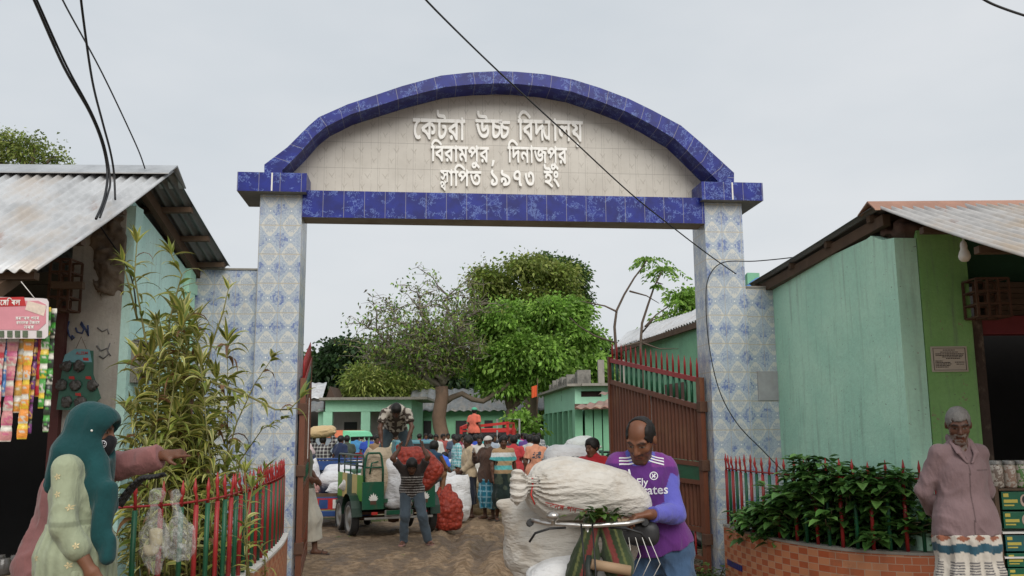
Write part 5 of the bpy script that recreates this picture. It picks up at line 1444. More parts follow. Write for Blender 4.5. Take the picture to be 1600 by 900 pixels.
def strap_leaf(V, F, Cc, p, d, L, w, droop, rng, mid, edge):
 d = Vector(d).normalized(); side = d.cross(Vector((0, 0, 1)))
 if side.length < .05: side = Vector((1, 0, 0))
 side.normalize(); side.rotate(Matrix.Rotation(rng.normal() * .5, 3, d))
 i0 = len(V); n = 5; q = Vector(p); dd = d.copy(); prof = (0.25, 0.85, 1.0, 0.72, 0.38, 0.04)
 for i in range(n + 1):
  nr = side.cross(dd)
  V += [tuple(q - side * w * prof[i] + nr * w * prof[i] * .35), tuple(q), tuple(q + side * w * prof[i] + nr * w * prof[i] * .35)]
  Cc += [edge, mid, edge]
  if i < n:
   dd = (dd + Vector((0, 0, -1)) * droop / n * (0.5 + i * 0.35)).normalized()
   q = q + dd * L / n
 for i in range(n):
  a = i0 + i * 3
  F += [(a, a + 1, a + 4, a + 3), (a + 1, a + 2, a + 5, a + 4)]
def strap_plant():
 rng = np.random.default_rng(12)
 base = Vector((-2.62, 6.9, 0.5))
 e = empty('tall_leafy_plant', base, 0, 'tall stand of yellow green strap leaved stalks growing behind the left pickets', 'plant')
 b = MB(); V, F, Cc = [], [], []
 greens = [(0.13, 0.19, 0.035), (0.18, 0.24, 0.05), (0.085, 0.14, 0.03)]
 yell = [(0.54, 0.48, 0.13), (0.44, 0.41, 0.10), (0.64, 0.58, 0.25), (0.27, 0.31, 0.07)]
 def stalk(path, r0, dens, Lr, tip_n=7, dead=0.04, wr=(0.013, 0.020), from_=0.0, drp=(0.5, 1.6)):
  pts = [Vector(q) - base for q in path]
  n = len(pts); b.tube(pts, [r0 * (1 - 0.7 * i / (n - 1)) for i in range(n)], 7)
  for i in range(n - 1):
   L = (pts[i + 1] - pts[i]).length
   for k in range(max(int(L * dens + rng.random()), 0)):
    t = rng.random()
    if (i + t) / (n - 1) < from_: continue
    p = pts[i].lerp(pts[i + 1], t); a = rng.uniform(0, 6.28)
    ax = (pts[i + 1] - pts[i]).normalized()
    d = Vector((math.cos(a), math.sin(a), rng.uniform(-.1, .9))) + ax * .3
    isd = rng.random() < dead
    md = (0.16, 0.085, 0.04) if isd else greens[rng.integers(3)]; ed = (0.20, 0.11, 0.055) if isd else yell[rng.integers(4)]
    strap_leaf(V, F, Cc, p, d, rng.uniform(*Lr), rng.uniform(*wr), 2.4 if isd else rng.uniform(*drp), rng, md, ed)
  for k in range(tip_n):
   a = rng.uniform(0, 6.28); ax = (pts[-1] - pts[-2]).normalized()
   strap_leaf(V, F, Cc, pts[-1], ax + Vector((math.cos(a), math.sin(a), .2)) * .55, rng.uniform(*Lr) * .9, rng.uniform(*wr), .6, rng, greens[rng.integers(3)], yell[rng.integers(4)])
 Y = 7.0
 def pp(*q): return [P(px, py, yy) for px, py, yy in q]
 stalk(pp((222, 905, 7.0), (236, 700, 7.0), (240, 600, 7.0), (222, 500, 6.95), (210, 430, 6.9), (214, 380, 6.9)), 0.013, 30, (.14, .25), from_=.3)
 stalk(pp((285, 905, 7.2), (270, 700, 7.15), (262, 600, 7.1), (265, 500, 7.0), (284, 430, 7.0), (268, 398, 7.0)), 0.013, 30, (.15, .26), from_=.3)
 stalk(pp((215, 500, 6.95), (200, 440, 6.9), (192, 410, 6.9)), 0.009, 12, (.12, .2), 4)
 stalk(pp((300, 905, 7.3), (305, 650, 7.3), (330, 540, 7.2), (348, 490, 7.2), (357, 452, 7.2)), 0.012, 12, (.12, .2), 4, from_=.35)
 stalk(pp((290, 905, 6.9), (285, 650, 6.8), (310, 590, 6.7), (350, 603, 6.6), (395, 622, 6.5), (430, 640, 6.4), (452, 640, 6.4), (470, 622, 6.4)), 0.013, 15, (.10, .18), 5, dead=.16, from_=.3, drp=(.9, 2.0))
 stalk(pp((330, 905, 7.0), (350, 730, 7.0), (370, 660, 6.9), (398, 600, 6.9), (425, 560, 6.8)), 0.008, 16, (.09, .16), 5, from_=.2)
 stalk(pp((345, 905, 7.0), (375, 720, 6.9), (410, 670, 6.8), (440, 655, 6.7)), 0.007, 20, (.09, .15), 5, from_=.2)
 for k in range(36):
  px = rng.uniform(196, 350); top = rng.uniform(470, 700) + abs(px - 265) * 0.55; yy = rng.uniform(6.6, 7.7)
  q = pp((px + rng.normal() * 12, 925, yy), (px + rng.normal() * 10, 0.5 * (900 + top), yy), (px + rng.normal() * 14, top, yy))
  stalk(q, 0.009, 48, (.15, .29), 8, dead=.10, wr=(.015, .026), from_=.12, drp=(.8, 2.2))
 for k in range(34):
  px = rng.uniform(205, 415); top = rng.uniform(700, 840); yy = rng.uniform(6.0, 7.4)
  q = pp((px, 925, yy), (px + rng.normal() * 8, 0.5 * (900 + top), yy), (px + rng.normal() * 14, top, yy))
  stalk(q, 0.008, 26, (.10, .18), 5, dead=.05, wr=(.010, .016), from_=.1)
 b.build('stalks', plain('green_stalk', (0.16, 0.15, 0.05), 0.6, 0.35, 8), e)
 link('leaves', arrays_mesh('leaves', V, F, M_STRAP, True, np.array(Cc) * np.repeat(rng.uniform(.65, 1.15, len(V) // 18), 18)[:, None]), e)
strap_plant()
M_SHRUB = leaf_material('shrub_leaf', 0.36, 0.2)
def heart_leaves(name, pts_dirs, size, cols, parent, rng, mat):
 V, F, Cc = [], [], []
 for p, d in pts_dirs:
  d = Vector(d).normalized(); s_ = d.cross(Vector((0, 0, 1)))
  if s_.length < .05: s_ = Vector((1, 0, 0))
  s_.normalize(); L = size * rng.uniform(.6, 1.25); nr = s_.cross(d)
  q = Vector(p); dr = Vector((0, 0, -1))
  i0 = len(V); c = np.array(cols[rng.integers(len(cols))]) * rng.uniform(.7, 1.25)
  pr = ((0, 0.12), (.28, .36), (.62, .27), (1, .01))
  for t, w in pr:
   m_ = q + d * L * t + dr * L * (.30 * t * t)
   V += [tuple(m_ - s_ * w * L + nr * w * L * .35), tuple(m_), tuple(m_ + s_ * w * L + nr * w * L * .35)]
   Cc += [tuple(c * 1.12), tuple(c * .9), tuple(c * 1.12)]
  for i in range(3):
   a = i0 + 3 * i; F += [(a, a + 1, a + 4, a + 3), (a + 1, a + 2, a + 5, a + 4)]
 return link(name, arrays_mesh(name, V, F, mat, True, np.array(Cc)), parent)
def shrub(name, label, base, sprigs, size, cols, seed, n_leaf, group=None, cat='shrub'):
 rng = np.random.default_rng(seed); base = Vector(base)
 e = empty(name, base, 0, label, cat, group); b = MB(); pd = []
 for tip, k_ in sprigs:
  q = Vector(tip) - base
  root = Vector((q.x * .35 + rng.normal() * .05, q.y * .35, 0))
  pts = limb(b, root, q, 0.012, 0.004, rng, 0.06, 6, 5)
  for i in range(int(n_leaf * k_)):
   t = 1 - rng.random() ** 1.4 * .75
   f = t * 6; j = min(int(f), 5); p = pts[j].lerp(pts[j + 1], f - j)
   a = rng.uniform(0, 6.28); d = Vector((math.cos(a), math.sin(a), rng.uniform(-.15, .65)))
   pd.append((p + d * rng.uniform(.01, .09), d))
 b.build('stems', plain('shrub_stem', (0.07, 0.06, 0.03), 0.8), e)
 heart_leaves('leaves', pd, size, cols, e, rng, M_SHRUB)
 return e
rng = np.random.default_rng(31)
spr = []
env = [(1165, 800), (1190, 792), (1215, 765), (1245, 735), (1258, 715), (1280, 735), (1300, 728), (1325, 750), (1345, 735), (1365, 745), (1385, 748), (1410, 745), (1430, 770), (1448, 795), (1455, 815)]
def on_path(px): return min(PRS, key=lambda p: abs(800 + F_PX * p.x / p.y * .99 - px)).y
for k in range(130):
 i = rng.integers(0, len(env)); px, top = env[i]
 px += rng.normal() * 9
 py = top + (850 - top) * rng.random() ** 1.5 * (1 if k > 40 else .12)
 yy = on_path(px) + rng.uniform(-.16, .40)
 spr.append((P(px, min(py, 842), yy), rng.uniform(.6, 1.3)))
for px, py in ((1258, 714), (1252, 722), (1262, 730), (1283, 722), (1300, 728), (1348, 738), (1405, 742), (1345, 745), (1415, 738)): spr.append((P(px, py, on_path(px) + rng.uniform(-.1, .1)), 1.5))
SHR = [(0.06, 0.15, 0.034), (0.095, 0.22, 0.05), (0.14, 0.28, 0.07), (0.046, 0.115, 0.03)]
shrub('leafy_shrub', 'dark green leafy shrub spilling over the rim of the right planter', (2.95, 8.5, 0.5), spr, 0.115, SHR, 32, 40)
WEED = [(0.05, 0.10, 0.02), (0.075, 0.14, 0.03)]
def weed(px, py, y, n, spread, h, seed, label, size=0.06):
 rng = np.random.default_rng(seed); c = P(px, py, y); c.z = gz(c.x, c.y)
 shrub('weed', label, c, [(c + Vector((rng.normal() * spread, rng.normal() * spread * .6, rng.uniform(.3, 1) * h)), 1.0) for _ in range(n)], size, WEED, seed, 12, 'weeds at the gate posts', 'weed')
weed(468, 885, 9.3, 16, .12, .16, 51, 'low green weeds at the foot of the left gate post')
weed(1108, 890, 9.5, 12, .10, .24, 52, 'green weeds at the foot of the right gate pillar')
weed(1075, 880, 10.6, 12, .22, .12, 53, 'short weeds under the open gate leaf')
def skin_material():
 t = T('skin')
 c = t.scale(t.attr('Col').outputs['Color'], t.noise(35, 4, 0.6) * 0.35 + 0.82)
 t.base(c).set(rough=0.5, spec=0.35, sss=0.04)
 t.bump(t.noise(220, 3, 0.6), 0.12, 0.002)
 return t.mat
def cloth_material(name, obj=False, rough=0.88, check=None, flower=None):
 if name in MATS: return MATS[name]
 t = T(name)
 c = t.objcol() if obj else t.attr('Col').outputs['Color']
 x, y, z = t.xyz('Object')
 if check:
  s_, cc, amt = check
  g = ((x * s_).fr().lt(0.3) * 0.5 + (z * s_).fr().lt(0.3) * 0.5)
  c = t.mix(g * amt, c, cc)
 if flower:
  c = t.mix(t.noise(flower[0], 2, 0.5).gt(0.53) * flower[2], c, flower[1])
 c = t.scale(c, t.noise(7, 4, 0.6) * 0.4 + 0.8)
 t.base(c).set(rough=rough, spec=0.2, sheen=0.15)
 w_ = (t.noise(8, 3, 0.6, stretch=(1.4, 1.4, 0.6)) - 0.5).abs() * -2.2
 t.bump(w_ + t.noise(14, 3, 0.6) * 0.6 + t.noise(300, 1, 0.5) * 0.06, 0.38, 0.025)
 MATS[name] = t.mat
 return t.mat
M_SKIN = skin_material()
M_CLOTH = cloth_material('cloth')
M_CLOTHO = cloth_material('plain_cloth', True)
M_CHECKO = cloth_material('checked_cloth', True, check=(11.0, (0.55, 0.55, 0.52), 0.8))
def hair_material():
 t = T('hair')
 t.base(t.scale(t.attr('Col').outputs['Color'], t.noise(90, 3, 0.7, stretch=(1, 1, 0.4)) * 0.9 + 0.5)).set(rough=0.55, spec=0.3)
 t.bump(t.noise(160, 2, 0.6, stretch=(1, 1, 0.3)), 0.6, 0.004)
 return t.mat
M_HAIR = hair_material()
JD = dict(pel=(0, 0, .93), chest=(0, .0, 1.22), neck=(0, .012, 1.41), head=(0, -.015, 1.535),
   shL=(.162, .005, 1.352), shR=(-.162, .005, 1.352), elL=(.225, .03, 1.09), elR=(-.225, .03, 1.09), wrL=(.235, -.035, .85), wrR=(-.235, -.035, .85),
   hipL=(.088, 0, .89), hipR=(-.088, 0, .89), knL=(.10, -.015, .48), knR=(-.10, -.015, .48), anL=(.105, .02, .075), anR=(-.105, .02, .075), toL=(.125, -.14, .03), toR=(-.125, -.14, .03))
nv = lambda v: np.array(v, float) / (np.linalg.norm(v) + 1e-9)
def head_frame(look):
 yaw, pitch, roll = (R(a) for a in look)
 M = Matrix.Rotation(yaw, 3, 'Z') @ Matrix.Rotation(pitch, 3, 'X') @ Matrix.Rotation(roll, 3, 'Y')
 return np.array(M @ Vector((1, 0, 0))), np.array(M @ Vector((0, -1, 0))), np.array(M @ Vector((0, 0, 1)))   # side, forward, up
def add_hand(F, W, d, palm, thumb, curl, sc=1.0, fine=True):
 W, d, palm = np.array(W, float), nv(d), nv(palm)
 side = nv(np.cross(d, palm)) * thumb; palm = nv(np.cross(side, d)) * thumb
 F.cap(W + d * .005 * sc, W + d * .078 * sc, .019 * sc, .019 * sc, .02, side, 1.9)
 if not fine:
  for o in (-.025, .0, .025): F.cap(W + d * .08 * sc + side * o, W + d * .13 * sc + side * o * .8 + palm * .03 * curl, .013, .011, .008)
  F.cap(W + d * .02 + side * .03, W + d * .07 + side * .06, .014, .012, .01)
  return
 cv = curl if isinstance(curl, (list, tuple)) else (curl,) * 4
 for o, L, c in zip((.030, .010, -.010, -.029), (.074, .082, .076, .060), cv):
  p = W + d * .082 * sc + side * o * sc; a = 0.2 * c
  for k, f in enumerate((.45, .31, .24)):
   a += (0.9 if k else 0.55) * c
   q = p + (d * math.cos(a) + palm * math.sin(a)) * L * f * sc
   F.cap(p, q, (.0098 - .0009 * k) * sc, (.009 - .0009 * k) * sc, .004); p = q
 p = W + d * .022 * sc + side * .028 * sc
 q = p + (side * .62 + d * .68 + palm * .25) * .042 * sc; F.cap(p, q, .014 * sc, .0115 * sc, .012)
 F.cap(q, q + (side * .25 + d * .85 + palm * .35) * .035 * sc, .011 * sc, .009 * sc, .004)
def mesh_obj(name, F, mat, parent, col, off=(0, 0, 0)):
 V, Q = F.surf()
 c = col(V) if callable(col) else np.tile(np.array(col, float), (len(V), 1))
 return link(name, arrays_mesh(name, V, Q, mat, True, c), parent)
def folds(F, amp, fx=8.0, fz=3.2, seed=0.0, band=.05):
 def fn(x, y, z):
  wx = x + .035 * vnoise(x * 6 + seed, y * 6, z * 6); wz = z + .05 * vnoise(x * 5, y * 5 + seed, z * 5)
  r1 = 1 - np.abs(vnoise(wx * fx + seed, y * fx, wz * fz + seed)) * 2.6          # long soft ridges
  r2 = 1 - np.abs(vnoise((wx + wz * .8) * fx * 1.5, y * fx * 1.5 + seed, (wz - wx * .8) * fx * .8)) * 2.6   # drag lines on the bias
  return -amp * (np.clip(r1, -.3, 1) * .9 + np.clip(r2, -.25, 1) * .8) - amp * .1
 F.warp(fn, band)
def make_person(label, at, rz=0.0, s=1.0, vox=.012, J=None, look=(0, 8, 0), skin=(.16, .075, .04), hair=('short', (.012, .010, .009)), shirt=None, lower=None, hands=None,
    beard=None, group=None, fine=False, seed=0.0, extra=None, cat='person', scarf=None, face=True):
 j = {k: np.array(v, float) * s for k, v in {**JD, **(J or {})}.items()}
 allp = np.array(list(j.values())); lo, hi = allp.min(0) - .24, allp.max(0) + .24; lo[2] = min(lo[2], -.02)
 hs, hf, hu = head_frame(look)
 H = j['head']; hd = lambda a, b, c: H + (hs * a + hf * b + hu * c) * s
 right = nv(j['shL'] - j['shR'])
 F = Field(lo, hi, vox)
 Rm = np.array([hs, hf, hu])
 F.ell(j['pel'], np.array((.155, .105, .115)) * s, k=.03)
 up = nv(j['chest'] - j['pel']); fwd = nv(np.cross(up, right))
 Rt = np.array([right, fwd, up])
 F.cap(j['pel'], j['chest'], .092 * s, .10 * s, .05, right, 1.38)
 F.ell(j['chest'] + up * .02, np.array((.146, .102, .15)) * s, Rt, k=.05)
 F.cap(j['shR'], j['shL'], .043 * s, .043 * s, .05)
 F.cap(j['neck'] - up * .05, j['neck'] * .4 + j['head'] * .6, .058 * s, .05 * s, .03)
 for q in (j['shL'], j['shR']): F.cap(j['neck'] + up * .0, q * .75 + j['neck'] * .25 - up * .01, .045 * s, .036 * s, .03)
 F.ell(hd(0, -.012, .032), np.array((.074, .092, .088)) * s, Rm, k=.01)
 F.ell(hd(0, .028, -.035), np.array((.062, .063, .080)) * s, Rm, k=.03)
 F.cap(hd(-.018, .068, -.098), hd(.018, .068, -.098), .018 * s, .018 * s, .03)
 for sg in (-1, 1):
  F.ell(hd(sg * .077, -.008, -.005), np.array((.011, .022, .032)) * s, Rm, k=.008)
  if face:
   F.ell(hd(sg * .042, .062, -.022), np.array((.020, .018, .020)) * s, Rm, k=.02)
   F.cap(hd(sg * .050, .070, .030), hd(sg * .014, .083, .026), .010 * s, .010 * s, .012)
   F.ell(hd(sg * .032, .088, .008), np.array((.016, .012, .011)) * s, Rm, k=.012, op='s')
   F.ell(hd(sg * .031, .072, .008), np.array((.0145, .0125, .0115)) * s, Rm, k=.004)
 if face:
  F.cap(hd(0, .086, .016), hd(0, .108, -.024), .0085 * s, .0125 * s, .012)
  for sg in (-1, 1): F.ell(hd(sg * .013, .098, -.029), np.array((.009, .011, .008)) * s, Rm, k=.007)
  F.cap(hd(-.018, .082, -.056), hd(.018, .082, -.056), .0075 * s, .0075 * s, .010)
  F.cap(hd(-.015, .081, -.067), hd(.015, .081, -.067), .0085 * s, .0085 * s, .008)
  F.cap(hd(-.020, .093, -.0612), hd(.020, .093, -.0612), .0026 * s, .0026 * s, .004, op='s')
 for sd in 'LR':
  sg = 1 if sd == 'L' else -1
  sh, el, wr = j['sh' + sd], j['el' + sd], j['wr' + sd]
  F.cap(sh, el, .045 * s, .038 * s, .03); F.cap(el, el * .55 + wr * .45, .039 * s, .037 * s, .02); F.cap(el * .6 + wr * .4, wr, .037 * s, .026 * s, .02)
  hp = (hands or {}).get(sd) or dict(d=nv(wr - el), palm=(-sg, 0, 0), curl=.35)
  d_, pl = np.array(hp['d'], float), np.array(hp['palm'], float)
  th = hp.get('thumb', sg)
  add_hand(F, wr, d_, pl, th, hp.get('curl', .35), s, fine)
  hp_, kn, an, to = j['hip' + sd], j['kn' + sd], j['an' + sd], j['to' + sd]
  F.cap(hp_, kn, .082 * s, .055 * s, .03); F.cap(kn, an, .052 * s, .036 * s, .02)
  bk = kn * .68 + an * .32 + nv(np.cross(nv(an - kn), right)) * -.018 * s * (1 if nv(np.cross(nv(an - kn), right))[1] < 0 else -1)
  F.ell(bk, np.array((.047, .047, .11)) * s, k=.04)
  F.cap(an + np.array((0, .03, -.035)) * s, to, .036 * s, .028 * s, .02, np.cross(nv(to - an), (0, 0, 1)), 1.25)
 if extra: extra(F, j, hd)
 V, Q = F.surf()
 c = np.tile(np.array(skin, float), (len(V), 1))
 L = (V - H) / s; a, b_, u_ = L @ hs, L @ hf, L @ hu
 c *= (1 + .10 * vnoise(V[:, 0] * 14, V[:, 1] * 14, V[:, 2] * 14))[:, None]
 if face:
  ina = lambda m, cc, f=1.0: c.__setitem__(m, c[m] * (1 - f) + np.array(cc) * f)
  fr = b_ > .05
  ina(fr & (np.abs(u_ + .061) < .013) & (np.abs(a) < .026), np.array(skin) * (1.0, .62, .60), .8)
  ina(fr & (np.abs(u_ + .0612) < .0035) & (np.abs(a) < .024), (.02, .010, .008), .8)
  for sg in (-1, 1):
   e = fr & (((a - sg * .032) / .0150) ** 2 + ((u_ - .005) / .0050) ** 2 < 1)
   ina(e, (.17, .145, .125)); ina(fr & ((a - sg * .032) ** 2 + (u_ - .005) ** 2 < .0062 ** 2), (.012, .008, .006))
   ina(fr & (((a - sg * .033) / .026) ** 2 + ((u_ - (.033 - .3 * abs(sg * .033 - a))) / .0062) ** 2 < 1), (.015, .012, .010), .85)
   ina(fr & (((a - sg * .032) / .022) ** 2 + ((u_ - .012) / .012) ** 2 < 1) & ~e, np.array(skin) * .55, .5)
  if beard:
   bc, ext = beard
   m = (u_ < -.042 + .25 * np.abs(a)) & (b_ > -.03) & (u_ > -.16) & ~((np.abs(u_ + .061) < .012) & (np.abs(a) < .024) & fr)
   n_ = vnoise(V[:, 0] * 60, V[:, 1] * 60, V[:, 2] * 60)
   ina(m & (n_ > -ext), bc, .6)
   ina((np.abs(u_ + .042) < .009) & (np.abs(a) < .036) & fr & (n_ > -.6), bc, .75)
 body = link('person', arrays_mesh('person', V, Q, M_SKIN, True, c))
 body.location = at; body.rotation_euler = (0, 0, rz)
 tag(body, label, cat, group)
 if hair:
  st, hc = hair[0], hair[1]
  G_ = Field(H - .2 * s, H + .2 * s, min(vox, .008) if fine else vox * .8)
  th = .007 if st in ('short', 'balding') else .016
  if st == 'cap': th = .012
  G_.ell(hd(0, -.012, .032), np.array((.074 + th, .092 + th, .088 + th)) * s, Rm, k=0)
  if st in ('thick',): G_.ell(hd(0, .02, .085), np.array((.065, .06, .04)) * s, Rm, k=.02)
  def hcut(x, y, z):
   dx, dy, dz = (x - H[0]) / s, (y - H[1]) / s, (z - H[2]) / s
   A_ = dx * hs[0] + dy * hs[1] + dz * hs[2]; B_ = dx * hf[0] + dy * hf[1] + dz * hf[2]; U_ = dx * hu[0] + dy * hu[1] + dz * hu[2]
   w = .006 * vnoise(x * 45, y * 45, z * 45)
   front = .072 - np.maximum(B_, 0) * .25 + 1.2 * A_ * A_ * 0          # hairline height at the front
   line = np.where(B_ > .035, front - .10 * np.clip((np.abs(A_) - .045) / .03, 0, 1), -.055 - .02 * np.clip(-B_ / .08, 0, 1) + np.clip((B_ + .005) / .04, 0, 1) * .05)
   if st == 'balding':
    d1 = np.maximum(line - U_ + w, -(.047 + .028 * np.clip((U_ - .06) / .05, 0, 1) * 0 - np.abs(A_)) * np.clip((B_ + .03) / .02, -1, 1))
    top = np.where((B_ > -.008) & (U_ > .05), (.047 - np.abs(A_)) + .4 * np.clip(-.0 - B_, 0, .03), -1)
    return np.maximum(line - U_ + w, top) * s
   if st == 'cap': return (.045 - U_) * s
   return (line - U_ + w) * s
  G_.cut(hcut)
  if st != 'cap': G_.warp(lambda x, y, z: .003 * vnoise(x * 70, y * 70, z * 70))
  mesh_obj('cap' if st == 'cap' else 'hair', G_, M_CLOTH if st == 'cap' else M_HAIR, body, hc)
 if shirt:
  S_ = Field(lo - .03, hi + .03, shirt.get('vox', vox)); ez = shirt.get('ease', .016) * s
  slv = shirt.get('sleeve', 'short'); hem = shirt.get('hem', -.16)
  S_.cap(j['pel'] + up * hem * .6 * s, j['chest'], .105 * s + ez, .104 * s + ez, .05, right, 1.40)
  S_.ell(j['pel'], np.array((.158, .112, .14)) * s + ez, k=.05)
  S_.cap(j['pel'] + up * (hem - .03) * s, j['pel'], .108 * s + ez, .108 * s + ez, .05, right, 1.45)
  if hem < -.09:
   for sd in 'LR': S_.cap(j['hip' + sd], j['hip' + sd] + (j['kn' + sd] - j['hip' + sd]) * .25, .098 * s + ez, .10 * s + ez, .08)
  S_.ell(j['chest'] + up * .02, np.array((.144, .102, .15)) * s + ez, Rt, k=.05)
  S_.cap(j['shR'], j['shL'], .043 * s + ez * .6, .043 * s + ez * .6, .05)
  for q in (j['shL'], j['shR']): S_.cap(j['neck'] - up * .01, q * .75 + j['neck'] * .25 - up * .01, .048 * s + ez * .3, .038 * s + ez * .5, .03)
  S_.cap(j['neck'] - up * .06, j['neck'] + up * shirt.get('neck', .004), .066 * s + ez * .5, .060 * s, .04)
  for sd in 'LR':
   sh, el, wr = j['sh' + sd], j['el' + sd], j['wr' + sd]
   if slv == 'none': continue
   sf = shirt.get('cuff', .93)
   if slv == 'short': S_.cap(sh, sh + (el - sh) * .72, .046 * s + ez * .7, .050 * s + ez, .03)
   else:
    S_.cap(sh, el, .046 * s + ez * .7, .043 * s + ez * .7, .03)
    S_.cap(el, el + (wr - el) * sf, .045 * s + ez * .6, .034 * s + ez * .5, .02)
  folds(S_, shirt.get('fold', .006) * s, seed=seed)
  p0, pu = j['pel'] + up * hem * s, up
  S_.cut(lambda x, y, z: (p0[0] - x) * pu[0] + (p0[1] - y) * pu[1] + (p0[2] - z) * pu[2] + .006 * np.sin(x * 40 + y * 31))
  if slv != 'none':
   for sd in 'LR':                                # flat cuffs
    sh, el, wr = j['sh' + sd], j['el' + sd], j['wr' + sd]
    e0, e1 = (sh, el) if slv == 'short' else (el, wr)
    q = e0 + (e1 - e0) * (.70 if slv == 'short' else shirt.get('cuff', .93)); dn = nv(e1 - e0)
    S_.cut(lambda x, y, z: np.where((x - q[0]) ** 2 + (y - q[1]) ** 2 + (z - q[2]) ** 2 < (.12 * s) ** 2, (x - q[0]) * dn[0] + (y - q[1]) * dn[1] + (z - q[2]) * dn[2], -1))
  if shirt.get('vneck'):
   nk = j['neck'] - fwd * .085 * s
   S_.cap(nk + up * .05, nk - up * .16 * s - fwd * .035, .062 * s, .012 * s, .01, op='s')
  if shirt.get('mod'): shirt['mod'](S_, j, up, right, fwd)
  so = mesh_obj('shirt', S_, shirt.get('mat', M_CLOTH), body, shirt['col'])
  if shirt.get('obj'): so.color = (*shirt['obj'], 1)
 if lower:
  kind = lower['kind']; ez = lower.get('ease', .014) * s
  L_ = Field(lo - .05, hi + .05, lower.get('vox', vox))
  wz = j['pel'] + up * lower.get('waist', .07) * s
  if kind in ('trousers', 'shorts'):
   L_.ell(j['pel'], np.array((.158, .112, .12)) * s + ez * .6, k=.03)
   L_.cap(j['pel'], wz, .103 * s + ez * .5, .100 * s + ez * .5, .03, right, 1.38)
   for sd in 'LR':
    hp_, kn, an = j['hip' + sd], j['kn' + sd], j['an' + sd]
    L_.cap(hp_, kn, .085 * s + ez, .060 * s + ez, .04)
    if kind == 'trousers': L_.cap(kn, an + (kn - an) * lower.get('up', .02), .058 * s + ez, .046 * s + ez * 1.2, .03)
  else:
   hz = lower.get('hem', .22) * s
   kb = [j['knL'], j['knR']]; ab = [j['anL'], j['anR']]
   L_.ell(j['pel'], np.array((.162, .115, .13)) * s + ez, k=.03)
   L_.cap(j['pel'], wz, .105 * s + ez, .105 * s + ez, .03, right, 1.42)
   for sd in 'LR':
    hp_, kn, an = j['hip' + sd], j['kn' + sd], j['an' + sd]
    L_.cap(hp_, kn, .095 * s + ez, .085 * s + ez, .10); L_.cap(kn, kn + (an - kn) * .8, .085 * s + ez, .085 * s + ez, .10)
   mk, ma = sum(kb) / 2, sum(ab) / 2
   fl = lower.get('flare', 1.0)
   L_.cap(j['pel'], mk, .12 * s + ez, .11 * s * fl + ez, .08, right, 1.35)
   L_.cap(mk, ma, .11 * s * fl + ez, .115 * s * fl + ez, .08, right, 1.3)
   cx, cy = (j['pel'][:2] + ma[:2]) / 2
   nf = lower.get('pleats', 9)
   L_.warp(lambda x, y, z: lower.get('fold', .010) * s * np.clip((j['pel'][2] + .05 - z) / .35, .15, 1) * np.sin(np.arctan2(y - cy, x - cx) * nf + 2.2 * vnoise(x * 3, y * 3, z * 2.2 + seed)), .06)
   L_.cut(lambda x, y, z: hz - z + .012 * np.sin(x * 17 + seed) + 0 * y)
  folds(L_, lower.get('crease', .005) * s, 8.0, 8.0, seed + 4)
  L_.cut(lambda x, y, z: (x - wz[0]) * up[0] + (y - wz[1]) * up[1] + (z - wz[2]) * up[2])
  lo_o = mesh_obj(lower.get('name', kind if kind != 'skirt' else 'skirt'), L_, lower.get('mat', M_CLOTH), body, lower['col'])
  if lower.get('obj'): lo_o.color = (*lower['obj'], 1)
 return body, dict(j=j, hd=hd, up=up, right=right, fwd=fwd, Rm=Rm, s=s)
def shoes(body, inf, col, name='sandal', vox=.01):
 j, s = inf['j'], inf['s']
 for sd in 'LR':
  an, to = j['an' + sd], j['to' + sd]
  F = Field(np.minimum(an, to) - .12, np.maximum(an, to) + .12, vox)
  heel = an + np.array((0, .035, 0)) * s; heel[2] = to[2] - .012; t2 = to + nv(to - an) * .02; t2[2] = to[2] - .012
  F.cap(heel, t2, .036 * s, .036 * s, .01, np.cross(nv(t2 - heel), (0, 0, 1)), 1.25)
  F.cut(lambda x, y, z: z - (to[2] - .005) + 0 * x + 0 * y)
  m_ = to * .72 + an * .28
  F.cap(m_ + np.array((-.04, 0, -.01)), m_ + np.array((.0, 0, .028)), .008, .008, .01); F.cap(m_ + np.array((.04, 0, -.01)), m_ + np.array((.0, 0, .028)), .008, .008, .01)
  mesh_obj(name, F, M_CLOTH, body, col)
def bvh_of(o):
 me = o.data
 return BVHTree.FromPolygons([v.co.copy() for v in me.vertices], [tuple(p.vertices) for p in me.polygons])
def decal(name, polys, origin, right, up, view, bvh, mat, parent, lift=.003, sub=None):
 """polys in metres in the (right, up) frame; cast along view (pointing into the cloth)"""
 right, up, view = Vector(right).normalized(), Vector(up).normalized(), Vector(view).normalized()
 bm = bmesh.new()
 for poly in polys:
  tri = tessellate_polygon([[Vector((a, b_, 0)) for a, b_ in poly]])
  vs = []
  for a, b_ in poly:
   p = Vector(origin) + right * a + up * b_
   h = bvh.ray_cast(p - view * .4, view, 1.2)
   vs.append(h[0] - view * lift if h[0] is not None else None)
  for t in tri:
   if any(vs[i] is None for i in t): continue
   q = [vs[i] for i in t]
   if (q[1] - q[0]).cross(q[2] - q[0]).dot(view) > 0: q.reverse()
   bm.faces.new([bm.verts.new(v) for v in q])
 me = bpy.data.meshes.new(name); bm.to_mesh(me); bm.free(); me.materials.append(mat)
 return link(name, me, parent)
def strip_poly(x0, x1, z0, z1, n=10):
 return [[(x0 + (x1 - x0) * i / n, z0), (x0 + (x1 - x0) * (i + 1) / n, z0), (x0 + (x1 - x0) * (i + 1) / n, z1), (x0 + (x1 - x0) * i / n, z1)] for i in range(n)]
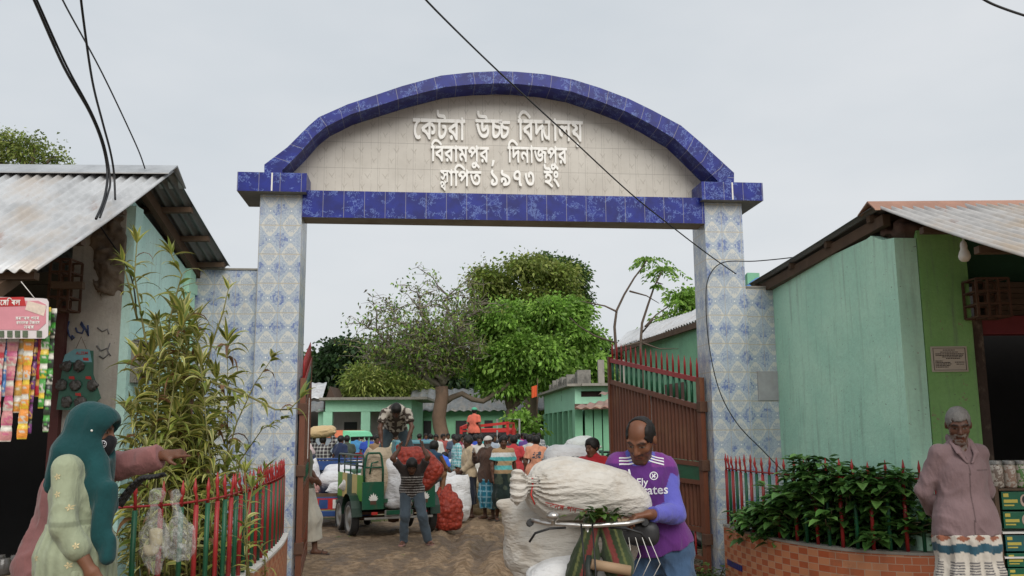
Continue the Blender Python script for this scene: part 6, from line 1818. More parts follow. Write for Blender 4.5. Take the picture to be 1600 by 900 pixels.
def text_tris(txt, size):
 """plain built-in lettering as small triangles, left edge at 0"""
 cu = bpy.data.curves.new('w', 'FONT'); cu.body = txt; cu.size = size; cu.resolution_u = 2; cu.fill_mode = 'FRONT'; cu.offset = size * .012
 o = bpy.data.objects.new('w', cu); COL.objects.link(o)
 me = bpy.data.meshes.new_from_object(o.evaluated_get(bpy.context.evaluated_depsgraph_get()))
 r = [[tuple(me.vertices[i].co[:2]) for i in p.vertices] for p in me.polygons]
 bpy.data.objects.remove(o)
 return r
M_PRINT = plain('white_print', (0.62, 0.62, 0.64), 0.7, 0.06)
PM = Vector((0.775, 5.15, 0.01))
def jersey(V):
 x, y, z = V.T
 c = np.tile(np.array((.085, .022, .150)), (len(V), 1))                      # purple body
 sl = np.array((.105, .105, .42))                                            # blue-violet sleeves, collar
 jj = pm_j
 def sdist(a_, b_):
  d = b_ - a_; t = np.clip(((V - a_) @ d) / (d @ d), 0, 1)
  return np.linalg.norm(V - (a_ + t[:, None] * d), axis=1)
 for sd in 'LR':
  sg = 1 if sd == 'L' else -1
  sh, el, wr = jj['sh' + sd], jj['el' + sd], jj['wr' + sd]
  top = (sg * (V[:, 0] - sh[0]) > -.075) & (V[:, 2] > sh[2] + .005)
  c[top] = (.16, .035, .20)
  c[(sdist(sh + (el - sh) * .22, el) < .070) & (sg * (V[:, 0] - sh[0]) > -.012)] = sl
  c[(sdist(el, wr) < .068) & (V[:, 1] < .02)] = sl
 nk = np.linalg.norm(V - jj['neck'], axis=1) < .088
 c[nk & (V[:, 2] > jj['neck'][2] - .055)] = sl
 mg = np.clip(vnoise(x * 4 + 2, y * 4, z * 4) * .5 + .25, 0, 1)[:, None]
 pur = (c[:, 2] < .2)[:, None]
 return np.where(pur, c * (1 - mg) + np.array((.155, .030, .165)) * mg, c)
J = dict(pel=(.035, .05, .97), chest=(-.035, -.01, 1.28), neck=(-.060, -.04, 1.452), head=(-.050, -.115, 1.552),
   shL=(.078, .015, 1.395), shR=(-.180, -.055, 1.415), elL=(.120, -.09, 1.155), wrL=(-.02, -.32, 1.165), elR=(-.30, .05, 1.17), wrR=(-.42, -.08, 1.05),
   hipL=(.11, .05, .92), hipR=(-.07, .06, .92), knL=(.16, .0, .5), knR=(-.12, .0, .5), anL=(.17, .08, .08), anR=(-.12, .12, .08), toL=(.19, -.09, .03), toR=(-.15, -.05, .03))
pm_j = {k: np.array(v, float) for k, v in {**JD, **J}.items()}
def jeans(V):
 n = vnoise(V[:, 0] * 7, V[:, 1] * 7, V[:, 2] * 5)[:, None]
 c = np.array((.045, .085, .155)) * (1 + .45 * n)
 return c + np.clip(vnoise(V[:, 0] * 3 + 5, V[:, 1] * 3, V[:, 2] * 3) - .1, 0, 1)[:, None] * np.array((.10, .13, .16))
pman, pi = make_person('balding man in a purple football jersey steadying a bicycle loaded with big white sacks', PM, R(-8), 1.0, .0062, J, look=(-22, 33, 4), skin=(.155, .062, .032),
 hair=('balding', (.010, .008, .007)), shirt=dict(sleeve='long', cuff=.86, hem=-.02, ease=.014, col=jersey, fold=.007, neck=.0), lower=dict(kind='trousers', waist=.03, col=jeans, crease=.011),
 hands=dict(L=dict(d=(-.85, -.35, -.12), palm=(.1, -.15, -1), curl=.75, thumb=-1), R=dict(d=(-.6, -.6, -.3), palm=(0, -.3, -1), curl=.6, thumb=1)), beard=((.035, .022, .018), .25), fine=True, seed=3)
sh_ = [o for o in pman.children if o.name.startswith('shirt')][0]
bv = bvh_of(sh_)
j = pi['j']; fw = (0, -1, 0); vw = Vector((0.05, 1, -0.08))
for sd, tilt in (('R', -8), ('L', 12)):
 for k in range(3):
  sg = -1 if sd == 'R' else 1
  o_ = Vector(j['sh' + sd]) + Vector((-sg * .050, -.04, .0))
  ax = Vector((math.cos(R(tilt)), math.sin(R(tilt)) * .2, -math.sin(R(tilt))))
  decal('shoulder_stripe', strip_poly(-.045, .045, .030 - .019 * k, .039 - .019 * k, 12), o_, ax, (0, .15, 1), (0, .9, -.45), bv, M_PRINT, sh_)
org = Vector((j['chest'][0], 0, 1.0))
crest = [(math.cos(a * .3927) * .021, math.sin(a * .3927) * .021) for a in range(16)]
cr_ = [[(math.cos(a * .3927) * r_ , math.sin(a * .3927) * r_) for a, r_ in ((i, .023), (i + 1, .023), (i + 1, .018), (i, .018))] for i in range(16)]
cr_ += [[(-.012, -.008), (-.008, -.012), (.012, .009), (.008, .012)], [(-.010, .010), (-.005, .012), (-.002, -.002), (-.006, -.002)], [(.002, .012), (.006, .012), (.006, -.012), (.002, -.012)], [(-.008, -.001), (.010, -.004), (.010, -.008), (-.008, -.005)]]
decal('crest', cr_, (.020, 0, 1.345), (1, 0, 0), (0, 0, 1), vw, bv, M_PRINT, sh_)
tri_ = [[(-.030 + .017 * k, 0), (-.018 + .017 * k, 0), (-.026 + .017 * k, .012 + .009 * k), (-.035 + .017 * k, .010 + .009 * k)] for k in range(3)]
decal('maker_mark', tri_, (-.120, 0, 1.352), (1, -.1, 0), (0, 0, 1), vw, bv, M_PRINT, sh_)
decal('sponsor_lettering', text_tris('Fly', .056), (-.075, 0, 1.292), (1, 0, .02), (0, 0, 1), vw, bv, M_PRINT, sh_)
decal('sponsor_lettering', text_tris('Emirates', .070), (-.150, 0, 1.238), (1, 0, .05), (0, 0, 1), vw, bv, M_PRINT, sh_)
jl = [o for o in pman.children if o.name.startswith('trousers')][0]
bj = bvh_of(jl); stitch = plain('jeans_stitch', (.12, .16, .22), .8)
for z0 in (.80, .68): decal('pocket_flap', strip_poly(-.045, .07, z0, z0 + .006, 8) + strip_poly(-.045, -.040, z0 - .06, z0, 1) + strip_poly(.065, .07, z0 - .06, z0, 1), (.15, -.1, 0), (1, 0, 0), (0, 0, 1), (0, 1, 0), bj, stitch, jl)
OM = Vector((3.035, 6.2, 0.12))
MAUVE = (.205, .138, .142)
def mauve(V):
 c = np.tile(np.array(MAUVE), (len(V), 1)) * (1 + .10 * vnoise(V[:, 0] * 5, V[:, 1] * 5, V[:, 2] * 5))[:, None]
 pl = (np.abs(V[:, 0] + .01 + .25 * (1.25 - V[:, 2]) * 0.1) < .004) & (V[:, 1] < 0) & (V[:, 2] < 1.30)
 c[pl] *= .45
 pk = (V[:, 1] < 0) & (V[:, 2] < 1.215) & (V[:, 2] > 1.205) & (V[:, 0] > .04) & (V[:, 0] < .15); c[pk] *= .55
 return c
def lungi_old(V):
 x, y, z = V.T
 c = np.tile(np.array((.52, .48, .42)), (len(V), 1))
 band = ((z > .80) | ((z < .70) & (z > .62)))
 an = np.arctan2(y, x)
 zz = z + .022 * np.abs(((an * 2.2) % 2) - 1)
 c[(zz > .815)] = (.03, .085, .12); c[(zz < .745) & (zz > .69)] = (.03, .085, .12)
 di = (np.abs(((an * 3.2) % 2) - 1) + np.abs(z - .775) / .03) < .8; c[di & (zz > .745)] = (.26, .10, .06)
 st = (zz < .66) & (zz > .42) & (((z * 62) % 1) < .40) & (((an * 1.6 + .3) % 1) < .72); c[st] = (.05, .05, .065)
 return c
J = dict(elL=(.225, .10, 1.09), elR=(-.235, .08, 1.09), wrL=(.09, .20, .92), wrR=(-.12, .19, .93), shL=(.152, .02, 1.352), shR=(-.156, .0, 1.352), neck=(0, .0, 1.415), head=(-.02, -.05, 1.55), chest=(0, .01, 1.215))
old, oi = make_person('old grey haired man in a mauve shirt and striped lungi with hands behind his back', OM, R(4), .975, .0085, J, look=(-24, 22, 0), skin=(.10, .043, .026),
 hair=('short', (.17, .16, .15)), shirt=dict(sleeve='long', cuff=.95, hem=-.13, ease=.016, col=mauve, fold=.0065, vneck=True, vox=.0075), lower=dict(kind='lungi', hem=.12, waist=-.12, col=lungi_old, pleats=11, fold=.014, flare=1.05, vox=.0085),
 hands=dict(L=dict(d=(-.8, .2, -.5), palm=(0, 1, 0), curl=.6, thumb=1), R=dict(d=(.8, .2, -.5), palm=(0, 1, 0), curl=.6, thumb=-1)), beard=((.26, .24, .22), .1), fine=True, seed=8)
shoes(old, oi, (.05, .04, .035))
n = oi['j']['neck']; os_ = [o for o in old.children if o.name.startswith('shirt')][0]
F = Field(n - .2, n + .14, .006)
for sg in (-1, 1):
 F.cap(n + np.array((sg * .05, .045, .045)), n + np.array((sg * .066, -.03, .018)), .014, .012, .006, (0, 0, 1), 1.9)
 F.cap(n + np.array((sg * .066, -.03, .018)), n + np.array((sg * .058, -.10, -.055)), .010, .010, .006, (1, 0, 0), 2.2); F.cap(n + np.array((sg * .058, -.10, -.055)), n + np.array((sg * .018, -.115, -.12)), .009, .006, .006, (1, 0, 0), 2.2)
F.cap(n + np.array((-.05, .05, .04)), n + np.array((.05, .05, .04)), .013, .013, .006, (0, 0, 1), 1.8)
mesh_obj('collar', F, M_CLOTH, os_, lambda V: mauve(V) * 1.08)
def pink(V):
 c = np.tile(np.array((.215, .095, .092)), (len(V), 1)); return c * (1 + .12 * vnoise(V[:, 0] * 6, V[:, 1] * 6, V[:, 2] * 6))[:, None]
PT = Vector((P(136, 700, 5.0).x, 5.0, 0.05))
J = dict(elR=(-.20, -.31, 1.40), wrR=(-.205, -.57, 1.455), shR=(-.178, -.04, 1.40), shL=(.17, .10, 1.385), elL=(.22, .16, 1.10), wrL=(.22, .10, .86), pel=(0, .14, .93), hipL=(.09, .12, .88), hipR=(-.09, .12, .88), chest=(0, .06, 1.25), neck=(0, -.01, 1.43), head=(0, -.03, 1.55))
ptm, pi2 = make_person('man in a dusty pink shirt pointing across the planter, mostly hidden by the woman', PT, R(82), 1.0, .0085, J, look=(0, 5, 0), skin=(.12, .05, .028), hair=('short', (.012, .01, .009)),
 shirt=dict(sleeve='long', cuff=.93, hem=-.14, ease=.040, col=pink, fold=.011), lower=dict(kind='trousers', col=(.05, .045, .05)),
 hands=dict(R=dict(d=(0, -1, .10), palm=(.55, 0, -.8), curl=(.02, 1.15, 1.25, 1.3), thumb=-1)), fine=True, seed=5)
WM = Vector((P(131, 700, 4.5).x, 4.5, 0.12))
def dress(V):
 x, y, z = V.T
 c = np.tile(np.array((.30, .335, .225)), (len(V), 1))
 an = np.arctan2(y, x)
 pl = .5 + .5 * np.sin(an * 34 + 2 * vnoise(x * 6, y * 6, z * 3)); low = np.clip((1.06 - z) / .06, 0, 1)
 c *= (1 - .16 * pl * low)[:, None]
 wb = np.abs(z - 1.085) < .012; c[wb] *= .72
 return c * (1 + .08 * vnoise(x * 8, y * 8, z * 8))[:, None]
J = dict(shR=(-.155, .01, 1.335), shL=(.155, .01, 1.335), elR=(-.205, -.02, 1.075), wrR=(-.195, -.15, .865), elL=(.2, .06, 1.07), wrL=(.18, .02, .86), chest=(0, .0, 1.20), neck=(0, -.01, 1.385), head=(0, -.04, 1.51))
def ruffle(S_, j, up, right, fwd):
 el, wr = j['elR'], j['wrR']
 for sd in 'LR':
  el, wr = j['el' + sd], j['wr' + sd]; d = nv(wr - el)
  S_.cap(el + d * .04, el + d * .115, .050, .064, .02)
wom, wi = make_person('woman in a dark green headscarf, black mask and pale green embroidered dress facing the gate', WM, R(93), 1.0, .0075, J, look=(0, 10, 0), skin=(.17, .075, .042), hair=None,
 shirt=dict(sleeve='long', cuff=.40, hem=-.10, ease=.018, col=dress, fold=.006, mod=ruffle), lower=dict(kind='skirt', name='skirt', hem=.14, waist=.14, col=dress, pleats=20, fold=.012, flare=1.35, ease=.022),
 fine=True, seed=11)
j, hd = wi['j'], wi['hd']
def scarf():
 F = Field((-.36, -.40, .78), (.32, .30, 1.72), .008)
 hs, hf, hu = wi['Rm']
 F.ell(hd(0, -.022, .030), (.098, .118, .112), wi['Rm'], k=0)
 F.ell(hd(0, .035, .055), (.088, .085, .075), wi['Rm'], k=.03)
 F.ell(hd(0, -.03, -.07), (.100, .105, .11), wi['Rm'], k=.05)
 F.ell(hd(0, .03, -.115), (.085, .085, .07), wi['Rm'], k=.04)
 F.cap((0, .02, 1.40), (0, .02, 1.33), .10, .105, .05, (1, 0, 0), 1.25)
 F.cap((-.03, -.05, 1.40), (-.09, -.125, 1.24), .070, .050, .05); F.cap((-.09, -.125, 1.24), (-.13, -.185, .92), .050, .030, .04, (0, 1, 0), 1.4)
 F.cap((.05, -.05, 1.38), (.03, -.12, 1.14), .07, .045, .05)
 F.cap((.0, .07, 1.40), (-.02, .125, 1.25), .075, .04, .05, (1, 0, 0), 1.7)
 F.ell(hd(0, .115, -.022), (.062, .085, .088), wi['Rm'], k=.012, op='s')
 F.warp(lambda x, y, z: .0085 * np.sin((y * 1.0 + x * .6) * 58 + z * 16 + 2.0 * vnoise(x * 4, y * 4, z * 4)) * np.clip((1.47 - z) / .2, .10, 1) + .006 * vnoise(x * 11, y * 11, z * 4) , .05)
 def cl(V): return np.tile(np.array((.008, .052, .055)), (len(V), 1)) * (1 + .2 * vnoise(V[:, 0] * 8, V[:, 1] * 8, V[:, 2] * 8))[:, None]
 return mesh_obj('headscarf', F, M_CLOTH, wom, cl)
sc_o = scarf()
pin = MB(); p = Vector(hd(-.094, .03, .008)); pin.lathe([(0, -.007), (.006, -.004), (.007, 0), (.005, .005), (0, .007)], 10, Matrix.Translation(p)); pin.build('scarf_pin', M_WHITE, sc_o)
F = Field(j['head'] - .16, j['head'] + .16, .0055)
F.ell(hd(0, .055, -.052), (.068, .062, .050), wi['Rm'], k=0); F.cap(hd(0, .10, -.03), hd(0, .085, -.085), .022, .022, .03)
F.cut(lambda x, y, z: -(((x - j['head'][0]) * wi['Rm'][1][0] + (y - j['head'][1]) * wi['Rm'][1][1] + (z - j['head'][2]) * wi['Rm'][1][2]) - .035))
mask = mesh_obj('face_mask', F, M_CLOTH, wom, (.008, .008, .010))
bm_ = bvh_of(mask)
ring = lambda r0, r1, n=14, a0=0, a1=6.2832: [[(math.cos(a) * r_, math.sin(a) * r_) for a, r_ in ((a0 + (a1 - a0) * i / n, r1), (a0 + (a1 - a0) * (i + 1) / n, r1), (a0 + (a1 - a0) * (i + 1) / n, r0), (a0 + (a1 - a0) * i / n, r0))] for i in range(n)]
sm = ring(.0155, .0185) + ring(.008, .0105, 8, 3.5, 5.9) + [[(-.008, .003), (-.004, .003), (-.004, .008), (-.008, .008)], [(.004, .003), (.008, .003), (.008, .008), (.004, .008)]]
decal('round_badge', sm, hd(-.05, .08, -.05), hd(0, 1, 0) - hd(0, 0, 0), hd(0, 0, 1) - hd(0, 0, 0), Vector(tuple(hd(.9, -.45, 0) - hd(0, 0, 0))), bm_, M_PRINT, mask, lift=.002)
wsh = [o for o in wom.children if o.name.startswith('shirt')][0]; wsk = [o for o in wom.children if o.name.startswith('skirt')][0]
fl_ = [[(0, 0), (math.cos(a - .4) * .011, math.sin(a - .4) * .011), (math.cos(a) * .017, math.sin(a) * .017), (math.cos(a + .4) * .011, math.sin(a + .4) * .011)] for a in (0, 1.26, 2.51, 3.77, 5.03)]
gold = plain('embroidery_thread', (.55, .46, .26), .7, .2)
for o, lst in ((wsh, ((.02, 1.30), (-.05, 1.16), (.01, 1.22), (-.10, .99))), (wsk, ((-.02, 1.00), (-.06, .90), (.10, .93), (.04, .84), (-.10, .78)))):
 b_ = bvh_of(o)
 for yy, zz in lst: decal('embroidered_flower', fl_, (-.4, yy, zz), (0, 1, 0), (0, 0, 1), (1, 0, 0), b_, gold, o)
def sack_material(name, col, print_col=None, obj=False, dirt=(0.34, 0.27, 0.19), da=.55):
 if name in MATS: return MATS[name]
 t = T(name)
 c = t.objcol() if obj else col
 c = t.scale(c, t.noise(6, 4, .6) * .3 + .85)
 d = t.noise(3.4, 6, .7).ss(.44, .70) * da
 c = t.mix(d, c, dirt)
 x, y, z = t.xyz('Object')
 wv = ((x * 900.0).sin() * (z * 900.0).sin()) * .5
 t.base(c).set(rough=.62, spec=.35, sheen=.1)
 r = (t.noise(7, 3, .55, stretch=(.5, 1, 1.7)) - .5).abs() * -2.0
 r2 = (t.noise(20, 3, .6, stretch=(.6, 1, 1.5)) - .5).abs() * -.6
 t.bump(r + r2 + wv * .05, .85, .03)
 MATS[name] = t.mat
 return t.mat
M_SACK = sack_material('woven_white_sack', (.54, .51, .46), da=.7)
M_SACKO = sack_material('woven_sack', (.6, .6, .6), obj=True, da=.3)
def net_material():
 t = T('red_net_sack')
 d = t.voro(15); c0 = t.voro(15, out='Color')
 c = t.mix(d.ss(.1, .75), (.42, .055, .03), (.16, .018, .012))
 c = t.mix(.35, c, t.scale((.55, .10, .05), t.noise(8, 3, .6) * 1.2 + .2))
 x, y, z = t.xyz('Object')
 nt_ = (((x + z) * 46.0).fr().lt(.18) + ((z - x + y) * 46.0).fr().lt(.18)).clamp()
 t.base(t.mix(nt_ * .7, c, (.50, .03, .02))).set(rough=.5, spec=.4)
 t.bump(d * -1.0 + nt_ * .15, .9, .035)
 return t.mat
M_NET = net_material()
def sack_mesh(kind, vox=.02, seed=0):
 if kind == 'lying':
  F = Field((-.52, -.36, -.05), (.52, .36, .42), vox)
  F.rbox((0, 0, .15), (.36, .23, .14), .13, k=0); F.ell((0, 0, .16), (.36, .23, .17), k=.1)
  for sx in (-1, 1):
   for sy in (-1, 1): F.cap((sx * .29, sy * .15, .13), (sx * .39, sy * .22, .11), .06, .02, .06)
  F.warp(lambda x, y, z: -.011 * (1 - np.abs(vnoise(x * 5 + seed, y * 9, z * 9 + seed)) * 3).clip(-.6, 1) + .02 * vnoise(x * 3 + seed, y * 3, z * 3))
 elif kind == 'standing':
  F = Field((-.34, -.28, -.03), (.34, .28, 1.0), vox)
  F.rbox((0, 0, .36), (.24, .17, .37), .14, k=0); F.ell((0, 0, .28), (.26, .20, .30), k=.1)
  F.cap((-.16, 0, .72), (.16, 0, .72), .07, .07, .1); F.cap((-.17, 0, .74), (-.21, 0, .83), .05, .018, .05); F.cap((.17, 0, .74), (.21, 0, .82), .05, .018, .05)
  F.cap((-.18, 0, .78), (.18, 0, .78), .025, .025, .06)
  F.warp(lambda x, y, z: -.016 * (1 - np.abs(vnoise(x * 7 + seed, y * 7, z * 4 + seed)) * 3) + .018 * vnoise(x * 3.3 + seed, y * 3.3, z * 3.3))
  F.cut(lambda x, y, z: -z + 0 * x + 0 * y)
 else:                                                                # net sack of onions
  F = Field((-.34, -.30, -.03), (.34, .30, .9), vox)
  F.ell((0, 0, .33), (.24, .21, .36), k=0); F.rbox((0, 0, .25), (.23, .19, .25), .12, k=.1); F.cap((0, 0, .66), (.02, 0, .76), .08, .04, .06)
  F.warp(lambda x, y, z: .020 * vnoise(x * 15 + seed, y * 15, z * 15))
  F.cut(lambda x, y, z: -z + 0 * x + 0 * y)
 V, Q = F.surf()
 return V, Q
SACKS = {(k, i): arrays_mesh(k + '_sack', *sack_mesh(k, .02, i * 4.7), M_NET if k == 'net' else M_SACKO) for k, n in (('lying', 3), ('standing', 2), ('net', 2)) for i in range(n)}
_sk = [0]
def sack(kind, loc, rot, label, col=(.62, .62, .62), group=None, s=1.0, name=None):
 _sk[0] += 1
 n = {'lying': 3, 'standing': 2, 'net': 2}[kind]
 o = link(name or ('onion_sack' if kind == 'net' else 'sack'), SACKS[(kind, _sk[0] % n)])
 o.location = loc; o.rotation_euler = rot; o.scale = (s, s, s); o.color = (*col, 1)
 tag(o, label, 'sack', group)
 return o
def wheel(parent, c, r, w, tyre=None, rim_c=None, ax='x', spokes=0, name='wheel'):
 e = bpy.data.objects.new(name, None); COL.objects.link(e); e.parent = parent; e.location = c; e.empty_display_size = .05
 M = Matrix.Rotation(R(90), 4, 'Y') if ax == 'x' else Matrix.Rotation(R(90), 4, 'X')
 t_ = MB().lathe([(r * .74, -w * .42), (r * .9, -w * .5), (r * .98, -w * .36), (r, 0), (r * .98, w * .36), (r * .9, w * .5), (r * .74, w * .42), (r * .70, 0), (r * .74, -w * .42)] if not spokes else [(r - w, 0), (r - w * .6, -w * .5), (r - w * .1, -w * .35), (r, 0), (r - w * .1, w * .35), (r - w * .6, w * .5), (r - w, 0)], 28, M)
 t_.build('tyre', tyre or plain('rubber', (.022, .021, .020), .85, .3, 8, .4, 60, dirt=(.16, .11, .07), dirt_amt=.7), e)
 rm = MB()
 if spokes:
  rm.lathe([(r - w, -w * .4), (r - w * 1.5, -w * .3), (r - w * 1.5, w * .3), (r - w, w * .4), (r - w, -w * .4)], 28, M)
  rm.lathe([(0, -.04), (.02, -.04), (.02, .04), (0, .04)], 12, M)
  for k in range(spokes):
   a = 2 * math.pi * k / spokes; s_ = .03 if k % 2 else -.03
   p, q = M @ Vector((.018 * math.cos(a + .6), .018 * math.sin(a + .6), s_)), M @ Vector(((r - w) * math.cos(a), (r - w) * math.sin(a), 0))
   rm.tube([p, q], .0014 * max(1, r * 3), 4, False)
 else:
  rm.lathe([(0, -w * .40), (r * .22, -w * .42), (r * .28, -w * .25), (r * .58, -w * .20), (r * .66, -w * .40), (r * .75, -w * .42), (r * .75, w * .42), (r * .66, w * .40), (r * .58, w * .2), (r * .28, w * .25), (r * .22, w * .42), (0, w * .40)], 24, M)
 rm.build('rim', rim_c or plain('dull_steel', (.28, .27, .25), .5, .3, 8, .2, 60, metal=.5, dirt=(.2, .14, .09), dirt_amt=.6), e)
 return e
M_CGREEN = plain('cart_green', (.010, .085, .045), .4, .25, 6, .15, 60, dirt=(.10, .08, .05), dirt_amt=.6)
M_CLIME = plain('cart_lime', (.10, .30, .03), .45, .2, 6, .15, 60, dirt=(.12, .10, .06), dirt_amt=.5)
M_CYEL = plain('cart_cream', (.55, .42, .16), .5, .2, 6, .15, 60, dirt=(.2, .15, .1), dirt_amt=.5)
M_CTUBE = plain('dark_green_tube', (.010, .032, .020), .4, .2)
M_CRED = plain('signal_red', (.45, .025, .02), .45, .25, 6, dirt=(.15, .05, .04))
M_CBLUE = plain('cart_blue', (.02, .06, .20), .5, .3, 6, dirt=(.1, .08, .06))
M_STEEL = MATS.get('dull_steel') or plain('dull_steel', (.28, .27, .25), .5, .3, 8, .2, 60, metal=.5, dirt=(.2, .14, .09), dirt_amt=.6)
M_CHROME = plain('worn_chrome', (.55, .54, .52), .28, .2, 9, .1, 60, metal=.85, dirt=(.2, .12, .07), dirt_amt=.5)
M_BLK = plain('black_plastic', (.014, .014, .015), .5, .2)
def lotus(b, cx, z0, y, s_, ny=-1):
 for k in range(7):
  a = R(-66 + 22 * k); L = s_ * (1.0 - .10 * abs(k - 3)); w = .17 * s_
  d = Vector((math.sin(a), 0, math.cos(a))); n = Vector((d.z, 0, -d.x)); o = Vector((cx, y - .0015 * (3 - abs(k - 3)), z0))
  pts = [o, o + d * L * .5 + n * w, o + d * L, o + d * L * .5 - n * w]
  b.quad([tuple(p) for p in (pts if ny > 0 else pts[::-1])])
def hoop(b, p0, p1, h, r_, n=10, mid=True):
 p0, p1 = Vector(p0), Vector(p1); pts = [p0]
 for k in range(n + 1):
  t = k / n; e = .16
  x = t; zz = min(1, math.sin(min(t, 1 - t) / e * math.pi / 2) if min(t, 1 - t) < e else 1)
  pts.append(p0.lerp(p1, t) + Vector((0, 0, h * (.45 + .55 * zz))))
 pts.append(p1); b.tube(pts, r_, 8)
 if mid: b.tube([p0 + Vector((0, 0, h * .5)), p1 + Vector((0, 0, h * .5))], r_ * .8, 6)
def cargo_cart(loc, rz, label, group='three-wheeled cargo carts'):
 e = empty('cargo_cart', loc, rz, label, 'cargo cart', group)
 W, L, zf, zs = .58, 1.75, .62, 1.0
 MB().box(-W, W, .0, L, zf - .06, zf).box(-W + .1, W - .1, .1, L + .8, zf - .16, zf - .061).build('bed', M_CGREEN, e)
 for sx in (-1, 1):
  b = MB(); n = 5
  for k in range(n):
   b.m = (0, 1, 2, 1, 0)[k]
   y0, y1 = .02 + (L - .02) * k / n, .02 + (L - .02) * (k + 1) / n - .004
   x0, x1 = (sx * W, sx * (W + .03)); b.box(min(x0, x1), max(x0, x1), y0, y1, zf - .03, zs)
  b.build('side_panel', [M_CLIME, M_CYEL, M_CGREEN], e)
  b = MB(); xx = sx * (W + .015)
  b.tube([(xx, 0, zs), (xx, 0, zs + .27), (xx, .06, zs + .32), (xx, L - .06, zs + .32), (xx, L, zs + .27), (xx, L, zs)], .018, 8)
  b.tube([(xx, 0, zs + .15), (xx, L, zs + .15)], .014, 8)
  for k in range(1, 4): b.tube([(xx, L * k / 4, zs), (xx, L * k / 4, zs + .32)], .012, 6)
  b.build('side_rail', M_CTUBE, e)
  b = MB(); x0, x1 = (sx * .26, sx * (W + .04)); x0, x1 = min(x0, x1), max(x0, x1)
  b.box(x0, x1, -.035, -.005, .46, .90); p = b.build('tail_panel', M_CGREEN, e, bevel=.006)
  b = MB(); lotus(b, (x0 + x1) / 2, .60, -.038, .13); b.build('flower', M_WHITE, p)
  b = MB(); b.box((x0 + x1) / 2 - .05, (x0 + x1) / 2 + .05, -.039, -.036, .54, .60); b.build('flower_pot', M_RUST, p)
  b = MB(); hoop(b, (x0 + .03, -.02, .90), (x1 - .02, -.02, .90), .46, .018); b.tube([(x0 + .12, -.02, 1.02), (x0 + .15, -.02, 1.2), (x1 - .1, -.02, 1.22)], .014, 6); b.build('tail_hoop', M_CGREEN, e)
  MB().box(min(sx * .05, sx * .55), max(sx * .05, sx * .55), .25, 1.1, .36, .40).build('leaf_spring', M_RUST, e)
  b = MB()
  for k in range(9):
   a = math.pi * k / 8; a2 = math.pi * (k + .999) / 8
   if k == 8: break
   c = (sx * .64, .45, .34); r_ = .36
   x0, x1 = sx * .585, sx * .76
   q = [(x0, c[1] + r_ * math.cos(a), c[2] + r_ * math.sin(a)), (x1, c[1] + r_ * math.cos(a), c[2] + r_ * math.sin(a)), (x1, c[1] + r_ * math.cos(a2), c[2] + r_ * math.sin(a2)), (x0, c[1] + r_ * math.cos(a2), c[2] + r_ * math.sin(a2))]
   b.quad(q, smooth=True)
  b.build('mudguard', M_CTUBE, e)
  wheel(e, (sx * .67, .45, .29), .29, .13)
  wheel(e, (sx * .60, 1.45, .27), .27, .12)
 MB().box(-.24, .24, -.03, .0, .34, .44).box(-.58, .58, -.045, -.015, .30, .335).build('bumper', M_STEEL, e, bevel=.005)
 MB().box(-.22, .22, -.055, -.047, .37, .44).build('number_board', M_CGREEN, e)
 for sx in (-1, 1): MB().box(sx * .42 - .05, sx * .42 + .05, -.06, -.036, .375, .42).build('tail_lamp', M_CRED, e, bevel=.006)
 b = MB(); b.tube([(0, .45, .29), (.62, .45, .29)], .035, 8).tube([(0, .45, .29), (-.62, .45, .29)], .035, 8).lathe([(0, -.1), (.09, -.08), (.10, .0), (.09, .08), (0, .1)], 14, Matrix.Translation((.05, .45, .29))); b.build('axle', M_RUST, e)
 wheel(e, (0, 3.0, .28), .28, .11)
 b = MB(); b.tube([(0, 3.0, .28), (0, 2.85, .75), (0, 2.78, 1.1)], .03, 8); b.tube([(-.36, 2.6, 1.1), (-.2, 2.76, 1.12), (.2, 2.76, 1.12), (.36, 2.6, 1.1)], .016, 8); b.build('steering', M_CTUBE, e)
 MB().box(-.32, .32, 2.62, 2.9, .5, 1.0, taper=.06).build('front_cowl', M_CGREEN, e, bevel=.03)
 MB().box(-.5, .5, 1.82, 2.2, .62, .74).build('driver_seat', M_BLK, e, bevel=.03)
 MB().box(-.52, .52, 1.8, 2.75, .42, .48).build('footboard', M_CGREEN, e)
 return e
def cart_at(px, y, rz, label): v = P(px, 700, y); return cargo_cart((v.x, y, gz(v.x, y)), rz, label)
CART = Vector((P(624, 700, 15.1).x, 15.1, gz(0, 15.1) + .0))
cargo_cart(CART, R(24), 'dark green cargo cart with lotus tail panels, a man standing on its load')
def on_cart(x, y, z): return tuple(Matrix.Translation(CART) @ Matrix.Rotation(R(24), 4, 'Z') @ Vector((x, y, z)))
G_LOAD = 'sacks loaded on the green cargo cart'
for k, (x, y, z, kind, rot, col, lab) in enumerate((
  (-.30, .22, .63, 'standing', (0, 0, R(15)), (.45, .36, .25), 'jute coloured sack standing in the left tail corner of the green cart'),
  (.02, .12, .45, 'standing', (R(-4), 0, R(8)), (.62, .62, .63), 'white sack standing in the open tail of the green cart'),
  (.30, .30, .63, 'standing', (R(5), 0, R(80)), (.60, .50, .30), 'yellowish sack standing at the right of the green cart bed'),
  (-.15, .75, .63, 'lying', (0, 0, R(10)), (.56, .50, .38), 'tan sack lying under the feet of the man on the cart'),
  (.28, 1.0, .63, 'lying', (0, 0, R(85)), (.62, .61, .60), 'white sack lying deep in the green cart bed'),
  (-.28, 1.3, .63, 'lying', (0, 0, R(30)), (.62, .60, .56), 'white sack lying at the front end of the green cart bed'))):
 sack(kind, on_cart(x, y, z), (rot[0], rot[1], rot[2] + R(24)), lab, col, G_LOAD)
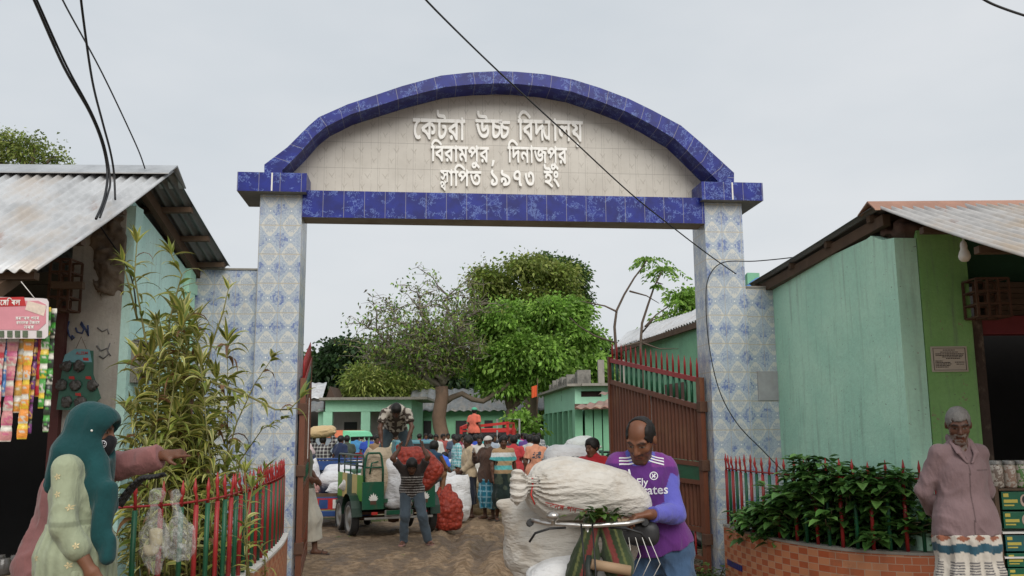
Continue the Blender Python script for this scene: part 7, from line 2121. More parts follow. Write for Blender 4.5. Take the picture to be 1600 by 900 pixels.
def flat_cart(loc, rz, label):
 e = empty('flat_cart', loc, rz, label, 'cart')
 MB().box(-.75, .75, 0, 1.9, .49, .565).build('deck', M_CBLUE, e, bevel=.01)
 tl = MB().box(-.76, .76, -.04, .0, .34, .54).build('tail_board', M_CRED, e)
 for k in range(6):
  x = -.62 + .25 * k
  b = MB(); b.m = k % 2; b.box(x - .08, x + .08, -.05, -.041, .36, .52); lotus(b, x, .39, -.053, .08); b.build('painted_panel', [M_CBLUE, M_WHITE], tl)
 MB().box(-.80, .80, -.10, -.05, .22, .32).build('bumper', M_CBLUE, e, bevel=.01)
 MB().box(-.78, .78, .02, .06, .566, .63).build('kickboard', M_WOOD, e)
 sp = MB().box(-.80, -.76, 0, 1.9, .54, .82).build('side_board', M_CRED, e)
 for k in range(4):
  b = MB()
  for a in range(6):
   an = a * 1.047; c = Vector((-.803, .25 + k * .45, .68)); d = Vector((0, math.cos(an), math.sin(an))); n = Vector((0, -d.z, d.y))
   b.quad([c, c + d * .07 + n * .035, c + d * .12, c + d * .07 - n * .035])
  b.build('painted_flower', M_WHITE, sp)
 b = MB(); b.tube([(-.7, 1.9, .66), (-.7, 1.9, 1.2), (.7, 1.9, 1.2), (.7, 1.9, .66)], .02, 8); b.box(-.7, .7, 1.9, 1.93, .98, 1.16); b.build('front_rail', M_CBLUE, e)
 for sx in (-1, 1): wheel(e, (sx * .66, .5, .28), .28, .12)
 wheel(e, (0, 2.6, .28), .28, .11)
 b = MB(); b.tube([(0, 1.9, .6), (0, 2.6, .28), (0, 2.5, 1.05)], .03, 8); b.tube([(-.3, 2.35, 1.05), (0, 2.5, 1.06), (.3, 2.35, 1.05)], .015, 8); b.build('steering', M_CTUBE, e)
 MB().box(-.25, .25, 1.98, 2.25, .62, .72).build('driver_seat', M_BLK, e, bevel=.02)
 return e
v = P(518, 700, 17.0); FC = Vector((v.x, 17.0, gz(v.x, 17.0)))
flat_cart(FC, R(6), 'blue flat cart with painted flower panels, piled with white sacks')
def on_flat(x, y, z): return tuple(Matrix.Translation(FC) @ Matrix.Rotation(R(6), 4, 'Z') @ Vector((x, y, z)))
for k, (x, y, z, kind, rot, col, s_, lab) in enumerate((
  (-.50, .30, .57, 'lying', (0, 0, R(5)), (.42, .20, .18), .7, 'reddish sack at the tail left corner of the blue cart'),
  (-.42, .55, .60, 'standing', (R(8), R(-10), R(30)), (.64, .64, .66), .78, 'white sack with a pointed ear at the left of the blue cart pile'),
  (.22, .28, .57, 'lying', (0, 0, R(4)), (.64, .64, .66), .82, 'white sack lowest at the tail of the blue cart'),
  (.08, .42, .74, 'lying', (R(10), 0, R(-10)), (.66, .66, .68), .85, 'plump white sack in the middle of the pile on the blue cart'),
  (.10, .95, .84, 'lying', (R(8), R(4), R(20)), (.64, .64, .68), .85, 'white sack on top of the pile at the back of the blue cart'),
  (.60, .50, .68, 'lying', (R(20), R(-15), R(70)), (.62, .62, .65), .85, 'white sack slumped at the right end of the blue cart'),
  (.60, 1.05, .86, 'lying', (R(10), 0, R(50)), (.60, .60, .66), .85, 'white sack topmost at the right end of the blue cart'),
  (-.1, 1.1, .57, 'lying', (0, 0, R(80)), (.6, .6, .62), .95, 'white sack under the pile at the front of the blue cart'))):
 sack(kind, on_flat(x, y, z), (rot[0], rot[1], rot[2]), lab, col, 'white sacks piled on the blue cart', s_)
for px, y, kind, s_, col, rz, lab in (
  (700, 16.4, 'net', 1.02, (1, 1, 1), 20, 'red net sack of onions on the mud behind the green cart'),
  (687, 17.2, 'net', .9, (1, 1, 1), 70, 'smaller red net sack half hidden behind the green cart'),
  (712, 18.2, 'standing', 1.1, (.66, .66, .67), 10, 'tall white sack standing between the onions and the man in beige'),
  (698, 19.2, 'standing', 1.1, (.62, .62, .63), 50, 'white sack standing behind the tall white sack'),
  (722, 20.2, 'standing', 1.0, (.60, .60, .60), 30, 'white sack behind the man in the beige shirt'),
  (752, 19.6, 'standing', 1.0, (.42, .31, .18), 20, 'jute sack standing between the man in beige and the bearded man'),
  (766, 20.4, 'lying', 1.05, (.40, .30, .18), 60, 'jute sack slumped behind the bearded man'),
  (742, 21.0, 'net', .95, (1, 1, 1), 20, 'red onion sack behind the jute sack'),
  (757, 21.8, 'standing', 1.05, (.66, .66, .64), 0, 'white sack standing behind the bearded man')):
 g = P(px, 700, y); sack(kind, (g.x, y, gz(g.x, y) + .005), (0, 0, R(rz)), lab, col, 'sacks standing on the mud', s_)
rr = random.Random(9)
heap = [(686, 26, 0), (695, 26.5, 0), (704, 26, 0), (712, 27, 0), (690, 26.6, .3), (700, 26.6, .32), (708, 26.9, .3), (696, 26.8, .6), (704, 27, .6), (716, 26.2, 0), (683, 27.4, 0), (699, 25.4, 0)]
hl = ('front left', 'front middle', 'middle', 'right', 'second layer left', 'second layer middle', 'second layer right', 'upper left', 'topmost', 'far right', 'far left', 'nearest')
for (px, y, z), nm in zip(heap, hl):
 g = P(px, 700, y); kind = 'standing' if z == 0 and rr.random() < .5 else 'lying'
 cc = rr.choice(((.62, .61, .58), (.60, .60, .62), (.50, .42, .28), (.64, .64, .66), (.10, .40, .28)))
 sack(kind, (g.x, y, gz(g.x, y) + z), (rr.uniform(-.2, .2) * (z > 0), 0, rr.uniform(0, 3)), f'{nm} sack of the white heap behind the man in the teal checked shirt', cc, 'heap of white sacks in the yard')
def easybike(px, y, rz, label):
 g = P(px, 700, y); e = empty('auto_rickshaw', (g.x, y, gz(g.x, y)), rz, label, 'auto rickshaw')
 b = MB(); b.prism([(-.62, 1.62), (-.55, 1.75), (-.35, 1.80), (.35, 1.80), (.55, 1.75), (.62, 1.62), (.56, 1.60), (-.56, 1.60)], lambda a, z, d: (a, d, z), 0, 2.1)
 b.build('canopy', plain('canopy_mint', (.20, .62, .36), .6, .15), e)
 b = MB(); b.prism([(-.34, 1.60), (-.34, 1.81), (.34, 1.81), (.34, 1.60)], lambda a, z, d: (a, d, z), -.02, 2.12); b.build('canopy_band', plain('canopy_orange', (.75, .22, .11), .6, .2), e)
 MB().box(-.50, .46, .02, .05, .95, 1.60).build('rear_curtain', plain('grey_curtain', (.26, .30, .34), .5, .2), e)
 for x in (-.56, .52): MB().box(x, x + .05, .0, .05, .45, 1.62).build('post', plain('post_mint', (.25, .60, .42), .6), e)
 for x in (-.56, .52): MB().box(x, x + .05, 1.9, 1.95, .45, 1.62).build('post', plain('post_mint', (.25, .60, .42), .6), e)
 MB().box(-.58, .58, .0, 1.5, .42, .72).build('body', plain('dark_body', (.03, .03, .035), .5), e, bevel=.03)
 MB().box(-.5, .5, .1, .5, .72, .95).build('seat', M_BLK, e, bevel=.04)
 MB().tube([(-.5, -.1, .5), (-.5, -.12, .95), (.3, -.12, .95), (.5, -.1, .5)], .02, 6).build('rear_rail', M_CHROME, e)
 MB().box(-.3, .3, 2.1, 2.35, .45, 1.1, taper=.05).build('front_cowl', M_CRED, e, bevel=.04)
 for sx in (-1, 1): wheel(e, (sx * .5, .4, .24), .24, .1)
 wheel(e, (0, 2.3, .24), .24, .1)
 return e
easybike(518, 27, R(-8), 'auto rickshaw with a mint and orange canopy and grey rear curtain')
def truck_frame(px, y, label):
 g = P(px, 700, y); e = empty('flatbed_truck', (g.x, y, gz(g.x, y)), R(-5), label, 'truck')
 MB().box(-.85, .85, 0, 2.4, .72, .86).build('bed', M_CRED, e)
 b = MB(); z1 = 2.02
 b.bar((-.80, 0, .86), (-.80, 0, z1 - .15), .09).bar((.80, 0, .86), (.80, 0, z1), .09).bar((-.84, 0, z1 - .16), (.84, 0, z1), .09).bar((-.80, 0, 1.75), (.80, 0, 1.82), .06)
 b.bar((-.80, 2.3, .86), (-.80, 2.3, z1), .09).bar((.80, 2.3, .86), (.80, 2.3, z1), .09).bar((.80, 0, z1), (.80, 2.3, z1), .07).bar((-.80, 0, z1 - .15), (-.80, 2.3, z1), .07)
 b.build('red_frame', M_CRED, e)
 MB().box(-.8, .8, 2.45, 3.6, .5, 1.85).build('cab', M_CRED, e, bevel=.08)
 MB().box(-.62, .62, 2.44, 2.448, 1.2, 1.7).build('rear_window', M_BLK, e)
 for sx in (-1, 1):
  wheel(e, (sx * .72, .6, .32), .32, .16); wheel(e, (sx * .72, 3.0, .32), .32, .16)
 return e
truck_frame(757, 31, 'red framed flatbed truck with a white sack on its bed, deep in the crowd')
g = P(756, 700, 31.4); sack('lying', (g.x, 31.4, gz(0, 31) + .87), (0, R(8), R(20)), 'big white sack on the bed of the red framed truck', (.66, .65, .62), None, 1.75)
b = MB(); g0, g1 = P(777, 700, 32), P(812, 700, 32)
b.tube([(g0.x, 32, -.2), (g0.x, 32, P(777, 655, 32).z), (g1.x, 32, P(812, 655, 32).z), (g1.x, 32, -.2)], .035, 6).tube([(g0.x, 32, .9), (g1.x, 32, .9)], .025, 6)
tag(b.build('pipe_frame', M_STEEL), 'thin grey pipe goal frame behind the crowd in front of the trees', 'pipe frame')
def small_van(px, y, rz, label, col):
 g = P(px, 700, y); e = empty('small_van', (g.x, y, gz(g.x, y)), rz, label, 'van')
 m = plain('van_teal', col, .4, .2)
 MB().box(-.7, .7, 0, 2.6, .35, .95).build('body', m, e, bevel=.05)
 b = MB().box(-.66, .66, .1, 1.6, .95, 1.5, taper=.08); b.build('cabin', m, e, bevel=.05)
 MB().box(-.5, .5, .11, .135, 1.02, 1.40, taper=.0).build('window', M_BLK, e)
 MB().box(-.66, .66, -.02, .0, .5, .85).build('tail_gate', plain('van_gate', (.04, .20, .28), .5, .2), e)
 for sx in (-1, 1): wheel(e, (sx * .64, .5, .28), .28, .14); wheel(e, (sx * .64, 2.1, .28), .28, .14)
 return e
small_van(650, 27, R(12), 'teal pickup van behind the man carrying the red sack', (.03, .16, .20))
def bicycle(loc, rz, label, group=None, detail=False):
 e = empty('bicycle', loc, rz, label, 'bicycle', group)       # front towards -y
 r = .335
 for yy, nm in ((-.56, 'wheel'), (.50, 'wheel')):
  wheel(e, (0, yy, r), r, .036, spokes=20 if not detail else 32)
 fr = MB(); bb, st, hd_, ht = (0, .06, .29), (0, .22, .80), (0, -.40, .72), (0, -.36, .86)
 fr.tube([bb, st], .015, 8).tube([hd_, bb], .016, 8).tube([ht, (0, .205, .74)], .015, 8).tube([ht, hd_], .019, 8)
 for sx in (-.05, .05): fr.tube([bb, (sx, .50, r)], .010, 6).tube([(0, .20, .72), (sx, .50, r)], .009, 6)
 fr.build('frame', M_BLK if not detail else plain('old_bike_paint', (.02, .03, .025), .5, .3, dirt=(.12, .07, .04)), e)
 fk = MB()
 for sx in (-.045, .045): fk.tube([(sx, -.405, .70), (sx, -.47, .52), (sx * 1.1, -.56, r)], [.013, .012, .009], 8)
 fk.tube([(-.045, -.405, .70), (.045, -.405, .70)], .016, 8).build('fork', M_CHROME, e)
 hb = MB().tube([(0, -.36, .86), (0, -.345, .99)], .013, 8).tube([(-.27, -.22, .99), (-.25, -.30, 1.01), (-.18, -.36, 1.0), (0, -.36, .99), (.18, -.36, 1.0), (.25, -.30, 1.01), (.27, -.22, .99)], .011, 8)
 hb = hb.build('handlebar', M_CHROME, e)
 for sx in (-1, 1): MB().tube([(sx * .272, -.20, .985), (sx * .262, -.30, 1.0)], .017, 8).build('grip', M_BLK, hb)
 MB().tube([(0, .22, .80), (0, .235, .90)], .013, 6).build('seat_post', M_CHROME, e)
 F = Field((-.14, .05, .84), (.14, .42, 1.0), .012); F.ell((0, .30, .915), (.10, .10, .04), k=0); F.cap((0, .28, .92), (0, .12, .92), .05, .022, .05); mesh_obj('saddle', F, M_BLK, e, (0, 0, 0))
 cr = MB().box(-.09, .09, .34, .78, .70, .715)
 for sx in (-.08, .08): cr.tube([(sx, .74, .70), (sx * .7, .5, r)], .007, 6)
 cr.build('carrier', M_BLK, e)
 MB().tube([(-.10, .06, .29), (.10, .06, .29)], .008, 6).tube([(.10, .06, .29), (.10, .02, .13)], .008, 6).tube([(-.10, .06, .29), (-.10, .10, .45)], .008, 6).box(.10, .19, .0, .04, .115, .14).box(-.19, -.10, .08, .12, .44, .465).build('crank', M_CHROME, e)
 MB().lathe([(.085, -.004), (.095, -.004), (.095, .004), (.085, .004), (.085, -.004)], 20, Matrix.Translation((.05, .06, .29)) @ Matrix.Rotation(R(90), 4, 'Y')).build('chainring', M_CHROME, e)
 return e
bk = bicycle((P(558, 700, 25).x, 25, gz(0, 25)), R(8), 'bicycle standing on the grass between the rickshaw and the red sacks', 'bicycles on the grass')
def bike_copy(px, y, rz, lab):
 c = copy_tree(bk); c.location = (P(px, 700, y).x, y, gz(0, y)); c.rotation_euler = (0, 0, rz); c['label'] = lab
bike_copy(592, 23.0, R(-14), 'bicycle with a pink bundle on it, standing left of the man on the cart')
bike_copy(482, 24.0, R(25), 'bicycle loaded with pale sacks beside the left gate leaf')
bike_copy(607, 24.5, R(150), 'bicycle seen from behind near the man on the cart')
g = P(592, 700, 23); sack('lying', (g.x, 23.3, gz(0, 23) + .74), (0, 0, R(80)), 'pink bundle tied on a bicycle', (.55, .20, .18), None, .75)
g = P(481, 700, 24); sack('lying', (g.x, 24.2, gz(0, 24) + .72), (0, 0, R(100)), 'tan sack tied on the bicycle beside the left gate leaf', (.50, .42, .28), None, .8)
sack('standing', (g.x + .25, 24.0, gz(0, 24) + .02), (0, 0, 0), 'white sack hanging beside the bicycle near the left gate leaf', (.6, .6, .58), None, .85)
def motorcycle(loc, rz, label):
 e = empty('motorcycle', loc, rz, label, 'motorcycle', 'motorcycles parked by the classrooms')
 for yy in (-.62, .62): wheel(e, (0, yy, .30), .30, .09, spokes=12)
 F = Field((-.25, -.62, .25), (.25, .95, 1.15), .025)
 F.ell((0, -.12, .80), (.14, .26, .13), k=0); F.cap((0, .15, .78), (0, .75, .84), .10, .08, .06, (1, 0, 0), 1.4); F.ell((0, 0, .48), (.14, .22, .16), k=.04); F.cap((0, .75, .80), (0, .92, .72), .06, .04, .05)
 mesh_obj('body', F, plain('motorbike_black', (.02, .02, .022), .35, .2), e, (0, 0, 0))
 b = MB()
 for sx in (-.07, .07): b.tube([(sx, -.62, .30), (sx, -.40, .95)], .02, 6)
 b.tube([(-.36, -.22, 1.04), (-.2, -.38, 1.02), (.2, -.38, 1.02), (.36, -.22, 1.04)], .014, 6); b.tube([(.10, .0, .35), (.12, .5, .34), (.12, .8, .38)], .035, 8); b.build('fork_and_pipe', M_CHROME, e)
 MB().lathe([(0, -.06), (.09, -.05), (.10, .02), (.06, .06), (0, .07)], 14, Matrix.Translation((0, -.50, .90)) @ Matrix.Rotation(R(90), 4, 'X')).build('headlamp', M_CHROME, e)
 for sx in (-1, 1):
  MB().tube([(sx * .3, -.30, 1.03), (sx * .34, -.34, 1.2)], .006, 5).lathe([(0, -.01), (.05, -.01), (.055, 0), (.05, .01), (0, .01)], 12, Matrix.Translation((sx * .35, -.34, 1.24)) @ Matrix.Rotation(R(90), 4, 'X')).build('mirror', M_CHROME, e)
 return e
mk = motorcycle((P(868, 700, 26).x, 26, gz(0, 26)), R(-60), 'black motorcycle with a bright round mirror, nearest of the parked row')
for k, (px, y, lab) in enumerate(((856, 29, 'second black motorcycle of the parked row by the classrooms'), (850, 32, 'third black motorcycle further along the classrooms'), (880, 27.5, 'black motorcycle parked close to the green piers'), (846, 35, 'farthest black motorcycle of the parked row'))):
 c = copy_tree(mk); c.location = (P(px, 700, y).x, y, gz(0, y)); c.rotation_euler = (0, 0, R(-50 - 9 * k)); c['label'] = lab
c2 = cart_at(925, 13.4, R(-78), 'green cargo cart with curled hoop rails behind the man in the red shirt')
g = P(893, 700, 12.7)
s2 = sack('lying', (g.x, 12.7, P(893, 733, 12.7).z), (R(6), 0, R(6)), 'white printed sack lying on the load beside the man in the red shirt', (.66, .66, .66), None, 1.0)
b_ = bvh_of(s2)
tr = []
for q, (x, z) in zip('CEDRHANA', [(-.24 + .065 * k, .24) for k in range(8)]):
 for t_ in ([[(0, 0), (.008, 0), (.008, .05), (0, .05)], [(0, .042), (.035, .042), (.035, .05), (0, .05)], [(.027, 0), (.035, 0), (.035, .05), (.027, .05)]]): tr.append([(a + x, c_ + z - .1) for a, c_ in t_])
decal('stencil_print', tr, (0, 0, .02), (1, 0, 0), (0, 0, 1), (0, 1, 0), b_, plain('grey_print', (.10, .11, .11), .8), s2)
sack('lying', (g.x + .1, 12.9, P(893, 752, 12.9).z), (0, 0, R(10)), 'white sack under the printed sack beside the man in the red shirt', (.6, .6, .6), None, 1.05)
g = P(908, 700, 17); sack('lying', (g.x, 17, P(908, 705, 17).z), (R(20), R(-10), R(25)), 'white bag with a green ring mark on the green cart', (.6, .62, .6), None, .8)
for px, y, lab in ((560, 31, 'red net sacks heaped left of the blue tub'), (552, 31.5, 'red net sack leaning at the back of the far heap'), (566, 31.4, 'red net sack nearest the blue tub'), (549, 30.5, 'red net sack by the standing bicycle')):
 g = P(px, 700, y); sack('net', (g.x, y, gz(0, y)), (0, 0, px), lab.replace('sacks heaped', 'sack standing'), (1, 1, 1), 'red net sacks far across the yard', 1.0)
g = P(570, 700, 28); sack('lying', (g.x, 28, gz(0, 28)), (0, 0, .4), 'tan sack lying on the grass before the red net sacks', (.5, .38, .22), None, 1.0)
g = P(578, 700, 29); e = empty('blue_tub', (g.x, 29, gz(0, 29)), 0, 'bright blue plastic tub held up beside the red net sacks', 'tub')
MB().lathe([(0, .1), (.22, .1), (.30, .72), (.32, .74), (.30, .74), (.2, .14), (0, .14)], 20).build('shell', plain('blue_plastic', (.02, .22, .62), .4, .1), e)
MB().lathe([(.32, .72), (.34, .73), (.34, .76), (.31, .76), (.32, .72)], 20).build('rim', plain('blue_plastic', (.02, .22, .62), .4, .1), e)
g = P(838, 700, 44); e = empty('flag', (g.x, 44, gz(0, 44)), 0, 'orange cloth flag on a thin pole at the end of the classrooms', 'flag')
zt2 = P(838, 596, 44).z
MB().tube([(0, 0, 0), (0.1, 0, zt2 + .3)], .02, 6).build('pole', M_WOOD, e)
b = MB()
for i in range(6):
 f_ = lambda u, v_: (.1 - .30 * u, .06 * math.sin(u * 6), zt2 - .55 * v_ - .1 * u)
 b.quad([f_(i / 6, 0), f_(i / 6, 1), f_((i + 1) / 6, 1), f_((i + 1) / 6, 0)], smooth=True)
b.build('cloth', plain('orange_cloth', (.65, .10, .03), .8), e)
def stripes(cols, f):
 cols = np.array(cols, float)
 return lambda V: cols[np.clip((f(V) * len(cols)).astype(int), 0, len(cols) - 1)]
def at(px, y, dz=0.0): v = P(px, 700, y); return Vector((v.x, y, gz(v.x, y) + dz))
VX = .0125
def mid(label, px, y, rz, J, dz=0, **kw):
 kw.setdefault('vox', VX); kw.setdefault('skin', (.10, .045, .026))
 return make_person(label, at(px, y, dz), R(rz), J=J, **kw)
dark_tee = lambda V: np.where((((V[:, 2] * 26) % 1) < .28)[:, None] & (V[:, 2] < 1.02)[:, None], np.array((.42, .41, .40)), np.array((.030, .022, .020)))
den = (.055, .075, .095)
J = dict(pel=(0, .04, .86), chest=(.0, -.20, 1.10), neck=(0, -.30, 1.21), head=(0, -.40, 1.24), shL=(.16, -.26, 1.20), shR=(-.16, -.26, 1.20), elL=(.25, -.34, 1.38), wrL=(.17, -.22, 1.52), elR=(-.30, -.34, 1.36), wrR=(-.20, -.24, 1.50),
   hipL=(.09, .04, .82), hipR=(-.09, .04, .82), knL=(.17, -.10, .46), knR=(-.10, -.06, .45), anL=(.26, .02, .075), anR=(-.12, .06, .075), toL=(.33, -.13, .03), toR=(-.16, -.10, .03))
po, inf_ = mid('porter in a dark striped shirt and jeans bent under a red net sack of onions', 644, 13.7, 6, J, s=.94, look=(0, 40, 0), hair=('thick', (.012, .01, .009)), shirt=dict(sleeve='short', hem=-.04, col=dark_tee), lower=dict(kind='trousers', col=den, crease=.009),
 hands=dict(L=dict(d=(-.2, .5, .8), palm=(-.8, 0, .2), curl=.6, thumb=1), R=dict(d=(.2, .5, .8), palm=(.8, 0, .2), curl=.6, thumb=-1)), seed=21)
shoes(po, inf_, (.25, .13, .11), 'sandal', .012)
q = at(656, 13.0); o = sack('net', (P(682, 752, 13.95).x, 13.95, P(682, 752, 13.95).z), (R(-8), R(-50), R(6)), 'bulging red net sack of onions on the porter back', (1, 1, 1), None, 1.04)
patt = lambda V: np.where((vnoise(V[:, 0] * 22, V[:, 1] * 22, V[:, 2] * 22) > .05)[:, None], np.array((.42, .38, .32)), np.array((.06, .045, .035)))
J = dict(pel=(0, .22, .86), chest=(0, -.10, 1.12), neck=(0, -.28, 1.16), head=(0, -.38, 1.16), shL=(.19, -.20, 1.14), shR=(-.19, -.20, 1.14), elL=(.27, -.30, .88), wrL=(.20, -.40, .66), elR=(-.27, -.28, .87), wrR=(-.24, -.34, .64),
   hipL=(.10, .20, .82), hipR=(-.10, .20, .82), knL=(.26, -.02, .50), knR=(-.22, -.02, .48), anL=(.16, .08, .075), anR=(-.32, .06, .075), toL=(.19, -.08, .03), toR=(-.36, -.09, .03))
mc = Vector(on_cart(.12, .62, .90))
make_person('man in a patterned shirt bending down while standing on the cart load', mc, R(8), 1.0, VX, J, look=(0, 58, 0), skin=(.11, .05, .03), hair=('thick', (.012, .01, .009)), shirt=dict(sleeve='short', hem=-.06, ease=.024, col=patt, fold=.010), lower=dict(kind='trousers', col=(.045, .065, .075), crease=.009), seed=24)
turb = lambda V: (.5, .48, .45)
lun = lambda c0, c1, f=14: (lambda V: np.where(((((V[:, 0] * .7 + V[:, 1]) * f) % 1) < .2)[:, None] | (((V[:, 2] * f) % 1) < .2)[:, None], np.array(c1), np.array(c0)))
mid('man in a beige shirt and dark lungi standing by the tall white sack, facing left', 732, 18.9, -62, dict(elL=(.2, -.05, 1.10), wrL=(.10, -.20, .95), elR=(-.21, .06, 1.1), wrR=(-.16, .14, .90)), hair=('thick', (.02, .018, .017)), skin=(.06, .028, .018), shirt=dict(sleeve='long', hem=-.10, col=(.42, .33, .22), ease=.022, fold=.010), lower=dict(kind='lungi', col=(.018, .022, .035), waist=-.05, hem=.28), seed=31)
mid('bearded man in a brown tunic and blue checked lungi with a pale head cloth', 763, 18.6, -38, dict(elR=(-.26, -.10, 1.16), wrR=(-.16, -.26, 1.30), elL=(.22, .05, 1.1), wrL=(.24, -.02, .88)), hair=('cap', (.50, .47, .44)), skin=(.07, .032, .02), beard=((.42, .40, .38), .5), shirt=dict(sleeve='long', hem=-.20, col=(.075, .042, .030), ease=.026, fold=.010), lower=dict(kind='lungi', col=lun((.02, .16, .24), (.22, .40, .48), 9), waist=-.12, hem=.22), hands=dict(R=dict(d=(.1, -.4, .9), palm=(.7, 0, .3), curl=.5, thumb=-1)), seed=33)
tee = lambda V: np.array([(.34, .22, .12), (.55, .56, .55), (.08, .35, .36), (.40, .28, .16), (.10, .38, .38), (.30, .20, .11), (.32, .21, .12)])[np.clip(((1.42 - V[:, 2]) * 12).astype(int), 0, 6)]
camo = lambda V: np.where((vnoise(V[:, 0] * 9, V[:, 1] * 9, V[:, 2] * 9) > .15)[:, None], np.array((.05, .065, .045)), np.array((.012, .022, .02)))
w3, i3 = mid('man in a tan and teal striped shirt and dark lungi walking towards the gate', 786, 18.2, 12, dict(elL=(.24, .06, 1.10), wrL=(.27, .10, .87), elR=(-.23, -.02, 1.1), wrR=(-.22, -.06, .86), knL=(.08, -.12, .50), anL=(.06, -.14, .08), toL=(.05, -.29, .03), knR=(-.09, .0, .47), anR=(-.10, .16, .10), toR=(-.12, .02, .03)), hair=('thick', (.012, .01, .009)), shirt=dict(sleeve='short', hem=-.08, col=tee, ease=.020, fold=.010), lower=dict(kind='lungi', col=camo, waist=.0, hem=.24), seed=35)
shoes(w3, i3, (.04, .03, .025), 'sandal', .013)
mid('man in a teal checked shirt standing by the white sack heap, turned left', 714, 23, -70, {}, hair=('thick', (.012, .01, .009)), vox=.015, shirt=dict(sleeve='long', hem=-.16, col=lun((.12, .34, .36), (.45, .55, .55), 13), ease=.024, fold=.012), lower=dict(kind='lungi', col=(.20, .11, .085), waist=-.1, hem=.3), seed=37)
mid('man in a white shirt looking out behind the bearded man', 750, 22.5, -10, {}, hair=('thick', (.012, .01, .009)), vox=.015, beard=((.02, .016, .014), .5), shirt=dict(sleeve='short', hem=-.12, col=(.50, .48, .44)), lower=dict(kind='trousers', col=(.05, .05, .06)), seed=38)
mid('man in a red tee shirt seen from behind right of the striped shirt', 803, 20.5, 172, dict(elR=(-.25, .02, 1.1), wrR=(-.22, -.1, .88)), hair=('thick', (.012, .01, .009)), vox=.014, shirt=dict(sleeve='short', hem=-.12, col=(.42, .045, .05), ease=.024, fold=.012), lower=dict(kind='lungi', col=lun((.45, .45, .46), (.10, .11, .14), 10), waist=-.06, hem=.25), seed=39)
pe, ip = mid('man in a peach tee shirt with a dark print on its back, walking away', 838, 19.5, 176, {}, hair=('thick', (.012, .01, .009)), vox=.014, shirt=dict(sleeve='short', hem=-.12, col=(.60, .27, .17), ease=.026, fold=.012), lower=dict(kind='trousers', col=(.06, .05, .05)), seed=40)
ps_ = [o for o in pe.children if o.name.startswith('shirt')][0]
rr = random.Random(4); pol = []
for k in range(16):
 x, z = rr.uniform(-.09, .09), rr.uniform(-.06, .07); r_ = rr.uniform(.015, .04); pol.append([(x + r_ * math.cos(a * 1.05), z + r_ * .8 * math.sin(a * 1.05)) for a in range(6)])
decal('back_print', pol, (0, .3, 1.25), (-1, 0, 0), (0, 0, 1), (0, -1, 0), bvh_of(ps_), plain('dark_print', (.06, .07, .09), .8, .4, 30), ps_)
J = dict(pel=(0, .1, .98), chest=(0, .02, 1.24), neck=(0, .0, 1.42), head=(-.02, -.05, 1.53), hipL=(.09, .06, .95), hipR=(-.09, .06, .95))
mid('young man in a red shirt sitting by the printed sack and looking left', 926, 12.0, -28, dict(elL=(.24, -.06, 1.10), wrL=(.14, -.26, 1.02), elR=(-.24, -.06, 1.1), wrR=(-.12, -.26, 1.02)), dz=-.14, look=(-20, 10, 0), hair=('thick', (.012, .01, .009)), skin=(.13, .058, .034), shirt=dict(sleeve='short', hem=-.12, col=(.33, .018, .025), ease=.022, fold=.011), lower=dict(kind='trousers', col=(.04, .04, .05)), seed=41)
J = dict(elR=(-.24, -.02, 1.10), wrR=(-.12, -.18, 1.02), elL=(.25, .0, 1.12), wrL=(.18, -.14, 1.0), knL=(.10, -.14, .48), anL=(.10, -.18, .08), toL=(.12, -.33, .03), knR=(-.09, .04, .47), anR=(-.1, .18, .10), toR=(-.11, .05, .03))
wk, iw = mid('man in an olive shirt and pale lungi walking in past the left gate leaf', 472, 12.4, 78, J, hair=('thick', (.012, .01, .009)), skin=(.11, .05, .03), shirt=dict(sleeve='short', hem=-.10, col=(.12, .13, .08), ease=.022), lower=dict(kind='lungi', col=(.46, .43, .36), waist=-.04, hem=.20, flare=1.25), seed=43)
shoes(wk, iw, (.05, .035, .03), 'sandal', .012)
J = dict(pel=(0, .1, .55), chest=(0, -.06, .82), neck=(0, -.12, 1.0), head=(0, -.18, 1.10), shL=(.17, -.08, .95), shR=(-.17, -.08, .95), elL=(.24, -.22, .72), wrL=(.14, -.4, .62), elR=(-.24, -.22, .72), wrR=(-.14, -.4, .62), hipL=(.1, .1, .52), hipR=(-.1, .1, .52), knL=(.18, -.25, .60), knR=(-.18, -.25, .60), anL=(.16, -.1, .08), anR=(-.16, -.1, .08), toL=(.18, -.26, .03), toR=(-.18, -.26, .03))
mid('man stooping behind the red sack on the cart, bare brown shoulder turned away', 672, 17.2, 160, J, dz=.35, hair=('thick', (.012, .01, .009)), vox=.015, skin=(.20, .10, .05), shirt=dict(sleeve='none', hem=-.05, col=(.02, .05, .09)), lower=dict(kind='shorts', col=(.03, .04, .06)), seed=45)
def proto(J, kind, sleeve, look=(0, 8, 0), hem=-.12, chk=False, seed=0):
 b, _ = make_person('-', (0, -200, 0), 0, 1.0, .021, J, look=look, skin=(.10, .045, .026), hair=('thick', (.012, .010, .009)), shirt=dict(sleeve=sleeve, hem=hem, col=(1, 1, 1), mat=M_CHECKO if chk else M_CLOTHO, ease=.026, obj=(1, 1, 1), fold=.010),
  lower=dict(kind=kind, col=(1, 1, 1), mat=M_CLOTHO, obj=(1, 1, 1), waist=-.04 if hem < -.05 else .05), seed=seed, face=False)
 return b
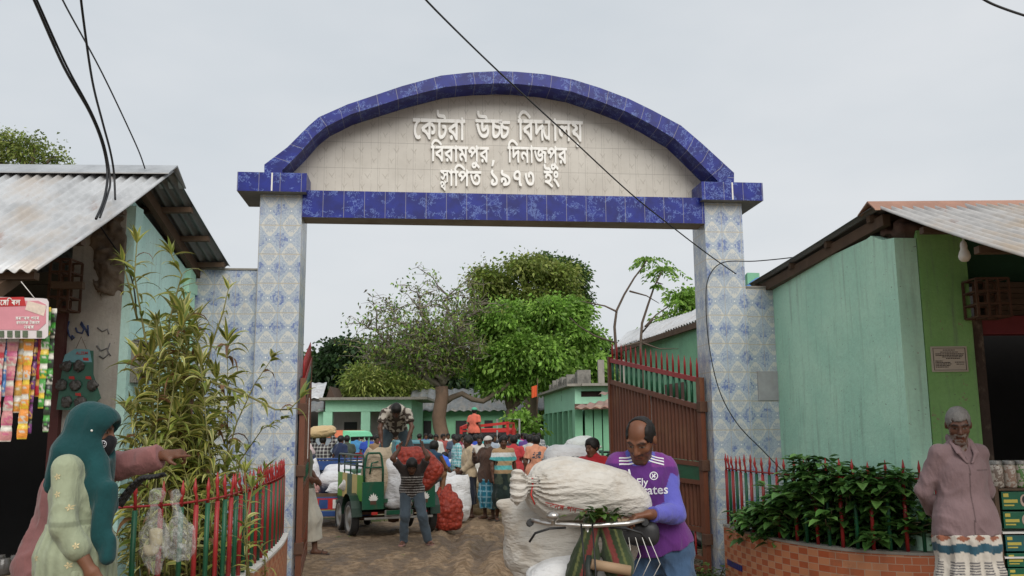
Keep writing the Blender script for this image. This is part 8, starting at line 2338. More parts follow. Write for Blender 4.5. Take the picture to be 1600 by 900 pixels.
PROTO = dict(
 stand=lambda: proto({}, 'trousers', 'short', seed=1),
 lungi=lambda: proto(dict(elR=(-.23, -.05, 1.1), wrR=(-.12, -.2, 1.0)), 'lungi', 'short', seed=2),
 longs=lambda: proto(dict(elL=(.25, .05, 1.1), wrL=(.12, -.12, 1.02)), 'trousers', 'long', seed=3),
 check=lambda: proto({}, 'lungi', 'long', chk=True, seed=4),
 walk=lambda: proto(dict(knL=(.09, -.16, .50), anL=(.09, -.20, .08), toL=(.10, -.35, .03), knR=(-.09, .04, .48), anR=(-.09, .22, .12), toR=(-.10, .09, .03), wrL=(.22, .14, .88), wrR=(-.22, -.18, .88)), 'trousers', 'short', seed=5),
 bend=lambda: proto(dict(pel=(0, .12, .88), chest=(0, -.14, 1.05), neck=(0, -.32, 1.10), head=(0, -.43, 1.12), shL=(.17, -.24, 1.07), shR=(-.17, -.24, 1.07), elL=(.22, -.32, .80), wrL=(.16, -.40, .58), elR=(-.22, -.32, .80), wrR=(-.16, -.40, .58), hipL=(.09, .1, .85), hipR=(-.09, .1, .85)), 'trousers', 'short', look=(0, 40, 0), hem=-.05, seed=6),
 carry=lambda: proto(dict(elL=(.30, -.06, 1.52), wrL=(.20, -.04, 1.74), elR=(-.30, -.06, 1.52), wrR=(-.20, -.04, 1.74)), 'trousers', 'long', chk=True, seed=7))
MADE = {}
def crowd(pose, px, y, rz, sc_, lc, label, s=1.0, dz=0.0):
 if pose not in MADE: MADE[pose] = b = PROTO[pose]()
 else: b = copy_tree(MADE[pose])
 b.location = at(px, y, dz); b.rotation_euler = (0, 0, R(rz)); b.scale = (s, s, s)
 for ch in b.children:
  if ch.name.startswith('shirt'): ch.color = (*sc_, 1)
  elif not ch.name.startswith(('hair', 'cap')): ch.color = (*lc, 1)
 tag(b, label, 'person', 'people in the market yard')
 return b
DK, NV, GR, BR, WH = (.03, .03, .04), (.03, .04, .08), (.12, .12, .12), (.10, .06, .04), (.50, .49, .46)
CR = [('stand', 472, 21, 60, (.62, .13, .08), DK, 'man in a coral shirt just behind the left gate leaf'),
  ('stand', 479, 25, 20, (.50, .40, .40), NV, 'man in a pale pink shirt left of the carried sack'),
  ('bend', 487, 24.5, 100, (.02, .025, .05), DK, 'person in dark navy bending over the pale sacks'),
  ('longs', 493, 28, 10, WH, GR, 'man in a white shirt behind the bending person in navy'),
  ('carry', 504, 23.5, 170, (.035, .03, .035), NV, 'man in a dark checked shirt with a tan sack on his head'),
  ('stand', 532, 25.5, 150, (.02, .03, .07), NV, 'man in navy at the right corner of the auto rickshaw'),
  ('lungi', 542, 26.5, 200, (.05, .065, .05), GR, 'man in dark olive right of the auto rickshaw'),
  ('bend', 549, 33, 80, (.10, .25, .50), DK, 'man in light blue bending before the pink wall'),
  ('longs', 557, 32.5, 200, (.06, .22, .42), NV, 'man in a blue shirt in front of the red net sacks'),
  ('check', 565, 34, 160, (.13, .11, .05), BR, 'person in brown and olive by the middle pier of the long block'),
  ('stand', 574, 30.5, 190, (.03, .07, .35), NV, 'man in a royal blue shirt behind the blue tub'),
  ('stand', 580, 31.5, 170, (.10, .10, .12), DK, 'man in a grey shirt right of the royal blue shirt'),
  ('longs', 584, 35, 150, WH, NV, 'man in white behind the grey shirt near the pier'),
  ('longs', 598, 33, 120, (.55, .03, .17), (.30, .03, .10), 'woman in a bright magenta dress right of the blue tub'),
  ('bend', 679, 22.5, 150, (.05, .14, .62), DK, 'man in a bright blue shirt bending by the white heap'),
  ('check', 681, 29.5, 0, WH, GR, 'man in white left of the white heap, facing the gate'),
  ('stand', 692, 33, 40, (.30, .08, .07), BR, 'man in brick red behind the white heap'),
  ('stand', 709, 30, 30, (.06, .08, .12), DK, 'man in dark blue behind the topmost white sack'),
  ('stand', 719, 28, 70, (.20, .02, .045), NV, 'man in maroon behind the teal checked shirt'),
  ('check', 731, 24, 130, (.62, .32, .34), WH, 'man in a long pink striped shirt behind the man in beige'),
  ('stand', 743, 26, 170, (.03, .07, .38), DK, 'man in cobalt blue below the red framed truck'),
  ('walk', 727, 34, 60, (.42, .40, .36), BR, 'man in cream walking left of the red framed truck'),
  ('stand', 772, 29, 20, (.02, .02, .025), DK, 'man in black right of the red framed truck'),
  ('longs', 781, 32, 200, (.06, .06, .08), DK, 'man in charcoal under the pipe frame'),
  ('stand', 789, 27, 190, WH, NV, 'man in white behind the striped shirt'),
  ('lungi', 797, 25, 10, (.03, .03, .035), BR, 'man in dark clothes behind the red tee shirt'),
  ('stand', 809, 30, 160, (.14, .48, .45), DK, 'man in mint green right of the red tee shirt'),
  ('longs', 817, 34, 30, (.40, .05, .25), BR, 'woman in purple pink in front of the bright green tree'),
  ('stand', 828, 22, 140, WH, DK, 'man in a white tee shirt left of the peach tee shirt'),
  ('check', 842, 33, 170, (.16, .17, .19), DK, 'man in a grey striped shirt by the first green pier'),
  ('walk', 834, 37, 20, (.05, .05, .08), DK, 'man in dark blue walking at the end of the classrooms'),
  ('stand', 945, 30.0, 20, (.40, .02, .04), (.36, .02, .04), 'person in red standing between the lean-to piers'),
  ('stand', 508, 38, 50, (.35, .30, .25), NV, 'man in beige near the tin shed'),
  ('lungi', 524, 40, 10, (.12, .20, .12), BR, 'man in dull green near the left end of the long block'),
  ('longs', 610, 38, 200, (.42, .20, .06), DK, 'man in ochre near the right end of the long block'),
  ('stand', 618, 34, 30, (.08, .25, .22), DK, 'man in teal behind the man on the cart'),
  ('walk', 640, 36, 70, (.50, .48, .44), NV, 'man in off white right of the man on the cart'),
  ('stand', 655, 35, 150, (.28, .05, .04), DK, 'man in dark red behind the teal pickup van'),
  ('lungi', 665, 38, 20, (.10, .12, .30), WH, 'man in indigo near the bare tree trunk'),
  ('check', 673, 33, 190, (.25, .30, .20), BR, 'man in a green check behind the bright blue shirt'),
  ('stand', 700, 38, 10, (.45, .42, .38), DK, 'man in ivory far behind the white heap'),
  ('longs', 760, 36, 180, (.05, .18, .10), DK, 'man in bottle green behind the white truck load'),
  ('stand', 803, 38, 40, (.32, .30, .10), DK, 'man in mustard in front of the tree trunk'),
  ('stand', 489, 33, 10, (.45, .10, .10), DK, 'man in a rust red shirt far left under the shed roof'),
  ('walk', 515, 31, 80, (.10, .16, .32), DK, 'man in slate blue behind the auto rickshaw'),
  ('longs', 588, 26, 40, (.22, .14, .08), NV, 'man in brown beside the bicycle with the pink bundle'),
  ('check', 603, 29, 200, (.40, .36, .20), WH, 'man in a straw checked shirt left of the man on the cart'),
  ('stand', 632, 30, 20, (.62, .58, .55), BR, 'man in clean white just behind the man on the cart'),
  ('lungi', 752, 29, 190, (.05, .30, .30), GR, 'man in turquoise under the red truck frame'),
  ('walk', 793, 31, 30, (.55, .40, .10), DK, 'man in yellow behind the red tee shirt'),
  ('longs', 822, 29, 180, (.10, .05, .20), DK, 'man in dark violet behind the white tee shirt'),
  ('stand', 767, 24.5, 165, (.30, .34, .40), NV, 'man in pale grey blue behind the bearded man')]
for c in CR: crowd(*c)
cm = crowd('stand', 741, 30.6, 150, (.60, .14, .09), DK, 'man in a coral shirt and green cap standing on the truck bed', dz=.87)
F = Field((-.2, -.25, 1.45), (.2, .2, 1.75), .02); F.ell((0, -.01, 1.60), (.10, .115, .085), k=0); F.ell((0, -.11, 1.60), (.08, .09, .018), k=.02); F.cut(lambda x, y, z: 1.585 - z + 0 * x + 0 * y)
mesh_obj('cap', F, M_CLOTH, cm, (.08, .35, .22))
q = at(504, 23.5); sack('lying', (q.x, 23.5, q.z + 1.63), (0, R(-6), R(10)), 'tan sack balanced on the head of the man in the dark checked shirt', (.52, .38, .20), None, .9)
BS = 1.14
hbp = P(933, 816, 4.75)
BK = Vector((hbp.x - .02, 4.75 + .36 * BS, 0))
fb = bicycle(BK, R(-4), 'old bicycle facing the camera, loaded with big white sacks and a striped bag', None, True)
fb.scale = (BS, BS, BS)
hb_ = [o for o in fb.children if o.name.startswith('handlebar')][0]
F = Field((-.28, -.42, .96), (-.04, -.26, 1.10), .006); F.ell((-.155, -.37, 1.035), (.032, .030, .022), k=0); F.cap((-.155, -.37, 1.02), (-.155, -.365, 1.0), .012, .012, .01); F.ell((-.155, -.37, 1.058), (.006, .006, .006), k=.004)
mesh_obj('bell', F, M_CHROME, fb, (1, 1, 1))
for sx in (-1, 1): MB().tube([(sx * .10, -.385, .985), (sx * .17, -.42, .985), (sx * .235, -.42, .965), (sx * .262, -.40, .925)], .0055, 6).build('brake_lever', M_BLK, fb)
MB().tube([(.02, -.385, 1.0), (.03, -.45, .8), (.01, -.47, .62)], .004, 5).tube([(-.03, -.385, 1.0), (-.02, -.46, .85), (-.03, -.43, .66)], .004, 5).build('brake_cable', M_BLK, fb)
MB().box(-.03, .03, -.475, -.425, .60, .63).build('brake_bridge', M_RUST, fb, bevel=.005)
def bagcol(V):
 x, y, z = V.T
 c = np.tile(np.array((.034, .050, .022)), (len(V), 1)) * (1 + .35 * vnoise(x * 14, y * 14, z * 6))[:, None]
 u = np.abs(x) + .35 * (z + .1)
 c[(u > .045) & (u < .085)] = (.15, .034, .03); c[(u > .115) & (u < .13)] = (.10, .11, .04)
 c[np.abs(u - .044) < .005] = (.08, .10, .035)
 return c
F = Field((-.26, -.20, -.40), (.26, .18, .06), .0085)
F.cap((-.05, 0, .02), (-.12, -.01, -.24), .05, .092, .03); F.cap((.05, 0, .02), (.11, -.01, -.19), .055, .088, .03); F.cap((-.06, 0, .03), (.07, 0, .03), .035, .035, .03)
F.cap((0, -.16, .02), (0, -.12, -.34), .03, .045, .03, op='s'); folds(F, .008, 12, 4, 3)
bg_ = mesh_obj('hanging_bag', F, M_CLOTH, None, bagcol); bg_.location = P(938, 826, 4.80); bg_.rotation_euler = (0, 0, R(-4)); bg_.scale = (.84, .84, .95)
tag(bg_, 'green cloth bag with red stripes hung in two lobes under the handlebar', 'bag')
rng = np.random.default_rng(8)
pd = [(Vector((rng.normal() * .06, rng.normal() * .02, .01 + abs(rng.normal()) * .018)), Vector((rng.normal(), rng.normal() * .6, rng.normal() * .35))) for _ in range(60)]
gl = empty('leaf_bunch', P(943, 810, 4.74), 0, 'small bunch of green leaves tied on the bicycle handlebar', 'leaves')
heart_leaves('leaves', pd, .055, [(.06, .12, .02), (.10, .16, .03), (.03, .06, .015)], gl, rng, M_SHRUB)
F = Field((-.2, -.16, -.12), (.2, .16, .12), .01); F.rbox((0, 0, 0), (.115, .08, .06), .04, k=0); F.warp(lambda x, y, z: .012 * vnoise(x * 14, y * 14, z * 14))
dp = mesh_obj('dark_pouch', F, plain('dark_oilcloth', (.02, .02, .022), .5, .3), None, (0, 0, 0)); dp.location = P(994, 832, 4.92); tag(dp, 'dark oilcloth pouch tied at the right end of the handlebar', 'pouch')
MB().box(-.10, .10, -.02, .03, .058, .074).build('cardboard_flap', plain('cardboard', (.33, .24, .15), .8), dp)
b = MB(); o_ = P(990, 846, 4.82)
for k in range(5): b.tube([o_ + Vector((-.06 + .035 * k, .0, .02)), o_ + Vector((-.07 + .05 * k, -.03, -.03 - .02 * k)), o_ + Vector((-.10 + .045 * k, -.02, -.12 - .02 * k))], .002, 5)
tag(b.build('string', M_WHITE), 'white strings dangling below the dark pouch', 'string')
b = MB(); b.lathe([(.018, 0), (.026, 0), (.026, .2), (.018, .2), (.018, 0)], 16, Matrix.Translation(P(985, 892, 4.70)) @ Matrix.Rotation(R(-80), 4, 'Y')); b.build('paper_roll', plain('brown_paper', (.30, .20, .12), .7)) and tag(bpy.context.scene.objects['paper_roll'], 'brown paper roll low beside the bicycle fork', 'paper roll')
def big_sack(name, label, F, fr, off=(0, 0, 0)):
 o = mesh_obj(name, F, M_SACK, None, (1, 1, 1)); o.location = off; return tag(o, label, 'sack', 'big sacks on the bicycle')
def Q_(px, py, y): return np.array(P(px, py, y))
F = Field(Q_(770, 830, 4.5) * (1, 0, 1) + (0, 4.55, 0), Q_(1030, 690, 5.4) * (1, 0, 1) + (0, 5.45, 0), .0085)
F.cap(Q_(872, 762, 4.98), Q_(955, 778, 5.02), .158, .118, .05, (0, 1, 0), 1.15); F.ell(Q_(905, 765, 5.0), (.30, .19, .150), k=.08); F.ell(Q_(985, 787, 5.02), (.11, .12, .078), k=.12)
F.cap(Q_(858, 760, 4.95), Q_(834, 757, 4.88), .12, .034, .05); F.cap(Q_(832, 757, 4.87), Q_(818, 756, 4.84), .030, .026, .015); F.cap(Q_(820, 756, 4.84), Q_(809, 757, 4.80), .024, .042, .012, (0, 0, 1), 1.9)
nk = Q_(832, 757, 4.87)
def rad(x, y, z):
 d = np.sqrt((x - nk[0]) ** 2 + (y - nk[1]) ** 2 + (z - nk[2]) ** 2); a = np.arctan2(z - nk[2], y - nk[1])
 return .014 * np.sin(a * 17 + 3 * vnoise(x * 6, y * 6, z * 6)) * np.exp(-(d / .15) ** 2) * np.clip(d / .04, .25, 1) - .008 * (1 - np.abs(vnoise(x * 4, y * 7, z * 9 - x * 3)) * 3).clip(-.4, 1) + .010 * vnoise(x * 4, y * 4, z * 4)
F.warp(rad)
s1 = big_sack('big_sack', 'big off white sack lying topmost on the bicycle, its neck tied with red string', F, None)
b = MB(); b.tube([nk + np.array((.0, .036 * math.cos(a * .6), .036 * math.sin(a * .6))) for a in range(12)], .005, 6); b.tube([nk + np.array((0, -.035, 0)), nk + np.array((-.01, -.05, -.05)), nk + np.array((.01, -.05, -.1))], .004, 5); b.build('red_string', M_CRED, s1)
bv1 = bvh_of(s1)
def glyph_polys(txt, size):
 out, x = [], 0
 for ch in txt:
  if ch == ' ': x += .25; continue
  g = glyph(ord(ch)); xs = [p[0] for l in g for p in l]
  out += [[((p[0] - min(xs) + x) * size, p[1] * size) for p in l] for l in g[:1]]; x += max(xs) - min(xs) - .012
 return out
dn = P(935, 803, 4.9) - P(850, 787, 4.9)
decal('red_stencil', glyph_polys('বরনম পদতস কটরম জনলব সতবম রন', .052), P(850, 790, 4.9), dn, (-dn.z, 0, dn.x), (0, 1, 0), bv1, plain('faded_red_ink', (.36, .07, .06), .8, .4, 20), s1, lift=.002)
F = Field(Q_(760, 915, 4.8) * (1, 0, 1) + (0, 4.75, -.1), Q_(1010, 760, 5.6) * (1, 0, 1) + (0, 5.7, 0), .0105)
F.rbox(Q_(888, 842, 5.25), (.36, .17, .20), .15, np.array(Matrix.Rotation(R(9), 3, 'Y').transposed()), k=0); F.ell(Q_(890, 845, 5.22), (.33, .24, .19), k=.1)
F.cap(Q_(820, 800, 5.2), Q_(779, 786, 5.12), .10, .018, .08); F.cap(Q_(820, 870, 5.2), Q_(836, 912, 5.12), .11, .03, .08); F.cap(Q_(800, 810, 5.15), Q_(835, 890, 5.15), .05, .06, .08); F.cap(Q_(960, 820, 5.2), Q_(985, 850, 5.15), .10, .08, .08)
F.warp(lambda x, y, z: -.010 * (1 - np.abs(vnoise(x * 4 + z * 5, y * 5, z * 6 - x * 4)) * 3).clip(-.5, 1) + .018 * vnoise(x * 3, y * 3, z * 3) - .003 * (1 - np.abs(vnoise(x * 19, y * 19, z * 19 - x * 9)) * 3).clip(-.5, 1))
big_sack('big_sack', 'big slack cream sack hanging on the left side of the bicycle under the tied one', F, None)
F = Field(Q_(820, 960, 4.7) * (1, 0, 1) + (0, 4.7, -.1), Q_(990, 850, 5.4) * (1, 0, 1) + (0, 5.4, 0), .012)
F.ell(Q_(893, 925, 5.02), (.24, .2, .19), k=0); F.rbox(Q_(893, 940, 5.02), (.24, .18, .2), .13, k=.08); F.warp(lambda x, y, z: -.012 * (1 - np.abs(vnoise(x * 8, y * 8, z * 8)) * 3).clip(-.5, 1))
o = mesh_obj('big_sack', F, sack_material('clean_white_sack', (.66, .66, .66), da=.2), None, (1, 1, 1)); tag(o, 'clean white sack lowest on the bicycle behind the striped bag', 'sack', 'big sacks on the bicycle')
def film():
 t = T('clear_plastic_film'); t.base((.78, .78, .76)).set(rough=.22, spec=.6, alpha=.42)
 w = (t.noise(22, 4, .65) - .5).abs() * -2; t.bump(w, .9, .02)
 t.set(alpha=w * -.75 + .10)
 return t.mat
M_FILM = film()
for px, y, dx, seed, lab in ((246, 5.30, .0, 1, 'crumpled clear plastic bag holding pale packets, hung on the left rail'), (284, 5.42, .0, 5, 'swollen clear plastic bag hung on the rail right of the packet bag')):
 c = np.array(P(px, 840, y)); c[1] -= .06
 t_ = np.array(P(px - (8 if seed == 5 else 2), 783, y)); t_[1] -= .015
 F = Field(c - (.2, .2, .25), c + (.2, .2, .32), .0085)
 w = .070 if seed == 1 else .088
 F.ell(c + (0.01, 0, -.02), (w, .06, .11), k=0); F.cap(c + (0, 0, .04), t_, w * .62, .018, .05); F.cap(t_, t_ + (.01, 0, .03), .02, .035, .02)
 if seed == 1: F.cap(c + (0, 0, -.08), c + (.015, 0, -.17), .05, .03, .04)
 F.warp(lambda x, y, z: -.014 * (1 - np.abs(vnoise(x * 17 + seed, y * 17, z * 8)) * 3).clip(-.6, 1) - .006 * (1 - np.abs(vnoise(x * 32, y * 32, z * 20 + seed)) * 3).clip(-.6, 1))
 o = mesh_obj('plastic_bag', F, M_FILM, None, (1, 1, 1)); tag(o, lab, 'plastic bag', 'plastic bags hung on the left rail')
 if seed == 1:
  F = Field(c - (.1, .1, .15), c + (.1, .1, .12), .01); F.rbox(c + (.015, 0, .01), (.035, .02, .05), .018, k=0); F.rbox(c + (-.01, 0, -.06), (.04, .02, .03), .015, k=.01); F.warp(lambda x, y, z: .008 * vnoise(x * 30, y * 30, z * 30))
  mesh_obj('packets', F, plain('pale_packets', (.50, .44, .28), .5, .3, 25), o, (1, 1, 1))
b = MB(); c0 = P(188, 792, 5.03); c1 = P(258, 775, 5.20)
for i in range(12):
 for k in range(3):
  f_ = lambda u, v_: c0.lerp(c1, u) + Vector((0, -.11 + .11 * v_, .13 * math.sin(min(u * 1.35, 1) * math.pi * .62) + .015 * math.sin(v_ * 3.1)))
  b.quad([f_(i / 12, k / 3), f_((i + 1) / 12, k / 3), f_((i + 1) / 12, (k + 1) / 3), f_(i / 12, (k + 1) / 3)], smooth=True)
o = b.build('rubber_sheet', plain('black_rubber', (.018, .018, .018), .65, .3, 9, .3)); tag(o, 'curved piece of black rubber sheet laid over the left rail beside the woman', 'rubber sheet')
o.modifiers.new('thick', 'SOLIDIFY').thickness = .015
F = Field(Q_(185, 950, 4.2) * (1, 0, 1) + (0, 4.15, 0), Q_(265, 860, 4.6) * (1, 0, 1) + (0, 4.6, 0), .01); F.rbox(Q_(212, 938, 4.38), (.11, .05, .105), .05, k=0); F.warp(lambda x, y, z: .008 * vnoise(x * 15, y * 15, z * 15))
o = mesh_obj('hand_bag', F, plain('white_bag_cloth', (.62, .60, .60), .7, .1), None, (1, 1, 1)); tag(o, 'white cloth bag held at the side of the woman in the headscarf', 'bag')
def strip_thing(px, y0, y1, wpx, cols, yd, lab, sach=.105):
 A = P(px, y0, yd); B_ = P(px, y1, yd); L = A.z - B_.z; w = wpx / F_PX * yd; n = max(int(round(L / sach)), 2); nu, nv_ = 6, n * 8
 rng = np.random.default_rng(int(px * 7 + y1)); V, Cc = [], []
 for sgn in (-1, 1):
  for jv in range(nv_ + 1):
   t = jv / nv_ * n; fr = t % 1; bul = math.sin(min(max(fr, 0), 1) * math.pi) ** .6 if 0 < jv < nv_ else 0
   tw = .35 * math.sin(t * .8 + px); k = int(min(t, n - 1))
   for i in range(nu + 1):
    u = i / nu * 2 - 1; x = u * w / 2 * (.86 + .14 * bul); dy = sgn * (.012 * bul * (1 - u * u) + .0006)
    V.append((x * math.cos(tw) - dy * math.sin(tw), x * math.sin(tw) + dy * math.cos(tw), -t / n * L))
    c = np.array(cols[(k + (1 if fr < .28 else 0)) % len(cols)] if fr < .28 or fr > .8 else cols[0 if rng.random() < .7 else (k % len(cols))])
    if abs(u) < .5 and .42 < fr < .62: c = np.array(cols[-1])
    Cc.append(c)
 q = nu + 1; Fq = []; off = (nv_ + 1) * q
 for jv in range(nv_):
  for i in range(nu):
   a = jv * q + i; Fq.append((a, a + q, a + q + 1, a + 1)); a += off; Fq.append((a, a + 1, a + q + 1, a + q))
 t = MATS.get('foil')
 if not t:
  tt = T('foil_print'); tt.base(tt.scale(tt.attr('Col').outputs['Color'], tt.noise(60, 3, .7) * .8 + .6)).set(rough=.3, spec=.6); tt.bump(tt.noise(50, 3, .6), .4, .006); MATS['foil'] = t = tt.mat
 o = link('sachet_strip', arrays_mesh('sachet_strip', V, Fq, t, True, np.array(Cc))); o.location = A
 return tag(o, lab, 'sachet strip', 'strips of sachets hanging in the left shop')
PK, GO, OR, BL, RD, GN, DKc, W_, PU, YE = (.55, .24, .24), (.55, .33, .08), (.75, .28, .05), (.08, .22, .50), (.42, .02, .03), (.06, .28, .04), (.03, .04, .03), (.60, .58, .50), (.16, .04, .16), (.70, .50, .04)
for k, (px, y0, y1, w, cols, lab) in enumerate(((3, 527, 655, 14, (PK, W_, RD), 'pink and white sachet strip at the far left edge'), (21, 527, 690, 17, (PK, W_, (.5, .1, .2)), 'longest pink and white sachet strip'), (12, 520, 620, 7, (BL, W_), 'narrow blue sachet strip between the pink strips'),
  (35, 522, 645, 12, (GO, OR, W_), 'gold sachet strip left of the orange one'), (46, 527, 686, 15, (OR, YE, W_), 'bright orange and yellow sachet strip'), (45, 600, 676, 6, (YE, OR), 'thin yellow sachet strip behind the orange one'),
  (57, 522, 678, 8, (PU, DKc, GO), 'dark purple sachet strip'), (65, 520, 620, 12, (RD, GO, RD), 'red sachet strip right of the purple one'), (75, 480, 638, 12, (GN, YE, W_), 'bright green sachet strip'), (85, 482, 675, 10, (DKc, W_, GN), 'dark strip with white and green marks, rightmost'))):
 strip_thing(px, y0, y1, w, cols, 6.18 + .012 * (k % 4), lab)
yd = 6.10; cd = empty('display_card', P(20, 500, yd), 0, 'pink printed display card hung above the sachet strips', 'card')
o_ = P(20, 500, yd); rel = lambda px, py, d=0: tuple(P(px, py, yd) - o_ + Vector((0, -d, 0)))
def panel(pts, m, nm, d, par, th=.003):
 b = MB(); b.prism([(rel(*p)[0], rel(*p)[2]) for p in pts], lambda a, z, dep: (a, dep - d, z), 0, th); return b.build(nm, m, par)
rounded = [(-30, 529), (70, 529), (75, 525), (76, 472), (73, 467), (66, 466), (-30, 463)]
pb = panel(rounded[::-1], plain('card_white', (.66, .60, .60), .4, .05), 'card', 0, cd)
panel([(-30, 515), (60, 516), (72, 505), (72, 476), (60, 470), (-30, 470)][::1], plain('card_pink', (.60, .25, .29), .4, .15, 9), 'pink_field', .003, pb)
panel([(-30, 480), (41, 478), (38, 464), (-30, 466)], plain('card_red', (.45, .03, .03), .4, .1), 'red_header', .006, pb)
panel([(40, 484), (69, 494), (73, 478), (44, 470)], plain('card_cream', (.66, .55, .46), .4, .3, 40), 'packet_picture', .006, pb)
for px in (3, 16, 28, 40, 62): panel([(px - 4, 527), (px + 4, 527), (px + 4, 517), (px - 4, 517)], plain('slot_print', (.10, .13, .08), .4, .8, 50), 'slot', .007, pb)
def flat_text(txt, x0, x1, yb, yt, m, par, d):
 polys = glyph_polys(txt, 1.0); xs = [p[0] for l in polys for p in l]; A, B_ = Vector(rel(x0, yb)), Vector(rel(x1, yt)); sx = (B_.x - A.x) / (max(xs) - min(xs)); sz = (B_.z - A.z) / .471
 b = MB()
 for l in polys: b.prism([(A.x + (p[0] - min(xs)) * sx, A.z + p[1] * sz) for p in l], lambda a, z, dep: (a, dep - d, z), 0, .0015)
 return b.build('lettering', m, par)
flat_text('েমিরল', 1, 33, 477, 469, M_WHITE, pb, .009)
for tx, x0, x1, yb in (('মরতবস পনর', 25, 62, 500), ('রদনলক টজনস', 26, 63, 507), ('নরম', 38, 54, 514)): flat_text(tx, x0, x1, yb, yb - 5, M_WHITE, pb, .0075)
MB().tube([rel(33, 440, 0), rel(54, 466, 0)], .003, 5).tube([rel(-10, 430, 0), rel(-12, 466)], .003, 5).build('string', M_WHITE, cd)
yd = 7.84; o_ = P(125, 600, yd); sk_ = empty('scourer_card', o_, 0, 'green card of round steel scourers hung on the grey wall', 'scourers')
pc = panel([(88, 640), (135, 642), (158, 622), (146, 585), (146, 548), (120, 546), (100, 556)], plain('card_green', (.03, .11, .075), .4, .4, 12), 'card', 0, sk_)
panel([(98, 566), (144, 566), (140, 546), (118, 545), (102, 554)], plain('card_teal', (.14, .32, .36), .4, .3, 14), 'card_head', .003, pc)
tr = text_tris('ALZEM', 1.0); b = MB(); A = Vector(rel(119, 554))
for t_ in tr: b.quad([(A.x + p[0] * .034, -.006, A.z + p[1] * .036) for p in t_])
b.build('lettering', M_CRED, pc)
for px, py in ((104, 572), (124, 572), (97, 602), (118, 602), (145, 602), (105, 628), (126, 628)):
 c = Vector(rel(px, py, .012)); F = Field(c - Vector((.07, .04, .07)), c + Vector((.07, .04, .07)), .007); F.ell(c, (.050, .022, .050), k=0); F.warp(lambda x, y, z: .012 * vnoise(x * 60, y * 60, z * 60)); mesh_obj('scourer', F, plain('steel_wool', (.085, .08, .075), .5, .6, 60, .8, 120, metal=.4), sk_, (1, 1, 1))
for px, py in ((130, 563), (108, 592), (134, 592), (118, 618)): panel([(px, py), (px + 9, py + 1), (px + 8, py - 4), (px, py - 4)], M_CRED, 'red_tag', .004, pc)
MB().tube([rel(118, 546), rel(127, 526), rel(136, 548)], .0025, 5).build('string', M_WOOD, sk_)
cn = P(20, 905, 5.9); tg = empty('jar_tray', (-3.42, 5.9, 0), 0, 'low wooden counter with a tray of small glass jars at the bottom left corner', 'jar tray')
zt = P(20, 892, 5.9).z; MB().box(-.9, .34, -.2, .25, zt - .62, zt - .04).build('counter', M_WOOD, tg, bevel=.006); MB().box(-.5, .32, -.2, .2, zt - .039, zt - .01).build('tray', plain('tray_wood', (.18, .13, .08), .7), tg)
for i in range(6):
 for k in range(2): MB().lathe([(0, 0), (.045, 0), (.05, .015), (.05, .075), (.04, .09), (.04, .10), (.0, .10)], 14, Matrix.Translation((-.40 + .125 * i, -.10 + .16 * k, zt - .009))).build('jar', plain('dusty_glass', (.07, .065, .06), .2, .4, 15, spec=.6), tg)
yr = 6.85; x0 = P(1549, 760, yr).x; zz = lambda py: P(1575, py, yr).z
rk = empty('goods_rack', (0, 0, 0), 0, 'narrow wooden rack of goods beside the old man in front of the dark shop', 'rack')
for py in (762, 828, 866, 905): MB().box(x0 - .02, x0 + .75, yr - .14, yr + .2, zz(py) - .012, zz(py)).build('shelf', M_WHITE if py in (828, 866) else M_WOOD, rk)
for x in (x0 - .05, x0 + .75): MB().box(x, x + .03, yr - .13, yr + .2, 0, zz(758)).build('post', M_WOOD, rk)
for k, (px, cc, lab) in enumerate(((1557, (.20, .15, .12), 'glass jar of dark sweets, left on the rack'), (1577, (.30, .20, .15), 'glass jar of mixed sweets, middle on the rack'), (1596, (.10, .22, .06), 'jar with a green wrapper at the right edge'))):
 e = empty('sweet_jar', (P(px, 740, yr).x, yr, zz(762) + .001), 0, lab, 'jar', 'jars on the rack')
 t = T('jar_contents'); t.base(t.mix(t.noise(40, 2, .6).gt(.5), cc, (.45, .40, .34))).set(rough=.25, spec=.6)
 MB().lathe([(0, 0), (.042, 0), (.046, .01), (.046, .15), (.04, .17), (0, .17)], 18).build('glass', t.mat, e); MB().lathe([(.043, .17), (.043, .195), (.04, .20), (0, .20)], 18).build('lid', M_STEEL, e)
M_BXG, M_BXT = plain('box_green', (.010, .105, .055), .4, .25, 14), plain('box_teal', (.015, .10, .10), .4, .25, 14)
n = 0
for py, h, rows in ((828, 29, 2), (866, 12, 0), (905, 24, 2)):
 pass
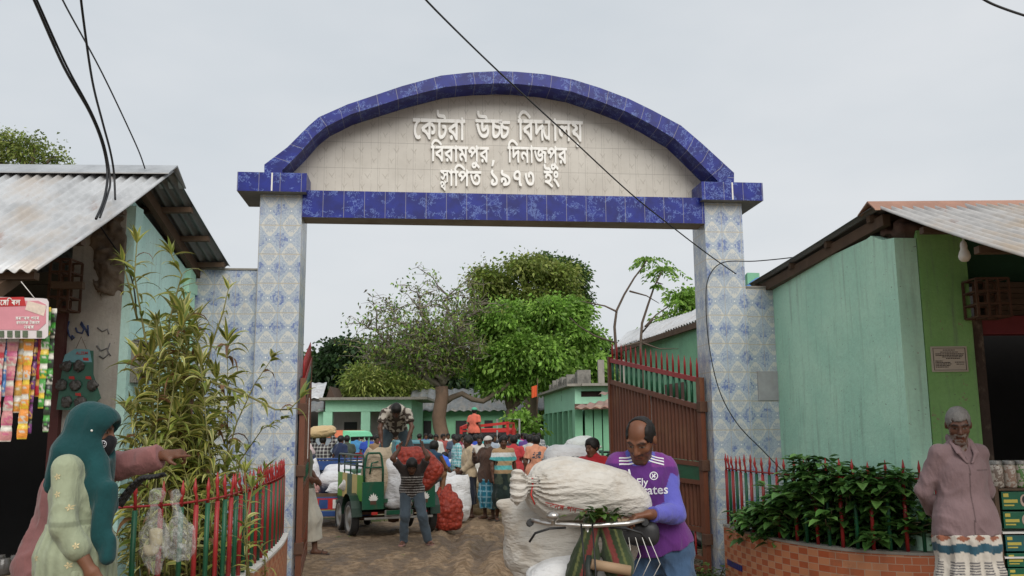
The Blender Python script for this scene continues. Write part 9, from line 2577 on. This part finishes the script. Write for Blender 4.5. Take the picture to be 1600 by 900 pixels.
for py, h, lay in ((794, 29, 'upper shelf row'), (823, 27, 'second row'), (858, 26, 'third row'), (882, 22, 'fourth row'), (905, 22, 'bottom row')):
 for k in range(2):
  w = .205; xx = x0 + .005 + k * (w + .008); z0 = zz(py); hh = zz(py - h) - z0 - .006
  nm = ('left', 'right')[k]
  e = empty('soap_box', (xx, yr - .12, z0), R(random.uniform(-2, 2)), f'{nm} green printed carton in the {lay} of cartons beside the old man', 'carton', 'green cartons on the rack')
  bx = MB().box(0, w, 0, .16, 0, hh).build('carton', M_BXT if (n % 3 == 1) else M_BXG, e, bevel=.003)
  b = MB(); b.box(.012, w * .55, -.0025, -.0005, hh * .38, hh * .56).box(.012, w * .42, -.0025, -.0005, hh * .2, hh * .28).box(.012, .05, -.0025, -.0005, hh * .7, hh * .9); b.build('print', plain('pale_print', (.50, .55, .45), .5, .3, 40) if n % 2 else plain('gold_print', (.50, .42, .08), .5, .2), bx)
  b = MB(); cx, cz = w * .78, hh * .5; b.prism([(cx + .028 * math.cos(a * .52), cz + hh * .34 * math.sin(a * .52)) for a in range(12)], lambda a, z, d: (a, d, z), -.0025, -.0005)
  pr = b.build('round_picture', plain('picture_pale', (.42, .32, .26), .5, .4, 30), bx)
  b = MB(); b.prism([(cx + .014 * math.cos(a * .52), cz + .006 + hh * .2 * math.sin(a * .52)) for a in range(12)], lambda a, z, d: (a, d, z), -.0035, -.0026); b.build('dark_patch', M_BLK, pr)
  n += 1
def cable(pts, r, lab):
 q = [P(*p) for p in pts]; sm = []
 for i in range(len(q) - 1):
  p0, p1, p2, p3 = q[max(i - 1, 0)], q[i], q[i + 1], q[min(i + 2, len(q) - 1)]
  for k in range(6):
   t = k / 6; sm.append(.5 * ((2 * p1) + (p2 - p0) * t + (2 * p0 - 5 * p1 + 4 * p2 - p3) * t * t + (3 * p1 - p0 - 3 * p2 + p3) * t ** 3))
 sm.append(q[-1]); tag(MB().tube(sm, r, 6).build('cable', M_BLK), lab, 'cable', 'overhead cables')
cable([(40, -30, 5.2), (57, 8, 5.4), (100, 105, 6.0), (140, 175, 6.5), (160, 225, 6.8), (168, 270, 6.9), (163, 310, 6.7), (150, 342, 6.45)], .010, 'thick black cable curving down over the left tin roof')
cable([(42, -34, 5.22), (60, 6, 5.42), (104, 103, 6.02), (143, 176, 6.52), (163, 228, 6.82), (172, 280, 6.9), (168, 305, 6.75), (156, 340, 6.47)], .008, 'second black cable twisted beside the thick one')
cable([(124, -30, 5.6), (129, 20, 5.8), (144, 125, 6.4), (160, 190, 6.9), (172, 235, 7.2), (178, 270, 7.35), (180, 312, 7.3)], .009, 'black cable dropping steeply to the front edge of the left roof')
cable([(85, -30, 5.4), (103, 10, 5.6), (160, 115, 6.6), (212, 225, 7.6), (226, 262, 7.95), (234, 288, 8.0)], .006, 'thin cable running down to the left ridge end')
cable([(640, -30, 5.2), (680, 15, 5.6), (775, 108, 6.8), (880, 205, 8.0), (985, 302, 8.9), (1060, 362, 9.5), (1110, 400, 9.85), (1150, 428, 9.96)], .007, 'thin cable slanting across the sign to the right pillar')
cable([(1300, 392, 9.2), (1240, 402, 9.6), (1180, 408, 9.93), (1130, 410, 9.97), (1108, 432, 9.96), (1103, 470, 9.94), (1108, 540, 9.92), (1124, 610, 9.92), (1152, 662, 9.94), (1190, 702, 9.9), (1222, 735, 9.3)], .006, 'black cable looping down the face of the right pillar')
cable([(1520, -12, 6.0), (1550, 6, 6.0), (1600, 24, 6.0), (1640, 34, 6.0)], .010, 'black cable crossing the top right corner')
cable([(150, 342, 7.9), (165, 366, 7.93), (185, 395, 7.93), (202, 425, 7.9), (210, 455, 7.85), (213, 490, 7.9)], .007, 'cable running down the grey wall to the meter box')
rng = np.random.default_rng(77); n = 16000
yy = 17 + 32 * rng.random(n) ** 1.3; xx = (rng.random(n) - .5) * (8 + yy * .75) + .5
m = (vnoise(xx * .7, yy * .7, 0 * xx) + .25 * (yy - 17) / 8 - .35 * np.exp(-((xx - .6) / 2.5) ** 2)) > .05
xx, yy = xx[m], yy[m]
e2 = [(1.9 + rng.normal() * .2, 10.5 + rng.random() * 4) for _ in range(500)]
xx, yy = np.concatenate([xx, [q[0] for q in e2]]), np.concatenate([yy, [q[1] for q in e2]])
P0 = np.stack([xx, yy, ground_z(xx, yy) - .01], 1); D = unit(len(P0), rng) * .45; D[:, 2] = 1; D /= np.linalg.norm(D, axis=1, keepdims=True)
V, Q = leaf_quads(P0, D, rng.uniform(.05, .13, len(P0)), .11, rng, .2)
c = np.array([(.07, .11, .02), (.11, .15, .035), (.17, .18, .06)])[rng.integers(0, 3, len(P0))]
o = link('grass', arrays_mesh('grass', V, Q, M_LEAF, False, np.repeat(c, 4, 0))); tag(o, 'short trodden grass growing through the mud of the school yard', 'grass', kind='stuff')
